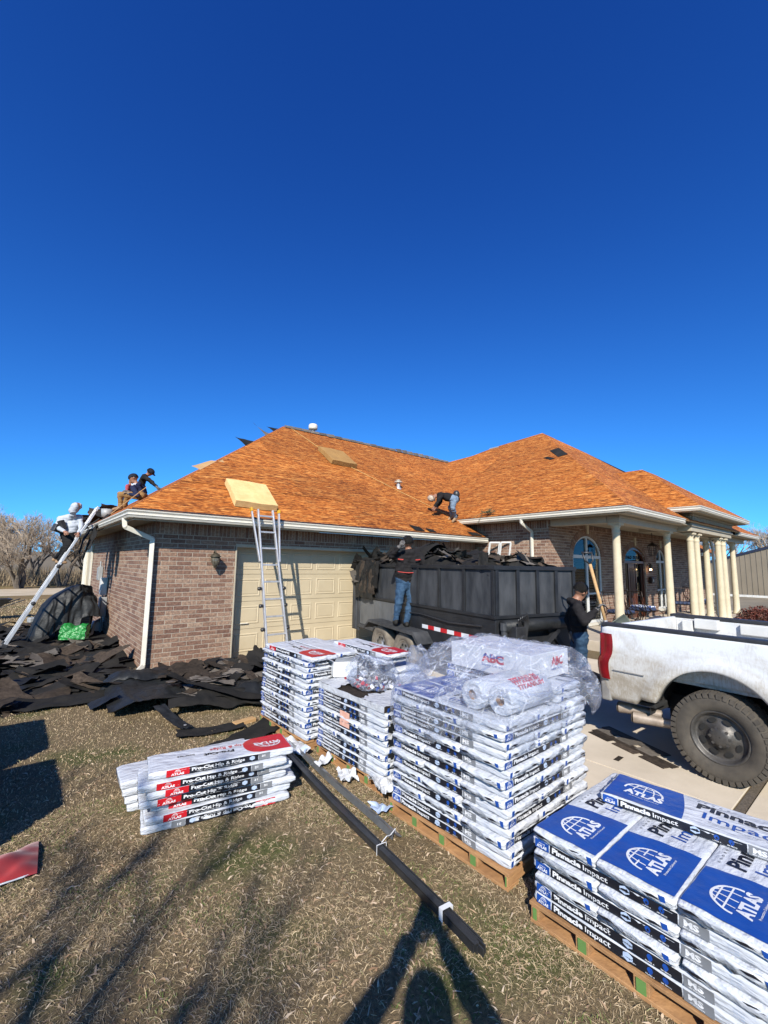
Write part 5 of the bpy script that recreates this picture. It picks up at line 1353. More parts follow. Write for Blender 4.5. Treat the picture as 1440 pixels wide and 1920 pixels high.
J_roofer = dict(head=(8.982, 8.600, 3.777), neck=(9.094, 8.561, 3.848), shL=(9.067, 8.390, 3.825), shR=(9.333, 8.616, 3.897), elL=(8.974, 8.365, 3.645), elR=(9.315, 8.598, 3.689), haL=(8.907, 8.445, 3.494), haR=(9.173, 8.612, 3.520), hipL=(9.454, 8.212, 3.742), hipR=(9.703, 8.387, 3.803), knL=(9.415, 8.220, 3.477), knR=(9.580, 8.465, 3.546), anL=(9.687, 8.356, 3.249), anR=(9.712, 8.520, 3.326))
J_loader = dict(head=(5.445, 5.825, 2.240), neck=(5.462, 5.828, 2.125), shL=(5.267, 5.942, 2.014), shR=(5.636, 5.700, 2.012), elL=(5.129, 5.929, 2.001), elR=(5.664, 5.631, 1.888), haL=(5.157, 5.749, 2.160), haR=(5.864, 5.720, 1.929), hipL=(5.418, 5.956, 1.544), hipR=(5.601, 5.868, 1.546), knL=(5.278, 5.867, 1.185), knR=(5.502, 5.815, 1.161), anL=(5.242, 5.906, 0.878), anR=(5.390, 5.788, 0.843))
J_shovel = dict(head=(5.882, 2.881, 1.526), neck=(5.852, 2.922, 1.425), shL=(6.042, 3.043, 1.322), shR=(5.625, 2.798, 1.334), elL=(6.125, 3.201, 1.125), elR=(5.558, 2.683, 1.169), haL=(5.941, 3.051, 0.966), haR=(5.709, 2.599, 1.320), hipL=(6.063, 3.023, 0.916), hipR=(5.840, 2.876, 0.948), knL=(6.067, 3.086, 0.490), knR=(5.894, 2.896, 0.534), anL=(6.133, 3.157, 0.109), anR=(5.923, 2.923, 0.210))
def mk(top, pants, shoe=M_SHOEB, skin=M_SKIN, hands=None, **k):
    d = dict(top=top, pants=pants, shoe=shoe, skin=skin, hands=hands or skin); d.update(k); return d
# climber on the left ladder
def ex_hood(t, j, fw, up, side, ft, sc):
    m = MB()
    for (c, w, h, a) in (((-.24, -.05, -.30), .20, .16, .3), ((-.17, -.1, -.22), .10, .20, -.4)):
        p = j['neck'] + Vector((c[0], c[1] + .15, c[2]))
        m.M = Matrix.Translation(p) @ Matrix.Rotation(a, 4, 'Y') @ Matrix.Rotation(.66, 4, 'Z'); m.box((-w / 2, -.05, -h / 2), (w / 2, .05, h / 2))
    obj('tool_pouch', m, M_BLKPL, t, bevel=.01)
person('person', 'person in a pale grey hooded sweatshirt climbing the ladder against the left eave', (0.72, 11.95, 1.8), J_hood, mk(M_HOODG, M_BLKPT, M_SHOE, footL=(.9, -.2, 0), footR=(.9, -.1, 0), hem=.10), (.8, .6, -.1), .9, hood=True, extras=ex_hood, belly=1.22)
# seated on the roof
def ex_sit(t, j, fw, up, side, ft, sc):
    m = MB(); c = j['neck'].lerp((j['hipL'] + j['hipR']) / 2, .42)
    vs, fs = text_verts('NY', .075, .13, .03)
    # chest print faces left and towards the yard
    n = Vector((-.80, -.60, .1)).normalized(); x = Vector((.60, -.80, 0))
    m.M = frame(c + n * .152 + Vector((0, 0, .02)) - x * .07, x, n); m.add(vs, fs); obj('chest_print', m, M_PWHT, t)
person('person', 'person in a navy hoodie and tan trousers sitting on the left roof edge, resting', (2.0, 11.4, 3.0), J_sit, mk(M_HOODN, M_TANPT, M_SHOE, hands=M_GLOVE, hooddown=1, foot=(-.8, -.2, -.2)), (-.85, .1, -.25), .95, hair=M_HAIR, cap=(M_CAP, 0), extras=ex_sit, belly=1.1)
person('person', 'person in black shirt and cap leaning on one hand behind the seated worker', (2.4, 12.2, 3.1), J_lean, mk(M_HOODB, M_BLKPT, hands=M_GLOVE), (.9, -.25, -.1), .84, hair=M_HAIR, cap=(M_CAP, 1))
person('person', 'person in a red shirt half hidden behind the seated worker on the roof', (2.2, 12.9, 3.1), J_red, mk(M_REDSH, M_DENIM), (-.8, .3, 0), .72, hair=M_HAIR)
person('person', 'person in a dark beanie crouching far back over the left eave', (1.7, 16.2, 2.7), J_beanie, mk(M_HOODB, M_DENIM), (.5, -.8, -.1), .9, cap=(M_CAP, 0))
def ex_roofer(t, j, fw, up, side, ft, sc):
    m = MB(); hc = (j['hipL'] + j['hipR']) / 2; ax = ((j['neck'] - hc).normalized())
    m.tube([hc + ax * .10 + (side * math.cos(a) * .17 + ft * math.sin(a) * .13) for a in [PI * k / 8 for k in range(17)]], .022, 6)
    obj('tool_belt', m, M_HOODN, t)
    m = MB(); m.sphere(hc - ax * .02 - ft * .15, .1, 10, 7, (1, 1, 1.2)); m.sphere(hc - ax * .03 + side * .17, .07, 10, 7); obj('tool_pouch', m, M_BLKPL, t, smooth=True)
person('person', 'person in pale patterned cap and tool belt bending over in the roof valley', (9.75, 8.5, 3.25), J_roofer, mk(M_HOODB, M_DENIML, M_SHOE), (-.85, .0, -.55), 1.08, cap=(M_CAPL, 1), extras=ex_roofer, belly=1.15)
def ex_loader(t, j, fw, up, side, ft, sc):
    m = MB(); hc = (j['hipL'] + j['hipR']) / 2; sc_ = (j['shL'] + j['shR']) / 2
    bk = -ft
    for f_, w, d_ in ((.44, .225, .165), ):
        c = hc.lerp(sc_, f_)
        m.tube([c + side * (w * math.cos(a)) + ft * (d_ * math.sin(a)) for a in [PI * 2 * k / 20 for k in range(21)]], .008, 5)
    c = hc.lerp(sc_, .92)
    for s_ in (-1, 1): m.tube([c + side * s_ * .20 + bk * .105, c + side * s_ * .15 + bk * .135, c + side * s_ * .11 + bk * .145], .010, 5)
    obj('red_piping', m, M_REDTR, t)
person('person', 'person in black hoodie with red piping and jeans, seen from behind on the trailer fender', (5.46, 5.98, .80), J_loader, mk(M_HOODB, M_DENIM, hands=M_GLOVE, hooddown=1, foot=(.5, .86, 0), hem=.12), (.55, .83, .1), 1.08, hair=M_HAIR, cap=(M_CAP, 0), extras=ex_loader, belly=1.2)
person('person', 'dark-haired person in a black hoodie and jeans holding a shovel behind the pickup', (6.0, 3.0, 0), J_shovel, mk(M_HOODB, M_DENIM, hands=M_GLOVE, hooddown=1, hem=.10), (.85, -.50, -.12), .98, hair=M_HAIR)
# the photographer: stands behind the camera and casts the long shadow with raised elbows
fh = Vector((math.sin(yaw), math.cos(yaw), 0)); rh = Vector((math.cos(yaw), -math.sin(yaw), 0))
def Wp(r, f, z): return tuple(rh * r + fh * f + Vector((0, 0, z)))
J_photo = dict(head=Wp(-.02, -.36, 1.60), neck=Wp(-.02, -.38, 1.46), shL=Wp(-.20, -.38, 1.40), shR=Wp(.17, -.38, 1.40), elL=Wp(-.30, -.24, 1.47), elR=Wp(.27, -.24, 1.46),
               haL=Wp(-.085, -.17, 1.74), haR=Wp(.09, -.17, 1.73), hipL=Wp(-.11, -.42, .92), hipR=Wp(.07, -.42, .92), knL=Wp(-.13, -.40, .50), knR=Wp(.09, -.40, .50), anL=Wp(-.14, -.45, .09), anR=Wp(.10, -.45, .09))
person('person', 'photographer standing behind the camera with a phone held up in both hands', Wp(0, -.42, 0), J_photo, mk(M_HOODB, M_DENIM), tuple(fh), 1.15, hair=M_HAIR, group='')
t = thing('phone', 'phone held up by the photographer behind the camera', 'phone', Wp(0, -.10, 1.83), -yaw)
m = MB(); m.box((-.037, -.008, -.075), (.037, 0, .075)); obj('case', m, M_BLKPL, t, bevel=.004)
# ------------------------------------------------------------------ wrapped shingle bundles
BLn, BWd, BHt = 1.0, .335, .054
def bd(x, y, z, sd):
    """surface offset of the wrapped bundle (same for wrapper and print)"""
    a = .0045 * noise.noise(Vector((x * 5 + sd, y * 6, z * 30 + sd))) + .003 * noise.noise(Vector((x * 17 + sd * 2, y * 17, z * 50)))
    return a
def make_wrapper(sd, crump=1.0):
    m = MB(); L, W, H = BLn / 2, BWd / 2, BHt
    nx, nr = 44, 28
    # cross-section: rounded rectangle as a loop
    loop = []
    def rr(t):
        k = t * 4; s = int(k) % 4; f = k - int(k)
        return s, f
    sec = []
    r = .016
    pts = []
    for i in range(12): pts.append((-W + r + (2 * W - 2 * r) * i / 11, 0, 0, -1))
    for q in (-60, -30): pts.append((W - r + r * math.cos(math.radians(q)), r + r * math.sin(math.radians(q)), 1, 0))
    for i in range(3): pts.append((W, r + (H - 2 * r) * i / 2, 1, 0))
    for q in (30, 60): pts.append((W - r + r * math.cos(math.radians(q)), H - r + r * math.sin(math.radians(q)), 1, 0))
    for i in range(12): pts.append((W - r - (2 * W - 2 * r) * i / 11, H, 0, 1))
    for q in (120, 150): pts.append((-W + r + r * math.cos(math.radians(q)), H - r + r * math.sin(math.radians(q)), -1, 0))
    for i in range(3): pts.append((-W, H - r - (H - 2 * r) * i / 2, -1, 0))
    for q in (210, 240): pts.append((-W + r + r * math.cos(math.radians(q)), r + r * math.sin(math.radians(q)), -1, 0))
    n = len(pts); vs = []
    xs_ = [-L - .012, -L - .004] + [-L + .0 + 2 * L * i / nx for i in range(nx + 1)] + [L + .004, L + .012]
    for ix, x in enumerate(xs_):
        e = max(0, (abs(x) - (L - .035)) / .047)
        for (y, z, ny, nz_) in pts:
            o = bd(x, y, z, sd)
            sq = 1 - .30 * e * e
            zz = H / 2 + (z - H / 2) * sq + (.006 * noise.noise(Vector((y * 30, x * 9 + sd, z * 20))) * e * 1.8 * crump if e > 0 else 0)
            yy = y * (1 - .03 * e * e)
            xx = x + (.010 * noise.noise(Vector((y * 26 + sd, z * 60, 3))) * e * crump)
            vs.append((xx, yy + ny * o, zz + nz_ * o * 1.0))
    k = len(xs_); fs = []
    for i in range(k - 1):
        for j in range(n): fs.append((i * n + j, (i + 1) * n + j, (i + 1) * n + (j + 1) % n, i * n + (j + 1) % n))
    fs.append(tuple(range(n - 1, -1, -1))[::-1]); fs.append(tuple((k - 1) * n + j for j in range(n))[::-1])
    m.add(vs, fs)
    return mesh_of('wrapper', m, M_WRAP, smooth=True)
WRP = [make_wrapper(s * 3.7 + 1) for s in range(5)]
SD = [s * 3.7 + 1 for s in range(5)]
def side_pt(x, z, sd, lift=.0012): return (x, -BWd / 2 - bd(x, -BWd / 2, z, sd) - lift, z)
def top_pt(x, y, sd, lift=.0012): return (x, y, BHt + bd(x, y, BHt, sd) + lift)
def patch_side(m, x0, x1, z0, z1, sd, lift, n=None):
    n = n or max(2, int((x1 - x0) / .02)); m.grid(lambda u, v: side_pt(x0 + (x1 - x0) * u, z0 + (z1 - z0) * v, sd, lift), n, 2)
def patch_top(m, pts_fn, nu, nv, sd, lift):
    m.grid(lambda u, v: top_pt(*pts_fn(u, v), sd, lift), nu, nv)
def put_text_side(m, s, x, z, h, w, sd, lift, bold=.02, flip=False):
    vs, fs = text_verts(s, h, w, bold)
    if flip: vs = [(w - v[0], h - v[1], 0) for v in vs]
    m.add([side_pt(x + v[0], z + v[1], sd, lift) for v in vs], fs)
def put_text_top(m, s, x, y, h, w, sd, lift, bold=.02, rot=0):
    vs, fs = text_verts(s, h, w, bold); c, s_ = math.cos(rot), math.sin(rot)
    m.add([top_pt(x + v[0] * c - v[1] * s_, y + v[0] * s_ + v[1] * c, sd, lift) for v in vs], fs)
def globe_side(m, cx, z0, r, f, n=9):
    """white lettered dome logo outline: half globe with meridians, drawn with thin strips"""
    def strip(pts, w):
        for a, b in zip(pts[:-1], pts[1:]):
            d = Vector((b[0] - a[0], b[1] - a[1])); 
            if d.length < 1e-6: continue
            d.normalize(); nn = Vector((-d.y, d.x)) * w / 2
            q = [(a[0] + nn.x, a[1] + nn.y), (a[0] - nn.x, a[1] - nn.y), (b[0] - nn.x, b[1] - nn.y), (b[0] + nn.x, b[1] + nn.y)]
            m.add([f(*p) for p in q], [(0, 1, 2, 3)])
    w = r * .11
    strip([(cx + r * math.cos(PI * i / n), z0 + r * .95 * math.sin(PI * i / n)) for i in range(n + 1)], w)
    for k in (-.45, .0, .45): strip([(cx + r * k * math.cos(PI / 2 * i / 4) * 1.0 + r * k * .2, z0 + r * .95 * math.sin(PI / 2 * i / 4)) for i in range(5)], w * .6)
    for h in (.35, .7):
        xx = math.sqrt(1 - h * h); strip([(cx - r * xx, z0 + r * h), (cx + r * xx, z0 + r * h)], w * .6)
def pinnacle_side(v):
    sd = SD[v]; z0, z1 = .007, .047; m = MB(); L = BLn / 2
    m.m = 0; n = 6
    m.grid(lambda u, w: side_pt(-L + .004 + .078 * u, z0 + (z1 - z0) * w * (1 if u < .75 else .93), sd, .0012), 6, 2)
    m.m = 1; patch_side(m, -L + .088, .165, z0, z1, sd, .0012)
    m.m = 2; patch_side(m, .170, .275, z0 - .002, z1 + .002, sd, .0012)
    for s_ in (-1, 1):
        xe = s_ * (L + .0138)
        m.m = 0; a_ = -BWd / 2 + .02 + .01 * (v % 3); m.add([(xe, a_, .010), (xe, a_ + .022, .012), (xe, a_ + .030, .040), (xe, a_ + .004, .042)], [(0, 1, 2, 3)])
        m.m = 1
        for q in range(2): a_ = -.10 + .19 * q + .03 * noise.noise(Vector((v * 3.1, q, s_))); zq = .020 + .010 * ((v + q) % 2); m.add([(xe, a_, zq), (xe, a_ + .05, zq - .006), (xe, a_ + .075, zq + .001), (xe, a_ + .03, zq + .008)], [(0, 1, 2, 3)])
    band = mesh_of('printed_band', m, [M_PBLUE, M_PBLK, M_PGRY], smooth=True)
    t = MB(); t.m = 0
    put_text_side(t, 'ATLAS', -L + .014, z0 + .006, .013, .056, sd, .0022, .04)
    globe_side(t, -L + .042, z0 + .021, .016, lambda x, z: side_pt(x, z, sd, .0022))
    put_text_side(t, 'Pinnacle', -L + .100, z0 + .010, .024, .150, sd, .0022, .045)
    put_text_side(t, 'Impact', -L + .262, z0 + .010, .024, .118, sd, .0022, .012)
    for i in range(2):
        cx = .045 + i * .06 - .0; t.m = 1
        q = [(cx + .012 * math.sin(a), z0 + .024 + .012 * math.cos(a)) for a in [2 * PI * k / 8 for k in range(8)]]
        t.add([side_pt(x, z, sd, .0022) for x, z in q] + [side_pt(cx, z0 + .006, sd, .0022)], [tuple(range(8))[::-1], (3, 8, 5)])
        t.m = 0
    put_text_side(t, 'CLASS 4', .026, z0 + .003, .0055, .036, sd, .0026, .02); put_text_side(t, '3M SMOG', .086, z0 + .003, .0055, .040, sd, .0026, .02)
    t.m = 2
    sx = -.045
    q = [(sx + .024 * math.cos(a), z0 + .022 + .017 * math.sin(a)) for a in [2 * PI * (k + .5) / 6 for k in range(6)]]
    t.add([side_pt(x, z, sd, .0022) for x, z in q], [tuple(range(6))])
    t.m = 3; put_text_side(t, 'Scotchgard', sx - .026, z0 + .018, .009, .052, sd, .003, .02)
    t.m = 0; put_text_side(t, 'MS', .186, z0 + .012, .022, .054, sd, .0022, .05); put_text_side(t, 'MIN SHADOW', .184, z0 + .003, .005, .06, sd, .0022, .02)
    t.m = 2
    for k in range(3): put_text_side(t, 'ILLI HHI', .335, z0 + .006 + k * .011, .006, .034, sd, .0022, 0)
    return band, mesh_of('lettering', t, [M_PWHT, M_PBLUE, M_PLTB, M_PBLK])
def pinnacle_top(v):
    sd = SD[v]; L, W = BLn / 2, BWd / 2; m = MB(); m.m = 0
    # blue field with a curved right border
    def ff(u, w):
        y = -W + .012 + (2 * W - .024) * w; e = .34 + .05 * math.cos((w - .0) * 1.5)
        return (-L + .004 + (e - .0) * u, y)
    patch_top(m, ff, 16, 12, sd, .0012)
    tp = mesh_of('top_print', m, [M_PBLUE], smooth=True)
    t = MB(); t.m = 0
    f = lambda x, y: top_pt(x, y, sd, .0024)
    put_text_top(t, 'ATLAS', -L + .085, -.062, .052, .20, sd, .0024, .05)
    globe_side(t, -L + .175, -.004, .098, f, 16)
    put_text_top(t, 'Protection Delivered', -L + .12, -.088, .010, .15, sd, .0024, .01)
    t.m = 1
    put_text_top(t, 'Pinnacle', -L + .43, .026, .072, .40, sd, .0024, .035)
    t.m = 2
    put_text_top(t, 'Impact', -L + .47, -.068, .070, .34, sd, .0024, .008)
    t.m = 3
    for k in range(5): put_text_top(t, 'o', -L + .42 + k * .034, .118, .016, .014, sd, .0024, .02)
    put_text_top(t, 'Architectural Shingles with Impact Resistance', -L + .50, -.094, .008, .30, sd, .0024, .0)
    t.m = 1; put_text_top(t, 'Scotchgard', L - .13, .04, .030, .12, sd, .0024, .03); 
    return tp, mesh_of('top_lettering', t, [M_PWHT, M_PBLK, M_PBLUE, M_PGRY])
def procut_side(v, hp=False):
    sd = SD[v]; z0, z1 = .005, .049; m = MB(); L = BLn / 2
    m.m = 1; patch_side(m, -L + .25, .235, z0, z1, sd, .0012)
    m.m = 0; m.grid(lambda u, w: side_pt(-L + .10 + .15 * u, z0 + (z1 - z0) * w, sd, .0012), 6, 2)
    m.m = 2; patch_side(m, .238, .325, z0 - .001, z1 + .001, sd, .0012)
    band = mesh_of('printed_band', m, [M_PRED, M_PBLK, M_PGRY], smooth=True)
    t = MB(); t.m = 0
    put_text_side(t, 'ATLAS', -L + .13, z0 + .005, .014, .085, sd, .0022, .05)
    globe_side(t, -L + .172, z0 + .021, .019, lambda x, z: side_pt(x, z, sd, .0022))
    if hp:
        put_text_side(t, 'Pro-Cut HP42', -L + .27, z0 + .012, .022, .30, sd, .0022, .04)
    else:
        put_text_side(t, 'Pro-Cut', -L + .265, z0 + .014, .021, .150, sd, .0022, .045); put_text_side(t, 'Hip & Ridge', -L + .425, z0 + .014, .021, .210, sd, .0022, .012)
        put_text_side(t, 'High profile hip and ridge shingles', -L + .30, z0 + .004, .005, .30, sd, .0022, 0)
    put_text_side(t, '31', .262, z0 + .018, .014, .026, sd, .0022, .04)
    t.m = 2; q = [(.19 + .022 * math.cos(a), z0 + .022 + .016 * math.sin(a)) for a in [2 * PI * (k + .5) / 6 for k in range(6)]]
    t.add([side_pt(x, z, sd, .0022) for x, z in q], [tuple(range(6))])
    return band, mesh_of('lettering', t, [M_PWHT, M_PBLUE, M_PLTB])
def procut_top(v):
    sd = SD[v]; L, W = BLn / 2, BWd / 2; m = MB()
    def ff(u, w):
        y = -W + .012 + (2 * W - .024) * w; a = w * 2 - 1; e = .23 + .11 * math.sqrt(max(0, 1 - (a * .98) ** 2))
        return (L - .004 - e * (1 - u), y)
    patch_top(m, ff, 12, 14, sd, .0012)
    tp = mesh_of('top_print', m, [M_PRED], smooth=True)
    t = MB(); t.m = 0
    rv_ = PI
    def ft(x, y): return top_pt(L - .155 - x, -y, sd, .0024)
    put_text_top(t, 'ATLAS', L - .055, .035, .050, .21, sd, .0024, .05, PI)
    globe_side(t, 0, -.02, .10, ft, 16)
    t.m = 1; put_text_top(t, 'Pro-Cut', L - .42, .00, .045, .22, sd, .0024, .045, PI)
    t.m = 2; put_text_top(t, 'Hip & Ridge', L - .33, -.0 + .075, .042, .26, sd, .0024, .012, PI)
    t.m = 1; put_text_top(t, 'Scotchgard', L - .70, .04, .024, .12, sd, .0024, .03, PI)
    return tp, mesh_of('top_lettering', t, [M_PWHT, M_PBLK, M_PRED])
NV = len(WRP)
def split_print(me):
    names = ('logo_patch', 'black_band', 'grey_patch'); out = []
    L = BLn / 2
    for end in (False, True):
        for mi in range(3):
            ps = [p for p in me.polygons if p.material_index == mi and (all(abs(me.vertices[v].co.x) > L + .01 for v in p.vertices)) == end]
            if not ps: continue
            ids = sorted({v for p in ps for v in p.vertices}); mp = {v: i for i, v in enumerate(ids)}
            m = MB(); m.add([tuple(me.vertices[v].co) for v in ids], [tuple(mp[v] for v in p.vertices) for p in ps])
            out.append((end, 'end_print' if end else names[mi], mesh_of('end_print' if end else names[mi], m, me.materials[mi], smooth=not end)))
    return out
PIN = [pinnacle_side(v) for v in range(NV)]; PTOP = [pinnacle_top(v) for v in range(NV)]
PRO = [procut_side(v) for v in range(NV)]; HP = [procut_side(v, True) for v in range(2)]; PRTOP = [procut_top(v) for v in range(NV)]
BANDS = {}
for S_ in (PIN, PRO, HP):
    for b_, l_ in S_: BANDS[b_.name] = split_print(b_)
br = random.Random(11)
def bundle(label, x, y, z, rz, kind='pin', top=False, group=None, rx=0, ry=0, v=None, flip=False, side=True):
    v = br.randrange(NV) if v is None else v
    if kind == 'hp': v %= 2
    M_ = T(x, y, z, rz, rx, ry)
    t = thing('shingle_bundle', label, 'shingle bundle', M=M_, group=group)
    link('wrapper', WRP[v], t)
    Fl = Matrix.Translation((0, 0, BHt)) @ Matrix.Rotation(PI, 4, 'X') @ Matrix.Rotation(0, 4, 'Z') if flip else Matrix.Identity(4)
    if flip: Fl = Matrix.Translation((0, 0, BHt)) @ Matrix.Rotation(PI, 4, 'Y')   # upside down: strip on the same side reads inverted
    S = {'pin': PIN, 'pro': PRO, 'hp': HP}[kind]
    for end, nm, me in BANDS[S[v][0].name]:
        if side or end: link(nm, me, t, Fl)
    if side: link('lettering', S[v][1], t, Fl)
    if top:
        Tt = (PTOP if kind == 'pin' else PRTOP)[v]
        link('top_print', Tt[0], t); link('top_lettering', Tt[1], t)
    return t
ORD = ['lowest', 'second lowest', 'third', 'fourth', 'fifth', 'sixth', 'seventh', 'eighth', 'ninth', 'tenth', 'eleventh', 'twelfth', 'thirteenth', 'fourteenth', 'fifteenth']
def stack(X0, Y1, z0, pat, where, group, topkind=None, step=BHt, rz0=0, jit=.009, skip=()):
    """pat: string of S (long side along Y, strip towards -X) and E (long along X, strip towards -Y); X0,Y1 = near-left corner"""
    zs = z0
    for k, c in enumerate(pat):
        last = k == len(pat) - 1
        for i in range(3):
            if (k, i) in skip: continue
            dx, dy, dr = br.uniform(-jit, jit), br.uniform(-jit, jit), br.uniform(-.014, .014)
            lay = ORD[k] if k < 15 else 'upper'
            if c == 'S':
                pos = ('front', 'middle', 'back')[i]
                bundle('%s bundle in the %s layer of %s' % (pos, lay, where), X0 + BWd * (i + .5) + dx, Y1 - .5 + dy, zs, -PI / 2 + dr, 'pin', last, group, side=(i == 0))
            else:
                pos = ('right', 'middle', 'left')[i]
                bundle('%s endwise bundle in the %s layer of %s' % (pos, lay, where), X0 + .5 + dx, Y1 - 1.0 + BWd * (i + .5) + dy, zs, dr, 'pin', last, group, side=(i == 0))
        zs += step
    return zs
def pallet(label, X0, Y1, sx=1.06, sy=1.04, rz=0):
    t = thing('pallet', label, 'pallet', (X0, Y1 - sy, 0.0), rz, 'wooden pallets under the shingle stacks')
    for i in range(5):
        m = MB(); y = sy * i / 4; m.box((-.0, max(0, y - .045), .020), (sx, min(sy, y + .02), .076)); obj('stringer', m, M_PALLET, t, bevel=.003)
        m = MB(); m.box((-.006, max(0, y - .045) + .012, .022), (-.0005, min(sy, y + .02) - .014, .074)); obj('painted_end', m, M_GREENP, t)
    for k in range(7):
        m = MB(); x = (sx - .10) * k / 6; m.box((x, -.01, .0765), (x + .10, sy + .01, .094)); obj('deck_board', m, M_PALLET, t, bevel=.002)
    for k in range(3):
        m = MB(); x = (sx - .11) * k / 2; m.box((x - .004, -.004, .0), (x + .11, sy + .004, .0195)); obj('base_board', m, M_PALLET, t, bevel=.002)
    return t
pallet('low pallet with green block ends under the tall plastic-draped stack', 2.33, 2.67)
pallet('pallet under the nearest blue-printed bundles at the right edge', 2.25, 1.43)
pallet('pallet under the far left stack beside the ladder', 2.36, 5.03)
pallet('pallet under the torn-open middle stack', 2.43, 3.88, rz=.0)
SKP = {(9, 2), }
zt1 = stack(2.345, 2.645, .096, 'SSESESESESESSES', 'the tall plastic-draped stack', 'bundles in the tall plastic-draped stack')
for k in (0, 1):
    bundle('%s loose bundle hidden under the white box in the plastic' % ('lower', 'upper')[k], 3.14 + .01 * k, 2.16, zt1 + k * BHt, -PI / 2 + .02, 'pin', k == 1, 'bundles in the tall plastic-draped stack')
zt0 = stack(2.262, 1.405, .096, 'SSESESE', 'the low stack at the right edge', 'bundles in the low stack at the right edge', jit=.003)
bundle('blue-labelled bundle laid crosswise on top of the low right stack', 3.01, .80, zt0 + .002, -PI / 2 + .10, 'pin', True, v=1)
zt2 = stack(2.355, 5.00, .096, 'SSESSESSESSESE', 'the far left stack by the ladder', 'bundles in the far left stack')
bundle('bundle with red oval label on top of the far left stack', 2.53, 4.46, zt2, -PI / 2 + .02, 'hp', True, v=0)
bundle('plain bundle behind the red oval label on the far left stack', 2.88, 4.50, zt2, -PI / 2, 'pin', False, v=2)
bundle('lower red-ended hip and ridge bundle behind the far left stack', 3.12, 4.02, zt2 - .02, -PI / 2 - .03, 'pro', False, v=3)
bundle('upper red-ended hip and ridge bundle behind the far left stack', 3.15, 3.98, zt2 + .036, -PI / 2 - .03, 'pro', True, v=1)
for k in range(14): bundle('bundle under the red-ended ones behind the middle stack, layer %s' % ORD[k], 3.30, 4.02, .014 + k * .0545, -PI / 2, 'pro', False, 'hidden bundles behind the middle stack')
zt3 = stack(2.425, 3.86, .096, 'SSSESSESSSE', 'the torn-open middle stack', 'bundles in the torn-open middle stack', skip={(10, 2), (10, 1), (10, 0)})
zt3 -= BHt
# torn top layer: opened wrappers over bare grey shingles
for i in range(3):
    t = thing('torn_bundle', ('torn-open bundle showing dark shingle granules on the middle stack, nearest', 'torn-open bundle with ragged white wrapper at the centre of the middle stack', 'torn-open bundle at the back of the middle stack')[i], 'shingle bundle', (2.425 + BWd * (i + .5), 3.36, zt3), -PI / 2)
    m = MB()
    for k in range(5): m.box((-.5 + br.uniform(0, .02), -.165, .002 + k * .0095), (.5 - br.uniform(0, .02), .165 - br.uniform(0, .01), .002 + k * .0095 + .0085))
    obj('shingle', m, M_SHING, t)
    m = MB(); s0 = br.uniform(0, 9)
    ed = [.30, .12, .62][i]
    m.grid(lambda u, v: (-.505 + (ed + .07 * noise.noise(Vector((v * 7, s0, 1)))) * u * 1.0, -.172 + .344 * v, .053 + .012 * abs(noise.noise(Vector((u * 5, v * 8, s0)))) + .05 * max(0, u - .75) * 4 * abs(noise.noise(Vector((v * 3, 1, s0))))), 18, 16)
    m.grid(lambda u, v: (.505 - (.34 + .08 * noise.noise(Vector((v * 7, s0, 5)))) * u, -.172 + .344 * v, .053 + .012 * abs(noise.noise(Vector((u * 5, v * 8, s0 + 3))))), 18, 16)
    m.grid(lambda u, v: (-.505 + 1.01 * u, -.173 - .003 * noise.noise(Vector((u * 12, v * 3, s0))), .002 + v * (.05 + .01 * noise.noise(Vector((u * 6, 2, s0))))), 30, 4)
    obj('torn_wrapper', m, M_WRAPT, t, smooth=True)
    if i == 0:
        for end, nm, me in BANDS[PIN[0][0].name]: link(nm, me, t)
        link('lettering', PIN[0][1], t)
# orange sticker on the middle stack
s = MB(); s.box((-.001, -.075, -.065), (.0, .075, .065)); o = obj('paper_sticker', s, M_PORG, M=T(2.412, 3.40, .455)); tag(o, 'pinkish orange paper label stuck on the front of the middle stack', 'sticker')
s = MB(); s.box((-.001, -.055, -.025), (.0, .055, .025)); o = obj('paper_sticker', s, M_PWHT, M=T(2.342, 4.55, .70)); tag(o, 'small white paper label on the front of the far left stack', 'sticker')
# black gash down the right side of the middle stack
for k in range(14):
    m = MB(); sx = br.uniform(.05, .24)
    m.grid(lambda u, v: (2.46 + .05 * br.random() * 0 + sx * u + .30 * (k % 3) * u * .6, 2.846 - .018 * abs(noise.noise(Vector((u * 4, v * 3, k)))), .14 + k * .033 + .05 * v + .02 * noise.noise(Vector((u * 5, k, 2)))), 8, 3)
    o = obj('torn_black_wrapper', m, M_TARP if k % 3 else M_WRAPT, smooth=True); tag(o, 'ragged torn wrapper hanging on the right side of the middle stack', 'torn plastic', 'torn wrapper strips on the middle stack')

# hip and ridge bundles piled on the grass
pc = [(.0, .0, 0, True), (.01, .015, .06, False), (.05, .03, -.03, False), (-.02, .02, .04, False), (.01, .0, .05, False), (-.03, -.01, .0, False), (.02, .01, -.01, False)]
zz = .004; a0 = -math.radians(11)
cx0, cy0 = .82 + .5 * math.cos(a0) - .165 * math.sin(a0), 3.47 + .5 * math.sin(a0) + .165 * math.cos(a0)
for k, (dx, dy, dr, fl) in enumerate(pc):
    bundle('%s red-labelled hip and ridge bundle of the pile on the grass' % (ORD[k] if k < 6 else 'topmost'), cx0 + dx * 1.3, cy0 + dy, zz, a0 + dr, 'pro', k == 6, 'hip and ridge bundles piled on the grass', flip=fl, v=(k * 2) % NV, rx=br.uniform(-.02, .02)); zz += .0555
for k in range(4):
    bundle('%s bundle of the half-hidden back pile on the grass' % ORD[k], cx0 - .02 - .02 * k, cy0 + .40 + .02 * k, .004 + k * .055, a0 + .03 * k + .05, 'pro', False, 'half-hidden back pile on the grass')

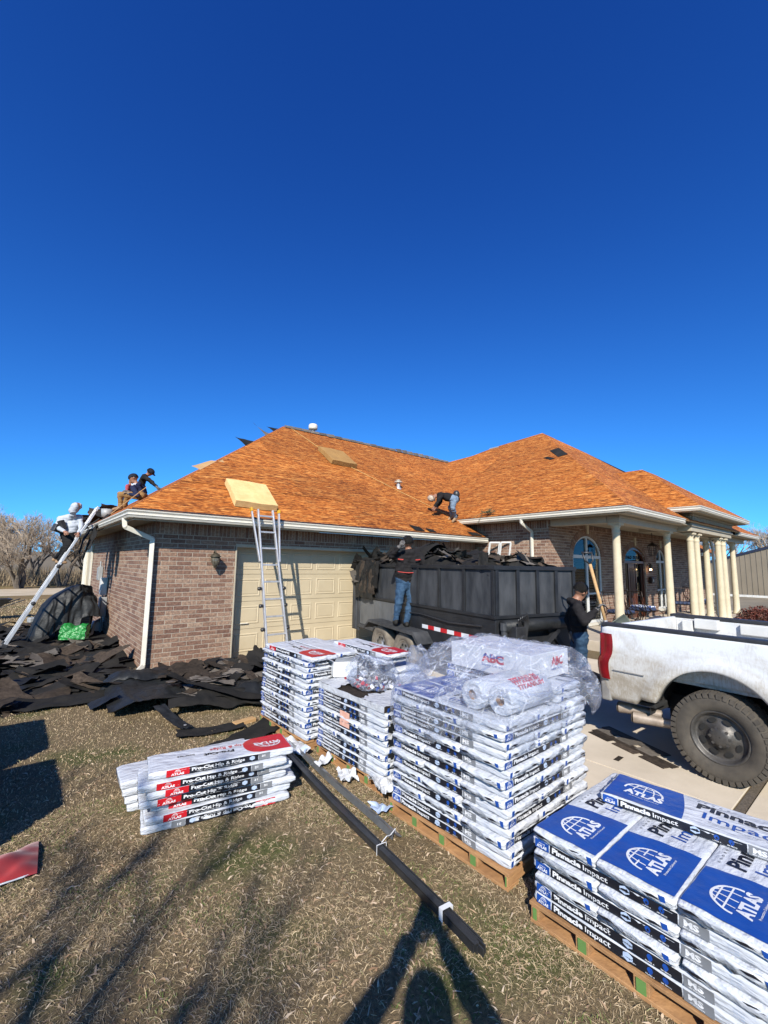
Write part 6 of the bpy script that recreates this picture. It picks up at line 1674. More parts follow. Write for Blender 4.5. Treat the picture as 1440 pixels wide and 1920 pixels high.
# stand-in bundle stacks added unseen on the left, to cast shadows into the picture
for (X0, Y1, pat, nm) in ((-1.75, 5.45, 'SESESESESESESESESES', 'outer left'), (-1.9, 3.95, 'SESESESESESESESESESESE', 'nearer left')):
    t = pallet('added pallet beyond the left edge, under the unseen %s stack' % nm, X0, Y1)
    for k in range(len(pat)):
        M_ = T(X0 + .5, Y1 - .5, .096 + k * BHt, -PI / 2 if pat[k] == 'S' else 0)
        b_ = thing('shadow_bundle_layer', 'shadow-casting layer of wrapped bundles added on the unseen %s pallet beyond the picture edge' % nm, 'shingle bundle', M=M_, group='added shadow-casting bundle layers beyond the left edge')
        for i in range(3): link('wrapper', WRP[(k + i) % NV], b_, T(0, (i - 1) * BWd, 0))

# white box, rolls and the clear film draped over them
BX = (2.93, 1.82, zt1 + 2 * BHt + .004)
t = thing('cardboard_box', 'white box printed ABC Supply Co. Inc. under the clear plastic', 'box', BX)
m = MB(); m.box((0, 0, 0), (.54, .76, .19)); obj('carton', m, pm('white_carton', (.74, .74, .76), (.66, .66, .69), 6, .6), t, bevel=.006)
def letter(t, s, h, w, M_, mat, bold, nm='lettering'):
    vs, fs = text_verts(s, h, w, bold); m = MB(); m.add(vs, fs); return obj(nm, m, mat, t, M=M_)
FL = frame((-.0015, .44, .085), (0, -1, 0), (-1, 0, 0)); 
letter(t, 'ABC', .062, .21, FL, M_PRED, .05); letter(t, 'ABC', .030, .20, frame((-.0024, .437, .117), (0, -1, 0), (-1, 0, 0)), M_PBLUE, .03)
letter(t, 'Supply Co. Inc.', .020, .21, frame((-.0015, .44, .052), (0, -1, 0), (-1, 0, 0)), M_PBLUE, .01)
letter(t, 'ABC', .062, .17, frame((.28, -.0015, .085), (1, 0, 0), (0, -1, 0)), M_PRED, .05); letter(t, 'Supply Co. Inc.', .018, .18, frame((.27, -.0015, .052), (1, 0, 0), (0, -1, 0)), M_PBLUE, .01)
for i, (y, x, lab) in enumerate(((1.93, 2.40, 'left white underlayment roll under the clear plastic'), (1.74, 2.44, 'right white underlayment roll with red print under the clear plastic'))):
    t = thing('underlayment_roll', lab, 'roll', (x, y, zt1 + .098), 0, None)
    r = .094; m = MB(); k = 40
    vs = []; P = [(0, .032), (0, .05), (.004, .07), (-.004, .085), (0, r - .006), (.006, r), (.48, r), (.486, r - .006), (.486, .032)]
    for h, rr_ in P:
        for j in range(k):
            a_ = 2 * PI * j / k; q = rr_ * (1 + .02 * noise.noise(Vector((math.cos(a_) * 2, math.sin(a_) * 2, h * 4 + i)))); vs.append((h, q * math.cos(a_), q * math.sin(a_)))
    m.add(vs, [(a * k + j, a * k + (j + 1) % k, (a + 1) * k + (j + 1) % k, (a + 1) * k + j) for a in range(len(P) - 1) for j in range(k)])
    obj('rolled_sheet', m, M_WRAP, t, smooth=True)
    m = MB(); m.tube([(.003, 0, 0), (.48, 0, 0)], .033, 16, cap=False); m.tube([(.04, 0, 0), (.05, 0, 0)], .032, 16); obj('core', m, M_PALLET, t, smooth=True)
    if i:
        for q in range(3): letter(t, 'TITANIUM', .03, .30, frame((.10, -.03 * (q - 1) * 1.0 - .045, r * .985 - .018 * q + .006), (1, 0, 0), (0, -.45 - .3 * q, .9 - .2 * q)), M_PRED, .03)
def tent(x, y):
    H = zt1 + .012
    def up(px0, px1, py0, py1, h, sl):
        d = math.hypot(max(px0 - x, 0, x - px1), max(py0 - y, 0, y - py1)); return h - sl * d
    h = max(H, up(2.92, 3.48, 1.80, 2.59, BX[2] + .205, .75), up(2.40, 2.93, 1.65, 2.03, zt1 + .205, 1.1), up(2.70, 3.30, 1.66, 2.66, zt1 + .12, 1.4))
    h = max(h, up(3.05, 3.06, 2.12, 2.13, BX[2] + .27, .9))
    return h
def film_fn(u, v):
    a = u * 2 * PI; c, s_ = math.cos(a), math.sin(a)
    cx, cy, hx, hy = 2.86, 2.14, .56, .575
    k = 1 / max(abs(c) ** 1.0 / hx, abs(s_) / hy, 1e-6); k2 = (abs(c / hx) ** 5 + abs(s_ / hy) ** 5) ** (-1 / 5)
    edge = k2
    hang = .24 + .16 * noise.noise(Vector((c * 2.4, s_ * 2.4, 4))) + .06 * noise.noise(Vector((c * 9, s_ * 9, 2)))
    w = .62
    if v < w:
        r = edge * (v / w); x, y = cx + c * r, cy + s_ * r; z = tent(x, y)
        # relax so the film bridges gaps
        zs = [tent(x + q * c2, y + q * s2) for q in (.05, .10) for c2, s2 in ((1, 0), (-1, 0), (0, 1), (0, -1))]
        z = max(z, sum(zs) / len(zs)) + .008
        b = (v / w)
    else:
        q = (v - w) / (1 - w); x0, y0 = cx + c * edge, cy + s_ * edge
        bulge = .022 + .05 * math.sin(q * PI) * (.5 + noise.noise(Vector((c * 3, s_ * 3, 1)))) + .10 * max(0, c * .55 - s_ * .3) * math.sin(q * PI * .8)
        x, y = x0 + c * bulge, y0 + s_ * bulge; z0_ = max(tent(x0, y0), tent(x0 - c * .05, y0 - s_ * .05)); z = z0_ + .008 - q * hang
    p = Vector((x, y, z))
    qx, qy = x - 3.05, y - 2.05; pa, pr_ = math.atan2(qy, qx), math.hypot(qx, qy)
    fold = (.5 - abs(noise.noise(Vector((math.cos(pa) * 3.4, math.sin(pa) * 3.4, pr_ * 1.2))))) ** 2 * .075 + (.5 - abs(noise.noise(Vector((math.cos(pa) * 9, math.sin(pa) * 9, pr_ * 2.5 + 4))))) ** 3 * .09
    n1 = noise.noise(p * 7) * .006 + (fold - .012) * min(1, .25 + pr_ * 1.6) + (.5 - abs(noise.noise(p * 13))) ** 4 * .05
    return (x + c * n1 * (1.4 if v > w else .2), y + s_ * n1 * (1.4 if v > w else .2), z + n1 * (1 if v < w else .3))
m = MB(); m.grid(film_fn, 300, 110)
o = obj('plastic_film', m, M_FILM, smooth=True); tag(o, 'crinkled clear plastic film draped over the tallest stack with box and rolls', 'plastic film')
def puff(label, c, r, sc_, sd, name='plastic_film'):
    m = MB()
    def f(u, v):
        a, b = u * 2 * PI, (v - .5) * PI
        d = Vector((math.cos(a) * math.cos(b), math.sin(a) * math.cos(b), math.sin(b)))
        k = r * (1 + .30 * noise.noise(d * 1.6 + Vector((sd, 0, 0))) + .16 * abs(noise.noise(d * 5 + Vector((0, sd, 0)))) + .05 * noise.noise(d * 14))
        z = d.z * k * sc_[2]
        return (c[0] + d.x * k * sc_[0], c[1] + d.y * k * sc_[1], max(c[2] + z, c[2] - r * sc_[2] * .62 + .006 * noise.noise(d * 9)))
    m.grid(f, 120, 70); o = obj(name, m, M_FILM, smooth=True); tag(o, label, 'plastic film'); return o
puff('upstanding puff of clear film at the far end of the draped stack', (2.86, 2.92, .98), .115, (.8, .9, 1.25), 5)
puff('clear trash bag full of coloured scraps on the middle stack', (2.74, 3.42, zt3 + .17), .20, (1.15, 1.3, .85), 9, 'trash_bag')
puff('low sagging fold of clear film between the middle and tall stacks', (2.66, 2.78, .80), .17, (1, .7, 1.0), 14)
m = MB()
for k in range(90):
    m.m = k % 4; a, b, c = br.uniform(-.17, .17), br.uniform(-.22, .22), br.uniform(.02, .10)
    m.M = T(2.74 + a, 3.42 + b, zt3 + .03 + c * .9, br.uniform(0, 6), br.uniform(-1, 1), br.uniform(-1, 1)); m.add([(-.02, -.014, 0), (.02, -.012, .006), (.018, .014, 0), (-.018, .013, -.006)], [(0, 1, 2, 3)])
m.M = Matrix.Identity(4)
o = obj('wrapper_scraps', m, [M_WRAPT, M_PRED, M_PBLUE, M_PWHT], kind='stuff'); o['label'] = 'red, white and blue wrapper scraps inside the clear trash bag'; o['category'] = 'scraps'
t = thing('small_carton', 'open white carton beside the clear trash bag', 'box', (2.75, 3.92, zt3 + .06), -.4)
m = MB(); m.box((-.12, -.10, 0), (.12, .10, .004)); m.box((-.124, -.10, .004), (-.12, .10, .15)); m.box((.12, -.10, .004), (.124, .10, .15)); m.box((-.12, .10, .004), (.12, .104, .15)); m.box((-.12, -.104, .004), (.12, -.10, .15)); obj('carton', m, M_PWHT, t)
m = MB(); m.add([(-.12, -.104, .15), (.12, -.104, .15), (.13, -.18, .21), (-.11, -.18, .21)], [(0, 1, 2, 3)]); m.add([(-.124, -.1, .15), (-.124, .1, .15), (-.2, .1, .19), (-.2, -.1, .19)], [(0, 1, 2, 3)]); obj('flap', m, M_PWHT, t)
# ------------------------------------------------------------------ torn roofing: mounds with loose pieces
dr_ = random.Random(23)
def piece_mesh(L, W, curl, sd, mat, ragged=.04, th=.004):
    m = MB(); nx, ny = 14, 5
    def f(u, v):
        x, y = (u - .5) * L, (v - .5) * W
        e = ragged * noise.noise(Vector((u * 4 + sd, v * 9, sd)))
        if v in (0, 1): y += e
        if u in (0, 1): x += e * 1.5
        z = curl * ((u - .5) ** 2) * 4 * (.6 + noise.noise(Vector((v * 2, sd, 2)))) + .035 * noise.noise(Vector((x * 3.5 + sd, y * 5, 1))) + .018 * noise.noise(Vector((x * 9 + sd, y * 9, 1))) + curl * .3 * (v - .5) ** 2
        return (x, y, z)
    m.grid(f, nx, ny)
    me = mesh_of('sheet', m, mat, smooth=True)
    return me
PCS = []
for k in range(22):
    mt = [M_FELT, M_FELT, M_FELT, M_SHING, M_FELT, M_SHING, M_SHINGT][k % 7]
    PCS.append(piece_mesh(dr_.uniform(.45, 1.35), dr_.uniform(.20, .42), dr_.uniform(.01, .09), k * 2.3, mt, .05))
FLAT = [piece_mesh(dr_.uniform(.22, .5), dr_.uniform(.12, .20), dr_.uniform(.0, .03), 60 + k * 2.3, (M_SHINGT, M_SHING)[k % 2], .02) for k in range(8)]
def scatter(n, hfn, xr, yr, inside, label, group, frm=None, flat=.0, tilt=.4, sc=(.8, 1.2), src=None, stuff=None):
    made = 0; tries = 0; acc = {}
    while made < n and tries < n * 20:
        tries += 1
        x, y = dr_.uniform(*xr), dr_.uniform(*yr)
        if not inside(x, y): continue
        src_ = src or (FLAT if dr_.random() < flat else PCS)
        me = dr_.choice(src_)
        e = .08; gx_ = (hfn(x + e, y) - hfn(x - e, y)) / (2 * e); gy_ = (hfn(x, y + e) - hfn(x, y - e)) / (2 * e)
        M_ = Matrix.Translation((x, y, hfn(x, y) + dr_.uniform(.01, .05))) @ Matrix.Rotation(math.atan(gy_), 4, 'X') @ Matrix.Rotation(-math.atan(gx_), 4, 'Y') @ \
            Matrix.Rotation(dr_.uniform(0, 2 * PI), 4, 'Z') @ Matrix.Rotation(dr_.gauss(0, tilt * .5), 4, 'X') @ Matrix.Rotation(dr_.gauss(0, tilt * .6), 4, 'Y') @ Matrix.Scale(dr_.uniform(*sc), 4)
        if frm is not None: M_ = frm @ M_
        made += 1
        if stuff:
            b_ = acc.setdefault(me.materials[0].name, (MB(), me.materials[0]))[0]; b_.M = M_
            b_.add([tuple(v.co) for v in me.vertices], [tuple(p.vertices) for p in me.polygons]); continue
        o = link('torn_shingle', me, None, M_); tag(o, label, 'torn shingle', group)
    if stuff:
        bb = MB(); ml = []
        for i_, (b_, mt_) in enumerate(acc.values()): bb.M = Matrix.Identity(4); bb.m = i_; bb.add(b_.v, b_.f); ml.append(mt_)
        o = obj(stuff, bb, ml, kind='stuff'); o['label'] = label; o['category'] = 'debris'
def mound(name, label, hfn, x0, x1, y0, y1, n1, n2, mat, frm=None):
    m = MB()
    if frm is not None: m.M = frm
    m.grid(lambda u, v: (x0 + (x1 - x0) * u, y0 + (y1 - y0) * v, hfn(x0 + (x1 - x0) * u, y0 + (y1 - y0) * v)), n1, n2)
    o = obj(name, m, mat, kind='stuff'); o['label'] = label; o['category'] = 'debris'; return o
def hleft(x, y):
    e = sstep(6.75 + .25 * math.sin(x * 2), 7.5, y) * sstep(16.5, 13.5, y) * sstep(-2.9, -1.8, x)
    e *= 1 - .85 * sstep(1.2, 1.75, x) * sstep(9.3, 8.6, y)
    return e * (.055 + .06 * noise.noise(Vector((x * 1.5, y * 1.2, 3))) + .07 * sstep(9, 11.5, y) + .03 * abs(noise.noise(Vector((x * 5, y * 4, 1))))) - .01
mound('debris_mound', 'dark heap of torn roofing felt along the left side of the house', hleft, -3.0, 1.78, 6.6, 16.6, 80, 120, M_FELT)
scatter(70, hleft, (-1.2, 1.7), (6.9, 10.8), lambda x, y: hleft(x, y) > .02, 'torn black shingle lying in the heap left of the house', 'torn shingles heaped left of the house', flat=.10, tilt=.20)
scatter(150, lambda x, y: hleft(x, y) - .02, (-2.4, 1.7), (7.0, 15.5), lambda x, y: hleft(x, y) > .02, 'mass of smaller torn felt and shingle pieces left of the house', '', flat=.25, tilt=.28, stuff='torn_felt_pieces')
scatter(18, hleft, (-1.0, 1.5), (6.85, 8.2), lambda x, y: hleft(x, y) > -.005, 'brown torn shingle at the near edge of the left heap', 'brown shingles at the near edge of the left heap', src=FLAT, tilt=.3)
# trailer load
def hload(x, y):
    e = sstep(-.02, .35, x) * sstep(TW + .02, TW - .35, x) * sstep(-.05, .5, y) * sstep(TL + .05, TL - .7, y)
    return 1.62 + e * (.28 + .10 * noise.noise(Vector((x * 2, y * 1.4, 6))) + .20 * math.exp(-((y - 2.2) / .5) ** 2) * .6) + .06 * abs(noise.noise(Vector((x * 6, y * 6, 1))))
mound('trailer_load', 'dark torn shingles filling the dump trailer', hload, .04, TW - .04, .04, TL - .04, 26, 60, M_FELT, TRAILER)
scatter(60, hload, (.28, TW - .25), (.25, TL - .3), lambda x, y: True, 'torn shingle on top of the heaped dump trailer', 'torn shingles heaped in the trailer', frm=TRAILER, flat=.5, tilt=.6, sc=(.5, .78))
scatter(70, lambda x, y: hload(x, y) - .03, (.2, TW - .2), (.2, TL - .3), lambda x, y: True, 'mass of smaller torn pieces in the trailer load', '', frm=TRAILER, flat=.3, tilt=.7, sc=(.4, .65), stuff='torn_felt_pieces')
scatter(10, lambda x, y: 1.98, (.30, .8), (1.0, 3.0), lambda x, y: True, 'torn shingle leaning over the trailer side rail', 'shingles over the trailer rail', frm=TRAILER, flat=.5, tilt=.8, sc=(.45, .7))
scatter(16, lambda x, y: 1.9 + .1 * (TL - y) - (.35 if x < .0 else 0), (-.08, .55), (TL - .75, TL + .15), lambda x, y: True, 'torn shingle hanging over the rear of the trailer', 'shingles hanging over the trailer rear', frm=TRAILER, tilt=1.0, sc=(.6, .9))
# long grey flaps hanging down the trailer's rear side
for k in range(7):
    m = MB(); a, b = TL - .95 + .13 * k, .28 + .08 * (k % 3); s0 = k * 3.1
    m.grid(lambda u, v: (-.05 - .05 * math.sin(v * 2) + .03 * noise.noise(Vector((u * 3, v * 4, s0))), a + b * (u - .5) + .05 * noise.noise(Vector((v * 3, s0, 1))), 1.93 - v * (.55 + .12 * (k % 3)) + .04 * noise.noise(Vector((u * 5, s0, 2)))), 8, 10)
    o = obj('hanging_felt', m, (M_FELT, M_SHING, M_TARP)[k % 3], M=TRAILER); tag(o, 'roofing felt flap hanging down the rear side of the trailer', 'roofing felt', 'felt flaps on the trailer side')
# big curled roll on the load
m = MB(); m.grid(lambda u, v: (.25 + .55 * u, 2.10 + .75 * v, 2.02 + .22 * math.sin(u * PI * .8) + .04 * math.sin(v * 5)), 12, 10)
o = obj('curled_felt_sheet', m, M_FELT, M=TRAILER, smooth=True); tag(o, 'large curled black felt sheet sticking up behind the loader', 'roofing felt')

# tarp with shingles in front of the brick corner
def htarp(x, y):
    e = sstep(1.0, 1.25, x) * sstep(3.5, 3.1, x) * sstep(5.45 + .25 * math.sin(x * 3), 5.95, y) * sstep(7.95, 7.5, y)
    return .012 + e * (.15 + .10 * noise.noise(Vector((x * 1.8, y * 1.8, 9)))) + .035 * abs(noise.noise(Vector((x * 4, y * 4, 2)))) + .02 * abs(noise.noise(Vector((x * 11, y * 2, 5))))
m = MB()
def ft_(u, v):
    # irregular four-sided sheet
    A, B_, C_, D_ = Vector((.98, 6.15)), Vector((2.95, 5.30)), Vector((3.55, 7.45)), Vector((1.15, 7.75))
    p = A.lerp(B_, u).lerp(D_.lerp(C_, u), v); k = .08 * noise.noise(Vector((u * 3, v * 3, 1)))
    p = Vector((p.x + k, p.y + .16 * noise.noise(Vector((u * 4, v * 2, 7))) * (1 - v)))
    edge = min(u, 1 - u, v, 1 - v)
    return (p.x, p.y, htarp(p.x, p.y) + .05 * math.exp(-edge * 22) * (1 + noise.noise(Vector((u * 9, v * 9, 3)))) + .004)
m.grid(ft_, 110, 90)
o = obj('tarp', m, M_TARP, smooth=True); tag(o, 'crumpled black tarp spread on the lawn in front of the garage corner', 'tarp')
m = MB(); m.grid(lambda u, v: (1.38 + .13 * u + .16 * v, 5.80 - .60 * v, .05 + .12 * (1 - v) ** 2 + .015 * noise.noise(Vector((u * 4, v * 6, 2)))), 8, 16)
o = obj('tarp_corner', m, M_TARP, smooth=True); tag(o, 'folded tarp corner with a metal eyelet lying on the grass', 'tarp')
m = MB(); m.lathe([(.006, 0), (.016, .002), (.016, .005), (.006, .006)], 14, 'z', (1.585, 5.24, .068)); o = obj('eyelet', m, M_ALU); tag(o, 'small round metal eyelet in the tarp corner', 'eyelet')
m = MB(); m.grid(lambda u, v: (.86 + .28 * u, 6.55 + .35 * v - .1 * u, .03 + .16 * u * (1 - .3 * v) + .02 * noise.noise(Vector((u * 5, v * 5, 3)))), 10, 10)
o = obj('tarp_flap', m, M_TARP, smooth=True); tag(o, 'shiny grey tarp flap with dark rolled hem at the left end', 'tarp')
scatter(52, lambda x, y: htarp(x, y) + .03, (1.75, 3.3), (5.8, 7.4), lambda x, y: True, 'brown torn shingle lying on the black tarp', 'torn shingles on the tarp', flat=.86, tilt=.12)
scatter(10, lambda x, y: .05 + .10 * (y - 7.3), (2.9, 3.9), (7.2, 7.8), lambda x, y: True, 'torn felt heaped at the foot of the garage door frame', 'torn felt by the door frame', tilt=.22, sc=(.6, .85))
o = link('torn_shingle', PCS[0], None, T(1.80, 5.05, .02, -.2) @ Matrix.Scale(.55, 4)); tag(o, 'single black torn shingle on the grass behind the hip bundle pile', 'torn shingle')
o = link('torn_shingle', PCS[7], None, T(2.05, 4.62, .03, .5)); tag(o, 'curved black scrap touching the back of the grass pile', 'torn shingle')

# long limp sheets lying over the heaps
def limp(x, y, L, W, rz, hfn, mat, k, label, group):
    m = MB(); c, s_ = math.cos(rz), math.sin(rz)
    def f(u, v):
        a, b = (u - .5) * L, (v - .5) * W + .12 * W * math.sin(u * 5 + k) + .05 * noise.noise(Vector((u * 7, v * 5, k)))
        X, Y = x + a * c - b * s_, y + a * s_ + b * c
        e = min(u, 1 - u, v, 1 - v)
        return (X, Y, max(.012, hfn(X, Y)) + .045 + .05 * abs(noise.noise(Vector((a * 2.2, b * 2.2, k)))) + .035 * noise.noise(Vector((a * 1.2 + k, b * 6, 2))) - .03 * math.exp(-e * 14))
    m.grid(f, 48, 12); o = obj('limp_felt_sheet', m, mat, smooth=True); tag(o, label, 'roofing felt', group)
for k, (x, y, L, W, rz, mt) in enumerate(((-.6, 7.35, 1.9, .42, .15, M_FELT), (.55, 7.15, 1.5, .40, -.1, M_FELT), (-.2, 8.1, 2.3, .55, .35, M_TARP), (.9, 8.0, 1.4, .36, .7, M_FELT), (.1, 8.9, 2.2, .6, -.2, M_FELT), (1.1, 9.2, 1.6, .45, 1.1, M_TARP),
        (-.9, 9.8, 2.4, .6, .2, M_FELT), (.5, 10.2, 2.0, .5, -.3, M_FELT), (-1.5, 8.4, 2.2, .5, .05, M_FELT), (-.1, 7.6, 1.7, .3, -.25, M_SHING), (1.35, 7.6, 1.2, .34, -.6, M_FELT), (-.3, 11.2, 2.2, .5, .1, M_FELT))):
    limp(x, y, L, W, rz, hleft, mt, k * 1.7, 'long limp black felt sheet draped over the left heap', 'limp felt sheets on the left heap')
for k, (x, y, L, W, rz, mt) in enumerate(((2.95, 6.0, 1.2, .38, .45, M_TARP), (3.0, 7.1, 1.1, .34, .1, M_FELT), (1.5, 7.3, 1.0, .3, -.1, M_TARP), (2.2, 5.75, 1.3, .30, -.22, M_FELT))):
    limp(x, y, L, W, rz, htarp, mt, 30 + k * 1.7, 'limp dark sheet lying on the spread tarp', 'limp dark sheets on the tarp')
# strips on the driveway behind the truck wheel
for k, (x, y, rz, L, W, mt, lb) in enumerate(((5.02, 2.02, -1.95 + PI, .98, .17, M_SHING, 'long brown shingle strip on the driveway behind the pickup'), (5.22, 2.08, 1.15, .8, .22, M_SHINGT, 'notched grey shingle strip in the shade of the pickup'))):
    t = thing('shingle_strip', lb, 'shingle', (x, y, .014), rz)
    m = MB(); m.box((-L / 2, -W / 2, 0), (L / 2, 0, .007)); obj('strip', m, mt, t)
    for q in range(3):
        m = MB(); m.box((-L / 2 + q * L / 3 + .02, .001, .001), (-L / 2 + q * L / 3 + L / 3 - .04, W / 2, .008)); obj('tab', m, mt, t)
m = MB(); m.grid(lambda u, v: (4.60 + .12 * u, 1.94 + .05 * v, .016 + .004 * u), 4, 2); o = obj('torn_shingle', m, M_SHING); tag(o, 'tiny dark scrap alone on the sunny driveway', 'torn shingle')

# ------------------------------------------------------------------ ladders
def ladder_front():
    t = thing('folding_ladder', 'aluminium folding ladder with yellow tips leaning on the garage gutter', 'ladder', (3.5, 7.1, .012))
    o = Vector((3.5, 7.1, .012)); top = Vector((3.49, 7.63, 2.80)) - o; bot = Vector((3.60, 7.02, .012)) - o
    ax = (top - bot).normalized(); sd = Vector((1, 0, 0))
    def P(s, w): return bot + ax * s + sd * w
    L = (top - bot).length
    for s_ in (-1, 1):
        m = MB(); m.bar(P(0, s_ * .20), P(1.5, s_ * .17), .028, .070, up=(0, 1, .2)); obj('rail', m, M_ALU, t, bevel=.004)
        m = MB(); m.bar(P(1.45, s_ * .17), P(L + .03, s_ * .145), .026, .060, up=(0, 1, .2)); obj('rail', m, M_ALU, t, bevel=.004)
        m = MB(); m.bar(P(1.9, s_ * .19), P(L + .0, s_ * .27), .024, .055, up=(0, 1, .2)); obj('flared_leg', m, M_ALU, t, bevel=.004)
        m = MB(); m.bar(P(L - .02, s_ * .268), P(L + .05, s_ * .274), .038, .075, up=(0, 1, .2)); obj('foot_cap', m, M_YELPL, t, bevel=.006)
        for q in (1.42, 1.12, .72): 
            m = MB(); c = P(q, s_ * .21); m.lathe([(.028, -.01), (.034, .0), (.030, .05)], 10, 'x', tuple(c) if s_ > 0 else (c.x - .045, c.y, c.z)); obj('locking_knob', m, M_BLKPL, t)
    s = .32
    while s < L:
        w = .20 - .055 * s / L if s < 1.5 else .16
        m = MB(); m.bar(P(s, -w), P(s, w), .035, .030, up=(0, 0, 1)); obj('rung', m, M_ALU, t, bevel=.004)
        s += .305
ladder_front()
def ladder_left():
    t = thing('extension_ladder', 'aluminium ladder leaning on the left eave with its climber', 'ladder', (-.03, 11.55, .15))
    o = Vector((-.03, 11.55, .15)); top = Vector((1.30, 11.55, 3.02)) - o; bot = Vector((0, 0, 0))
    ax = (top - bot).normalized(); sd = Vector((0, 1, 0)); up = ax.cross(sd)
    def P(s, w, h=0): return bot + ax * s + sd * w + up * h
    L = (top - bot).length
    for s_ in (-1, 1):
        m = MB(); m.bar(P(0, s_ * .21), P(1.75, s_ * .19), .03, .062, up=tuple(up)); obj('rail', m, M_ALU, t, bevel=.004)
        m = MB(); m.bar(P(1.7, s_ * .17), P(L, s_ * .15), .028, .050, up=tuple(up)); obj('rail', m, M_ALU, t, bevel=.004)
        m = MB(); m.bar(P(-.05, s_ * .21), P(.06, s_ * .21), .045, .10, up=tuple(up)); obj('foot_cap', m, M_BLKPL, t, bevel=.006)
        for q in (1.72, .9): m = MB(); m.sphere(tuple(P(q, s_ * .235)), .04, 10, 6); obj('locking_knob', m, M_BLKPL, t)
    s = .3
    while s < L:
        m = MB(); m.tube([P(s, -.19), P(s, .19)], .018, 8); obj('rung', m, M_ALU, t, smooth=True); s += .305
ladder_left()
# felt hanging over the eave by the climber
for k, (y, ln, w) in enumerate(((11.2, .62, .5), (11.7, .85, .35), (12.2, .7, .45), (12.7, .5, .3))):
    m = MB(); s0 = k * 5.3
    m.grid(lambda u, v: (1.22 + .05 * math.sin(v * 3 + k) - .06 * v + .05 * noise.noise(Vector((u * 3, v * 3, s0))) + (.35 * max(0, .25 - v) * 3), y + w * (u - .5) * (1 - .35 * v) + .05 * noise.noise(Vector((v * 4, s0, 1))), 2.70 + .2 * max(0, .25 - v) * 3 - ln * v + .07 * noise.noise(Vector((u * 4, s0, 2)))), 10, 12)
    o = obj('hanging_felt', m, M_FELT); tag(o, 'ragged black felt hanging over the left eave near the climber', 'roofing felt', 'felt hanging over the left eave')
def roof_left(x, y, h=.02): return Vector((x, y, 2.66 + pg * (x - 1.28) + h))
for k in range(12):
    x, y = dr_.uniform(1.35, 1.9), dr_.uniform(12.3, 15.5)
    M_ = Matrix.Translation(roof_left(x, y, .08)) @ Matrix.Rotation(dr_.uniform(0, 6), 4, 'Z') @ Matrix.Rotation(dr_.uniform(-.9, .9), 4, 'X') @ Matrix.Scale(.85, 4)
    o = link('torn_shingle', dr_.choice(PCS), None, M_); tag(o, 'torn shingle piled on the left roof edge', 'torn shingle', 'torn shingles on the left roof edge')
# grey tub behind the climber
t = MB(); t.lathe([(.11, 0), (.13, .2), (.12, .2), (.10, .02)], 20, 'z', (1.62, 12.6, 2.90)); o = obj('bucket', t, M_GREYBX, smooth=True); tag(o, 'grey bucket on the left roof edge beside the climber', 'bucket')
# pale pole resting by the seated worker
t = MB(); t.tube([(1.30, 9.6, 2.72), (2.05, 10.6, 3.45)], .009, 8); o = obj('wooden_handle', t, M_LUMBER); tag(o, 'thin wooden tool handle leaning beside the seated worker', 'tool handle')
# boards and curled felt along the left hip and ridge
hip = lambda s: Vector((1.28 + s, 7.77 + s, 2.66 + pg * s))
def hipflap(s, L, hgt, label, mat):
    m = MB(); p = hip(s)
    dx = Vector((1, 1, pg)).normalized(); up_ = Vector((-.45, .35, .82)).normalized()
    m.grid(lambda u, v: tuple(p + dx * L * (u - .5) + up_ * hgt * v * (1.25 * (1 - u) ** 1.6 + .35 * u * math.sin(u * PI) + .12) + Vector((-.10 * v * v - .02, .08 * v, 0))), 12, 6)
    o = obj('curled_felt', m, mat); tag(o, label, 'roofing felt')
hipflap(3.25, .62, .22, 'dark curled felt sticking up on the left hip, lower one', M_FELT)
hipflap(4.12, .34, .36, 'pale-edged curled shingle sticking up near the roof peak', M_SHINGT)
hipflap(4.62, .50, .14, 'dark curled felt just left of the roof peak', M_FELT)
hipflap(1.75, .8, .07, 'tan board lying along the low left hip', M_LUMBER)
m = MB()
for i in range(25):
    x = 6.38 + i * .335; f_ = lambda x: Vector((x, 12.80 + (x - 6.34) * .037, gz(12.80 + (x - 6.34) * .037) + .03))
    a_, b_ = f_(x), f_(x + .33); lf = .02 + .05 * abs(noise.noise(Vector((i * 1.3, 1, 2)))) + (.05 if 14 < i < 22 else 0)
    m.add([a_ + Vector((0, -.05 - lf, -.036 - lf * .6)), b_ + Vector((0, -.05, -.036)), b_ + Vector((0, .05, .05 + lf)), a_ + Vector((0, .05, .045 + lf * .6))], [(0, 1, 2, 3)])
o = obj('ridge_felt', m, M_SHINGT); tag(o, 'torn strip of old ridge felt along the garage ridge', 'roofing felt')
m = MB()
for i, (y, z_) in enumerate(((12.6, 6.36), (12.1, 6.50), (11.6, 6.62), (11.1, 6.79))):
    x = 14.75 + (12.6 - y) * .27; m.box((x - .05, y - .42, z_ + .03), (x + .5, y + .02, z_ + .055 + .02 * (i % 2)))
o = obj('ridge_board', m, M_GREYBX); tag(o, 'pale boards stepping along the left edge of the main ridge', 'board')
def wpatch(x, y): return Vector((x, y, 3.2 + .70 * (x - 9.95) + .02))
for (a, b, w, lb) in (((13.1, 6.65), (13.75, 7.3), .28, 'black felt scrap left on the main hip'), ((12.95, 7.0), (13.2, 7.4), .14, 'small black felt scrap above the other on the main hip')):
    m = MB(); m.add([tuple(wpatch(*a)), tuple(wpatch(*b)), tuple(wpatch(b[0] - w * .3, b[1] + w)), tuple(wpatch(a[0] - w * .3, a[1] + w))], [(0, 1, 2, 3)]); o = obj('felt_scrap', m, M_FELT); tag(o, lb, 'roofing felt')
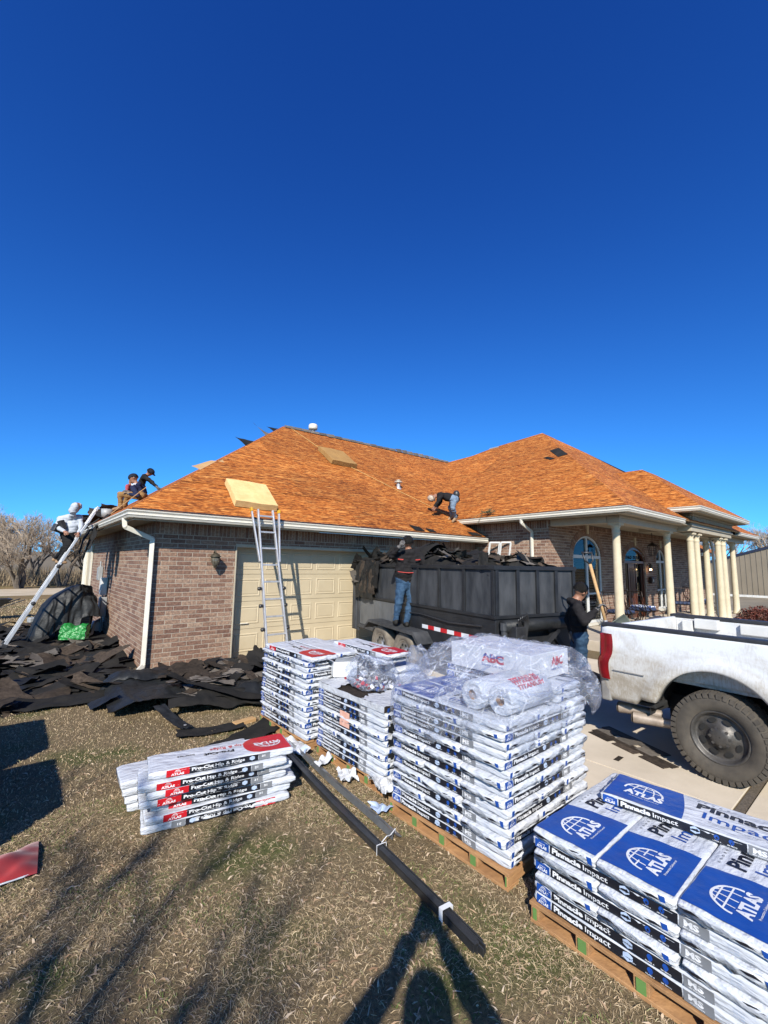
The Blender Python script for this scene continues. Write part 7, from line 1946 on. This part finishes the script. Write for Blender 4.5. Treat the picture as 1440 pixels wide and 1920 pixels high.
for (x, y, w, h, lb) in ((7.55, 7.80, .34, .16, 'black felt tab at the garage eave above the loader'), (8.05, 7.80, .26, .10, 'smaller black felt tab at the garage eave'), (9.75, 7.8, .5, .12, 'black felt strip at the right end of the garage eave')):
    m = MB(); m.add([(x, y, gz(y) + .03), (x + w, y, gz(y) + .03), (x + w * .8, y + h, gz(y + h) + .03), (x - .05, y + h * 1.2, gz(y + h * 1.2) + .04)], [(0, 1, 2, 3)]); o = obj('felt_scrap', m, M_FELT); tag(o, lb, 'roofing felt')
# yellow rope down the garage roof
pts = [(6.61, 12.75), (6.96, 11.83), (7.377, 10.91), (8.09, 10.22), (8.80, 9.55), (9.52, 8.92), (9.80, 8.62)]
q = []
for a, b in zip(pts[:-1], pts[1:]):
    for s_ in range(5):
        x, y = a[0] + (b[0] - a[0]) * s_ / 5, a[1] + (b[1] - a[1]) * s_ / 5; q.append((x, y, gz(y) + .022 + (.05 if 10.2 < y < 11.9 else 0) * 0))
m = MB(); m.tube(q, .007, 6); o = obj('rope', m, M_ROPE, smooth=True); tag(o, 'thin yellow rope running down the garage roof to the bending worker', 'rope')
# chalk seams already in the boards; foam pads
foam('pale tan foam pad lying on the garage roof above the ladder', None, on_roof(3.52, 8.44, -.05, .012), .84, .92, .13, M_FOAM)
foam('darker tan foam pad higher up the garage roof', None, on_roof(7.33, 11.10, -.0, .012), .90, .98, .13, M_FOAM2)
# green branch on the main gutter
t = MB()
for k in range(150):
    a, b = dr_.uniform(0, 2 * PI), dr_.uniform(.0, .22); c = Vector((9.98, 7.42, 3.33)) + Vector((b * math.cos(a) * .5, b * math.sin(a) * 1.2, abs(dr_.gauss(0, .05))))
    d = Vector((dr_.gauss(0, 1), dr_.gauss(0, 1), dr_.gauss(0, .6))).normalized() * .05; t.bar(c, c + d, .012, .004)
t.tube([(9.93, 7.9, 3.22), (9.97, 7.65, 3.33), (10.0, 7.4, 3.36)], .008, 5); t.tube([(9.90, 7.75, 3.02), (9.95, 7.6, 3.3)], .006, 5)
o = obj('cedar_twig', t, pm('dry_green_twig', (.16, .17, .09), (.09, .10, .05), 30, .9)); tag(o, 'dry green twig caught on the gutter at the roof valley', 'twig')
# white frames by the main wall
t = thing('window_frame', 'white window frames leaning at the inner corner under the eave', 'window frame', (10.2, 7.6, 2.1))
for k in range(2):
    m = MB(); x = .0 + k * .10; y = -k * .30
    m.bar((x, y, 0), (x + .03, y - .05, .42), .04); m.bar((x + .18, y - .2, 0), (x + .20, y - .25, .42), .04); m.bar((x, y, .01), (x + .18, y - .2, .01), .04); m.bar((x + .03, y - .05, .42), (x + .2, y - .25, .42), .04)
    obj('frame', m, M_WHITEF, t)
m = MB(); m.box((10.40, 6.75, 2.02), (10.46, 7.25, 2.06)); o = obj('white_strip', m, M_WHITEF); tag(o, 'white metal strip sticking out of the trailer load before the brick wall', 'metal strip')

# ------------------------------------------------------------------ left yard things
t = thing('air_conditioner', 'grey air conditioner half covered by a black tarp at the left wall', 'air conditioner', (1.12, 12.3, .05))
m = MB(); m.box((-.30, -.30, 0), (.30, .30, .78)); obj('cabinet', m, pm('ac_grey', (.10, .105, .11), (.075, .08, .085), 8, .5), t, bevel=.03)
m = MB()
for k in range(17):
    z = .08 + k * .042
    m.box((-.308, -.28, z), (-.3005, .28, z + .018)); m.box((-.28, -.308, z), (.28, -.3005, z + .018))
obj('grille', m, M_BLKPL, t)
m = MB()
def drape(u, v):
    x, y = -.82 + 1.24 * u, -.50 + 1.0 * v
    ax_ = abs((x + .12) / .64); ay_ = abs(y / .50); q = max(ax_, ay_) * .6 + .4 * math.hypot(ax_, ay_) * .8
    top = 1.12 + .12 * math.exp(-((x - .05) / .3) ** 2) - .35 * max(0, -x - .15)
    z = top * (1 - min(1, q) ** 5)
    hem = .52 * sstep(-.05, .12, x) * sstep(.1, -.1, y) + .03
    n_ = .07 * noise.noise(Vector((u * 4, v * 4, 2))) + .06 * abs(noise.noise(Vector((u * 8, v * 3, z * 3)))) + .02 * noise.noise(Vector((u * 16, v * 16, 1)))
    return (x + n_, y - n_, max(z, hem) + n_ * .7)
m.grid(drape, 80, 70); o = obj('tarp', m, M_TARP, M=T(1.12, 12.3, .03), smooth=True); tag(o, 'black tarp thrown over the air conditioner', 'tarp')
m = MB()
def gb(u, v):
    x, y, z = (u - .5) * .62, 0, .34 * (1 - v)
    return (x + .03 * noise.noise(Vector((u * 5, v * 5, 1))), -.03 - .10 * math.sin(v * 1.4) + .05 * noise.noise(Vector((u * 6, v * 4, 4))) + .04 * abs(noise.noise(Vector((u * 14, v * 9, 2)))), z + .05 * noise.noise(Vector((u * 4, 1, 3))) * (1 - v) + .04 * math.sin(u * 9) * (1 - v))
m.grid(gb, 40, 24); m.grid(lambda u, v: (lambda p: (p[0], p[1] + .34 * v, p[2] + .03 * math.sin(v * 3) + .03 * noise.noise(Vector((u * 7, v * 7, 8)))))(gb(u, 0)), 40, 14)
m.grid(lambda u, v: (lambda p: (p[0] + .02, p[1] + .34 * u, p[2]))(gb(1, v)), 10, 20)
o = obj('green_bag', m, M_GREENB, M=T(1.05, 11.25, .22, -.35) @ Matrix.Scale(.74, 4), smooth=True); tag(o, 'bright green crumpled plastic bag on the dark heap by the wall', 'plastic bag')
m = MB(); m.tube([(1.30, 12.0, .12), (1.5, 12.3, .15), (1.6, 12.8, .35), (1.72, 12.9, .40)], .035, 8); o = obj('pipe', m, M_GREYBX, smooth=True); tag(o, 'grey pipe bending from the ground to the left wall', 'pipe')
m = MB(); m.box((-.16, -.10, 0), (.16, .10, .14)); o = obj('clear_tub', m, M_GREYBX, M=T(.55, 15.3, .15, .3), bevel=.03); tag(o, 'small pale grey tub beyond the ladder on the heap', 'tub')
t = thing('wheelbarrow', 'black wheelbarrow at the left edge on the dry grass', 'wheelbarrow', (-.55, 18.0, 0), .2)
m = MB(); m.add([(-.55, -.33, .62), (.55, -.33, .62), (.55, .33, .62), (-.55, .33, .62), (-.35, -.2, .34), (.25, -.2, .34), (.25, .2, .34), (-.35, .2, .34)], [(4, 5, 6, 7), (0, 1, 5, 4), (1, 2, 6, 5), (2, 3, 7, 6), (3, 0, 4, 7)]); obj('tray', m, M_BLKPL, t)
m = MB()
for s_ in (-1, 1): m.tube([(-.5, s_ * .12, .25), (.2, s_ * .22, .33), (.85, s_ * .28, .58)], .018, 6); m.tube([(.25, s_ * .22, .34), (.32, s_ * .22, .0)], .015, 6)
obj('frame', m, M_BLKPL, t)
m = MB(); m.lathe([(.04, -.04), (.17, -.04), (.19, 0), (.17, .04), (.04, .04)], 20, 'y', (-.5, 0, .19)); obj('wheel', m, M_TIRE, t)

# ------------------------------------------------------------------ lawn things
def lprof(o, ax, L, a, b, th, name, mat, parent=None):
    pass
t = thing('drip_edge_bundle', 'long bundle of black metal drip edge lying across the lawn', 'metal bundle', (2.0, 2.8, 0))
A, B_ = Vector((2.20, 4.30, .02)), Vector((1.845, 1.46, .02)); d = (B_ - A).normalized(); sd = d.cross(Vector((0, 0, 1)))
o0 = Vector((2.0, 2.8, 0))
for k in range(6):
    m = MB(); off = sd * (-.024 + .0095 * k); e = d * br.uniform(-.03, .03)
    def seg(s): 
        p = A.lerp(B_, s); return p + Vector((0, 0, .006 * math.sin(s * 7 + k * .3))) + sd * .01 * math.sin(s * 5)
    for q in range(12):
        a_, b_ = seg(q / 12) + off + e - o0, seg((q + 1) / 12) + off + e - o0
        m.bar(a_ + Vector((0, 0, .028 - .002 * k)), b_ + Vector((0, 0, .028 - .002 * k)), .0078, .038 - .003 * (k % 2))
    obj('metal_profile', m, M_BLKMET, t)
m = MB()
for q in range(12):
    a_, b_ = seg(q / 12) - o0 + Vector((0, 0, .049)), seg((q + 1) / 12) - o0 + Vector((0, 0, .049)); m.bar(a_ + sd * .018, b_ + sd * .018, .030, .004)
obj('metal_profile', m, M_BLKMET, t)
for s_ in (.70, .915):
    c = seg(s_) - o0 + Vector((0, 0, .03)); w = .008 if s_ < .8 else .03
    m = MB(); P = [c + sd * x + Vector((0, 0, z)) for x, z in ((-.065, -.03), (-.065, .036), (.065, .036), (.065, -.03))]
    for a_, b_ in zip(P[:-1], P[1:]): m.bar(a_, b_, .003 if abs((b_ - a_).z) > .02 else w, w if abs((b_ - a_).z) > .02 else .003, up=tuple(d))
    m2 = MB(); m2.grid(lambda u, v: tuple(c + sd * .0 + [sd * x + Vector((0, 0, z)) for x, z in ((-.036, -.03), (-.036, .028), (.036, .028), (.036, -.03))][min(3, int(u * 3 + .001))] + d * w * (v - .5)), 3, 1)
    obj('strap', m2, M_PWHT, t)
m = MB(); c = seg(.70) - o0; m.tube([c + Vector((0, 0, .065)), c + Vector((.05, .01, .08)), c + Vector((.10, .03, .06)), c + Vector((.16, .05, .07)), c + Vector((.19, .08, .02))], .003, 5); obj('strap_tail', m, M_PWHT, t)
t = thing('metal_flashing', 'long bare metal flashing strip on the lawn beside the middle stack', 'metal flashing', (2.2, 3.3, 0))
A, B_ = Vector((.10, .90, .02)), Vector((-.09, -.94, .02)); d = (B_ - A).normalized(); sd = d.cross(Vector((0, 0, 1)))
m = MB()
m.grid(lambda u, v: tuple(A.lerp(B_, u) + sd * (-.06 + .07 * v) + Vector((0, 0, .004 + .045 * v * v + .006 * math.sin(u * 9)))), 24, 4)
m.grid(lambda u, v: tuple(A.lerp(B_, u) + sd * (.01 + .008 * v) + Vector((0, 0, .049 - .045 * v + .006 * math.sin(u * 9)))), 24, 3); obj('metal_profile', m, M_LINER, t)
# crumpled wrapper litter
def crumple(label, x, y, s, sd, mat, z=.02, hgt=1.0):
    m = MB()
    def f(u, v):
        a, b = (u - .5) * s * 1.6, (v - .5) * s
        p = Vector((a * 7, b * 7, sd))
        return (a + .05 * noise.noise(p * 1.3), b + .05 * noise.noise(p * 1.4 + Vector((5, 2, 0))), hgt * (.06 * abs(noise.noise(p * .8)) + .05 * abs(noise.noise(p * 2.1))))
    m.grid(f, 26, 18)
    o = obj('torn_wrapper', m, mat, M=T(x, y, z, sd)); tag(o, label, 'plastic scrap')
crumple('crumpled pale blue and white wrapper beside the far end of the black metal bundle', 2.30, 4.05, .20, 1.2, M_WRAPT, .02, 1.3)
crumple('crumpled blue wrapper scrap beside the far end of the metal flashing', 2.24, 3.92, .12, 2.2, M_PLTB, .03, 1.2)
crumple('crumpled white wrapper between flashing and middle stack', 2.33, 3.62, .13, 3.1, M_WRAPT, .02, 1.5)
crumple('larger torn white wrapper at the foot of the middle stack', 2.34, 3.24, .15, 4.4, M_WRAPT, .03, 1.6)
crumple('white wrapper pulled out under the corner of the middle stack', 2.52, 2.80, .26, 6.2, M_WRAPT, .10, 2.2)
crumple('white wrapper heap at the right foot of the middle stack', 2.75, 2.76, .26, 7.7, M_WRAPT, .14, 2.2)
crumple('small pale blue crumpled scrap near the flashing end', 2.27, 2.70, .12, 8.8, M_PLTB, .02, 1.2)
crumple('small white paper scrap at the foot of the downspout', 1.95, 8.0, .12, 1.9, M_PWHT, .03)
m = MB(); m.box((-.13, -.045, 0), (.13, .045, .04)); o = obj('wood_block', m, M_LUMBER, M=T(2.19, 5.08, .005, .15), bevel=.003); tag(o, 'short piece of new lumber on the grass before the far left pallet', 'lumber')
# red cloth at the left edge
m = MB()
m.grid(lambda u, v: (-.20 + .46 * u + .02 * v, 3.44 + .34 * v * (.6 + .5 * u), .012 + .075 * math.sin(u * PI * .9) * math.sin(v * PI * .9 + .2) + .012 * noise.noise(Vector((u * 5, v * 5, 2)))), 26, 20)
o = obj('red_cloth', m, pm('red_cloth', (.45, .018, .020), (.36, .012, .016), 9, .85, sheen=.3), smooth=True); tag(o, 'red cloth lying on the grass at the left edge', 'cloth')
m = MB(); m.grid(lambda u, v: (-.14 + .17 * u, 3.60 + .15 * v, .045 + .04 * math.sin(u * PI) * math.sin(v * PI)), 10, 8); o = obj('white_cloth', m, M_PWHT, smooth=True); tag(o, 'white cloth patch half under the red cloth', 'cloth')
m = MB(); m.tube([(-.2, 3.43, .02), (.0, 3.435, .028), (.2, 3.445, .02), (.26, 3.46, .015)], .005, 6); obj('white_piping', m, M_PWHT, bpy.data.objects['red_cloth'])

# ------------------------------------------------------------------ shovel, bin, porch chairs
t = thing('shovel', 'wooden-handled shovel with D-grip held upright by the dark-haired worker', 'shovel', (5.75, 2.6, 1.0))
o0 = Vector((5.75, 2.6, 1.0)); tp = Vector((5.72, 2.66, 1.90)) - o0; bt = Vector((5.80, 2.50, 1.05)) - o0
m = MB(); m.tube([bt, tp], .020, 10); obj('shaft', m, M_LUMBER, t, smooth=True)
ax = (tp - bt).normalized(); s_ = Vector((.64, -.77, 0))
m = MB(); m.tube([tp, tp + ax * .05 + s_ * .05, tp + ax * .15 + s_ * .055], .012, 8); m.tube([tp, tp + ax * .05 - s_ * .05, tp + ax * .15 - s_ * .055], .012, 8); m.tube([tp + ax * .15 + s_ * .065, tp + ax * .15 - s_ * .065], .014, 8); obj('grip', m, M_BLKPL, t, smooth=True)
m = MB(); m.tube([bt + ax * .15, bt - ax * .1], .026, 10); m.grid(lambda u, v: tuple(bt - ax * (.1 + .32 * v) + s_ * (.11 * (2 * u - 1) * (1 - .35 * v * v)) + Vector((.03, .02, 0)) * (2 * u - 1) ** 2), 10, 8); obj('blade', m, M_ALU, t)
m = MB()
M0 = T(6.35, 2.62, 1.02, -.9) @ Matrix.Rotation(1.05, 4, 'Y')
m.M = M0 @ Matrix.Scale(.62, 4)
m.lathe([(.14, -.28), (.17, 0), (.21, .28), (.225, .30), (.20, .29), (.15, -.24)], 28); 
for k in range(6): a_ = k * PI / 3; m.tube([(.155 * math.cos(a_), .155 * math.sin(a_), -.26), (.215 * math.cos(a_), .215 * math.sin(a_), .27)], .012, 5)
o = obj('plastic_bin', m, M_OLIVE, smooth=True); tag(o, 'tilted olive grey plastic bin behind the pickup tailgate', 'bin')
m = MB(); m.grid(lambda u, v: (6.75 + .5 * u, 2.1 + .4 * v, 1.10 + .10 * math.sin(u * PI) * math.sin(v * PI) + .02 * noise.noise(Vector((u * 5, v * 5, 1)))), 14, 12); o = obj('folded_tarp', m, pm('grey_tarp', (.07, .07, .09), (.05, .05, .06), 8, .6), smooth=True); tag(o, 'grey folded tarp in the pickup bed near the tailgate', 'tarp')
def glider(x, y, rz, label, cush):
    t = thing('porch_chair', label, 'chair', (x, y, .22), rz, 'scroll metal porch chairs')
    for s_ in (-1, 1):
        m = MB()
        X = s_ * .30
        sp_ = [(X, -.30 + .14 * math.cos(a) * (1 - a / 14), .16 + .14 * math.sin(a) * (1 - a / 14)) for a in [k * .55 for k in range(18)]]
        m.tube(sp_, .012, 6); m.tube([(X, -.44, .16), (X, -.46, .35), (X, -.30, .44), (X, .0, .42), (X, .26, .60), (X, .34, .62)], .014, 6)
        m.tube([(X, -.16, .16), (X, .0, .05), (X, .22, .0), (X, .34, .12), (X, .30, .30), (X, .1, .40)], .013, 6); m.tube([(X, .26, .40), (X, .40, .75), (X, .44, .98)], .014, 6)
        obj('scroll_side', m, M_IRON, t, smooth=True)
    m = MB()
    for k in range(6): m.bar((-.3, -.22 + .1 * k, .40), (.3, -.22 + .1 * k, .40), .02, .01)
    for k in range(5): m.tube([(-.24 + .12 * k, .28, .42), (-.24 + .12 * k, .44, .96)], .007, 5)
    m.tube([(-.3, .44, .98), (.3, .44, .98)], .014, 6); obj('seat_frame', m, M_IRON, t)
    m = MB(); m.box((-.27, -.24, .415), (.27, .24, .50)); obj('cushion', m, pm('navy_cushion', (.03, .05, .12), (.02, .035, .09), 8, .8), t, bevel=.03)
    if cush:
        m = MB(); m.box((-.26, -.22, .505), (.26, .20, .56)); obj('folded_cover', m, M_BLUEW, t, bevel=.02)
glider(14.3, 5.15, 1.3, 'scroll iron porch chair with blue and white cushion right of the first column', True)
glider(12.9, 5.2, 1.5, 'scroll iron porch chair half hidden behind the first column', False)
glider(19.6, 5.1, 1.2, 'scroll iron porch chair between the paired portico columns', True)
glider(18.3, 5.3, 2.0, 'dark scroll iron porch chair in the shade by the wall', False)

# ------------------------------------------------------------------ shrub, metal building, trees
def leafball(name, label, cat, c, r, n, mat, sz, sd):
    R_ = random.Random(sd); m = MB()
    for k in range(n):
        d = Vector((R_.gauss(0, 1), R_.gauss(0, 1), R_.gauss(0, 1))).normalized(); q = R_.random() ** .35
        b = 1 + .28 * noise.noise(d * 2.2 + Vector((sd, 0, 0)))
        p = Vector((c[0] + d.x * r[0] * q * b, c[1] + d.y * r[1] * q * b, c[2] + abs(d.z) * r[2] * q * b))
        a = Vector((R_.gauss(0, 1), R_.gauss(0, 1), R_.gauss(0, 1))).normalized() * sz; b2 = a.orthogonal().normalized() * sz * .6
        m.add([p - a, p + b2, p + a, p - b2], [(0, 1, 2, 3)])
    return m
t = thing('red_shrub', 'low dark red shrub by the porch behind the pickup', 'shrub', (18.9, 3.25, 0))
m = leafball('', '', '', (0, 0, .03), (1.0, .7, .62), 5200, None, .035, 3); obj('foliage', m, M_REDLF, t)
m = MB()
for k in range(14): a_ = k * .45; m.tube([(0, 0, 0), (.5 * math.cos(a_), .35 * math.sin(a_), .45)], .012, 4)
obj('stems', m, M_BARK, t)
t = thing('red_shrub', 'small reddish plant at the foot of the paired columns', 'shrub', (14.9, 3.7, .1))
obj('foliage', leafball('', '', '', (0, 0, .0), (.45, .25, .30), 900, None, .03, 5), M_REDLF, t)
# tan metal building with ribbed panels
t = thing('metal_building', 'tan ribbed metal building with dark roof trim beyond the porch', 'building', (39.6, 6, 0))
def by(y): return 3.45 - .30 * abs(y - 5.9) if y > 5.9 else 3.45 - .12 * (5.9 - y)
y = 11.0; 
while y > -6:
    m = MB(); a, b = y, y - .30; za, zb = by(a) - 6 * 0, by(b)
    m.add([(0, a - 6, .16), (0, b - 6 + .02, .16), (0, b - 6 + .02, zb), (0, a - 6, za), (.05, a - 6, .16), (.05, b - 6 + .02, .16), (.05, b - 6 + .02, zb), (.05, a - 6, za)], [(0, 1, 2, 3), (0, 3, 7, 4), (1, 5, 6, 2)])
    m.box((-.03, a - 6 - .02, .16), (-.002, a - 6 + .02, za)); obj('wall_panel', m, M_BARN, t); y -= .30
m = MB(); m.add([(-.06, 5.0, by(11) - .02), (-.06, -.1, by(5.9) - .02), (-.06, -12, by(-6) - .02), (-.06, -12, by(-6) + .16), (-.06, -.1, by(5.9) + .16), (-.06, 5.0, by(11) + .16)], [(0, 1, 4, 5), (1, 2, 3, 4)]); obj('roof_trim', m, M_BARNT, t)
m = MB(); m.add([(-.06, 5.0, by(11) + .15), (-.06, -.1, by(5.9) + .15), (12, -.1, by(5.9) + .15), (12, 5.0, by(11) + .15), (-.06, -12, by(-6) + .15), (12, -12, by(-6) + .15)], [(0, 1, 2, 3), (1, 4, 5, 2)]); obj('roof', m, M_BARNT, t)
m = MB(); m.box((.06, -12, 0), (12, 5.0, 1.5)); obj('inner_wall', m, M_BARN, t)
for k in range(18): m = MB(); m.box((-.02, 4.99 - k * .95 - .94, 0), (.04, 4.99 - k * .95, .155)); obj('white_base_block', m, M_WHITEC, t)
def bare_tree(label, x, y, h, sd, n0=2, spread=.55, group='bare trees beyond the house', tw=1.0, cat='tree', depth=7):
    R_ = random.Random(sd); tr = MB(); cr = MB()
    def grow(p, d, L, r, lev):
        k = 4 if lev < 3 else 2; pts = [p]; q = p; dd = d
        for i in range(k):
            dd = (dd + Vector((R_.gauss(0, .13), R_.gauss(0, .13), R_.gauss(.03, .08)))).normalized(); q = q + dd * L / k; pts.append(q)
        rs_ = [r * (1 - .35 * i / k) for i in range(k + 1)]
        (tr if lev < 3 else cr).tube(pts, rs_, 7 if lev < 2 else (4 if lev < 4 else 3), cap=False)
        if lev >= depth: return
        for i in range(2 + (R_.random() < .75) + (lev in (2, 3, 4)) + (lev == 5)):
            a = dd.orthogonal().normalized(); a.rotate(__import__('mathutils').Quaternion(dd, R_.uniform(0, 2 * PI)))
            nd = (dd + a * R_.uniform(spread * .6, spread * 1.5) + Vector((0, 0, .12))).normalized()
            st = pts[-1] if i < 2 else pts[R_.randrange(1, len(pts))]
            grow(st, nd, L * R_.uniform(.62, .84), max(r * R_.uniform(.5, .66), .006 * tw), lev + 1)
    for i in range(n0):
        a = 2 * PI * i / n0 + R_.random(); grow(Vector((.12 * math.cos(a), .12 * math.sin(a), 0)), Vector((.25 * math.cos(a) * (n0 > 1), .25 * math.sin(a) * (n0 > 1), 1)).normalized(), h * .26, h * .028, 0)
    t = thing('bare_tree', label, cat, (x, y, 0), 0, group)
    obj('trunk', tr, M_BARK, t); obj('crown', cr, M_TWIG, t); return t
t1 = bare_tree('twin-trunked bare tree nearest the left edge beyond the road', .30, 36, 5.6, 5, 3, tw=1.1, depth=6)
src = [t1, bare_tree('slender bare tree right of the twin-trunked one', 2.6, 38, 6.0, 8, 2, tw=1.1, depth=6), bare_tree('dense bare tree farther behind on the left', -2.0, 41, 6.2, 12, 2, tw=1.2, depth=6)]
Rt_ = random.Random(4)
names = ['leaning', 'tallest', 'low', 'bushy', 'thin', 'pale', 'dark', 'crooked', 'wide', 'narrow', 'broken-topped', 'short']
for k, (x, y, s_) in enumerate(((4.2, 39.5, .9), (1.3, 46, .95), (5.4, 48, 1.0), (-1.6, 50, 1.0))):
    dup(src[k % 3], T(x, y, 0, Rt_.uniform(0, 6)) @ Matrix.Scale(s_ * .9, 4), '%s bare tree in the left thicket beyond the road' % names[k])
for k, (x, y, s_) in enumerate(((78, 22, 1.5), (80, 17, 1.6), (76, 12, 1.4), (82, 8, 1.55), (79, 27, 1.3), (84, 3, 1.5))):
    dup(src[k % 3], T(x, y, 0, Rt_.uniform(0, 6)) @ Matrix.Scale(s_, 4), '%s bare tree far behind the metal building' % names[k], 'bare trees behind the metal building')
# low tan brush under the left trees
m = MB()
for k in range(9000):
    x, y = Rt_.uniform(-12, 12), Rt_.uniform(38.5, 60); hh = Rt_.uniform(.3, 1.5); a_ = Rt_.uniform(0, 6)
    m.add([(x, y, 0), (x + .05 * math.cos(a_), y + .05 * math.sin(a_), 0), (x + Rt_.gauss(0, .25), y + Rt_.gauss(0, .25), hh)], [(0, 1, 2)])
o = obj('brush', m, island_mat('dry_brush', [(0, (.13, .095, .06)), (.6, (.20, .15, .095)), (1, (.28, .22, .14))]), kind='stuff'); o['label'] = 'tan dry brush under the bare trees'; o['category'] = 'brush'
m = MB()
m.grid(lambda u, v: (-160 + 420 * u, 56 + 300 * v, -.02 + 6.0 * sstep(0, .3, v) * (.75 + .4 * noise.noise(Vector((u * 7, v * 2, 1))))), 60, 20)
o = obj('hillside', m, pm('dry_hillside', (.22, .17, .10), (.13, .105, .065), .06, 1, detail=9, lo=.3, hi=.7)); o['kind'] = 'structure'
# trees behind the photographer: their thin shadows fall over lawn, columns and garage door
bare_tree('tall bare tree behind the photographer on the left, casting branch shadows', -6.9, -3.2, 9.0, 21, 2, .6, 'bare trees behind the camera', depth=5, tw=3.4)
bare_tree('tall bare tree behind the photographer on the right, casting branch shadows', 5.5, -8.5, 10.5, 33, 1, .6, 'bare trees behind the camera', depth=6)
bare_tree('bare tree at the far left behind the photographer', -9.2, -3.2, 9.0, 27, 1, .6, 'bare trees behind the camera', depth=5, tw=1.8)
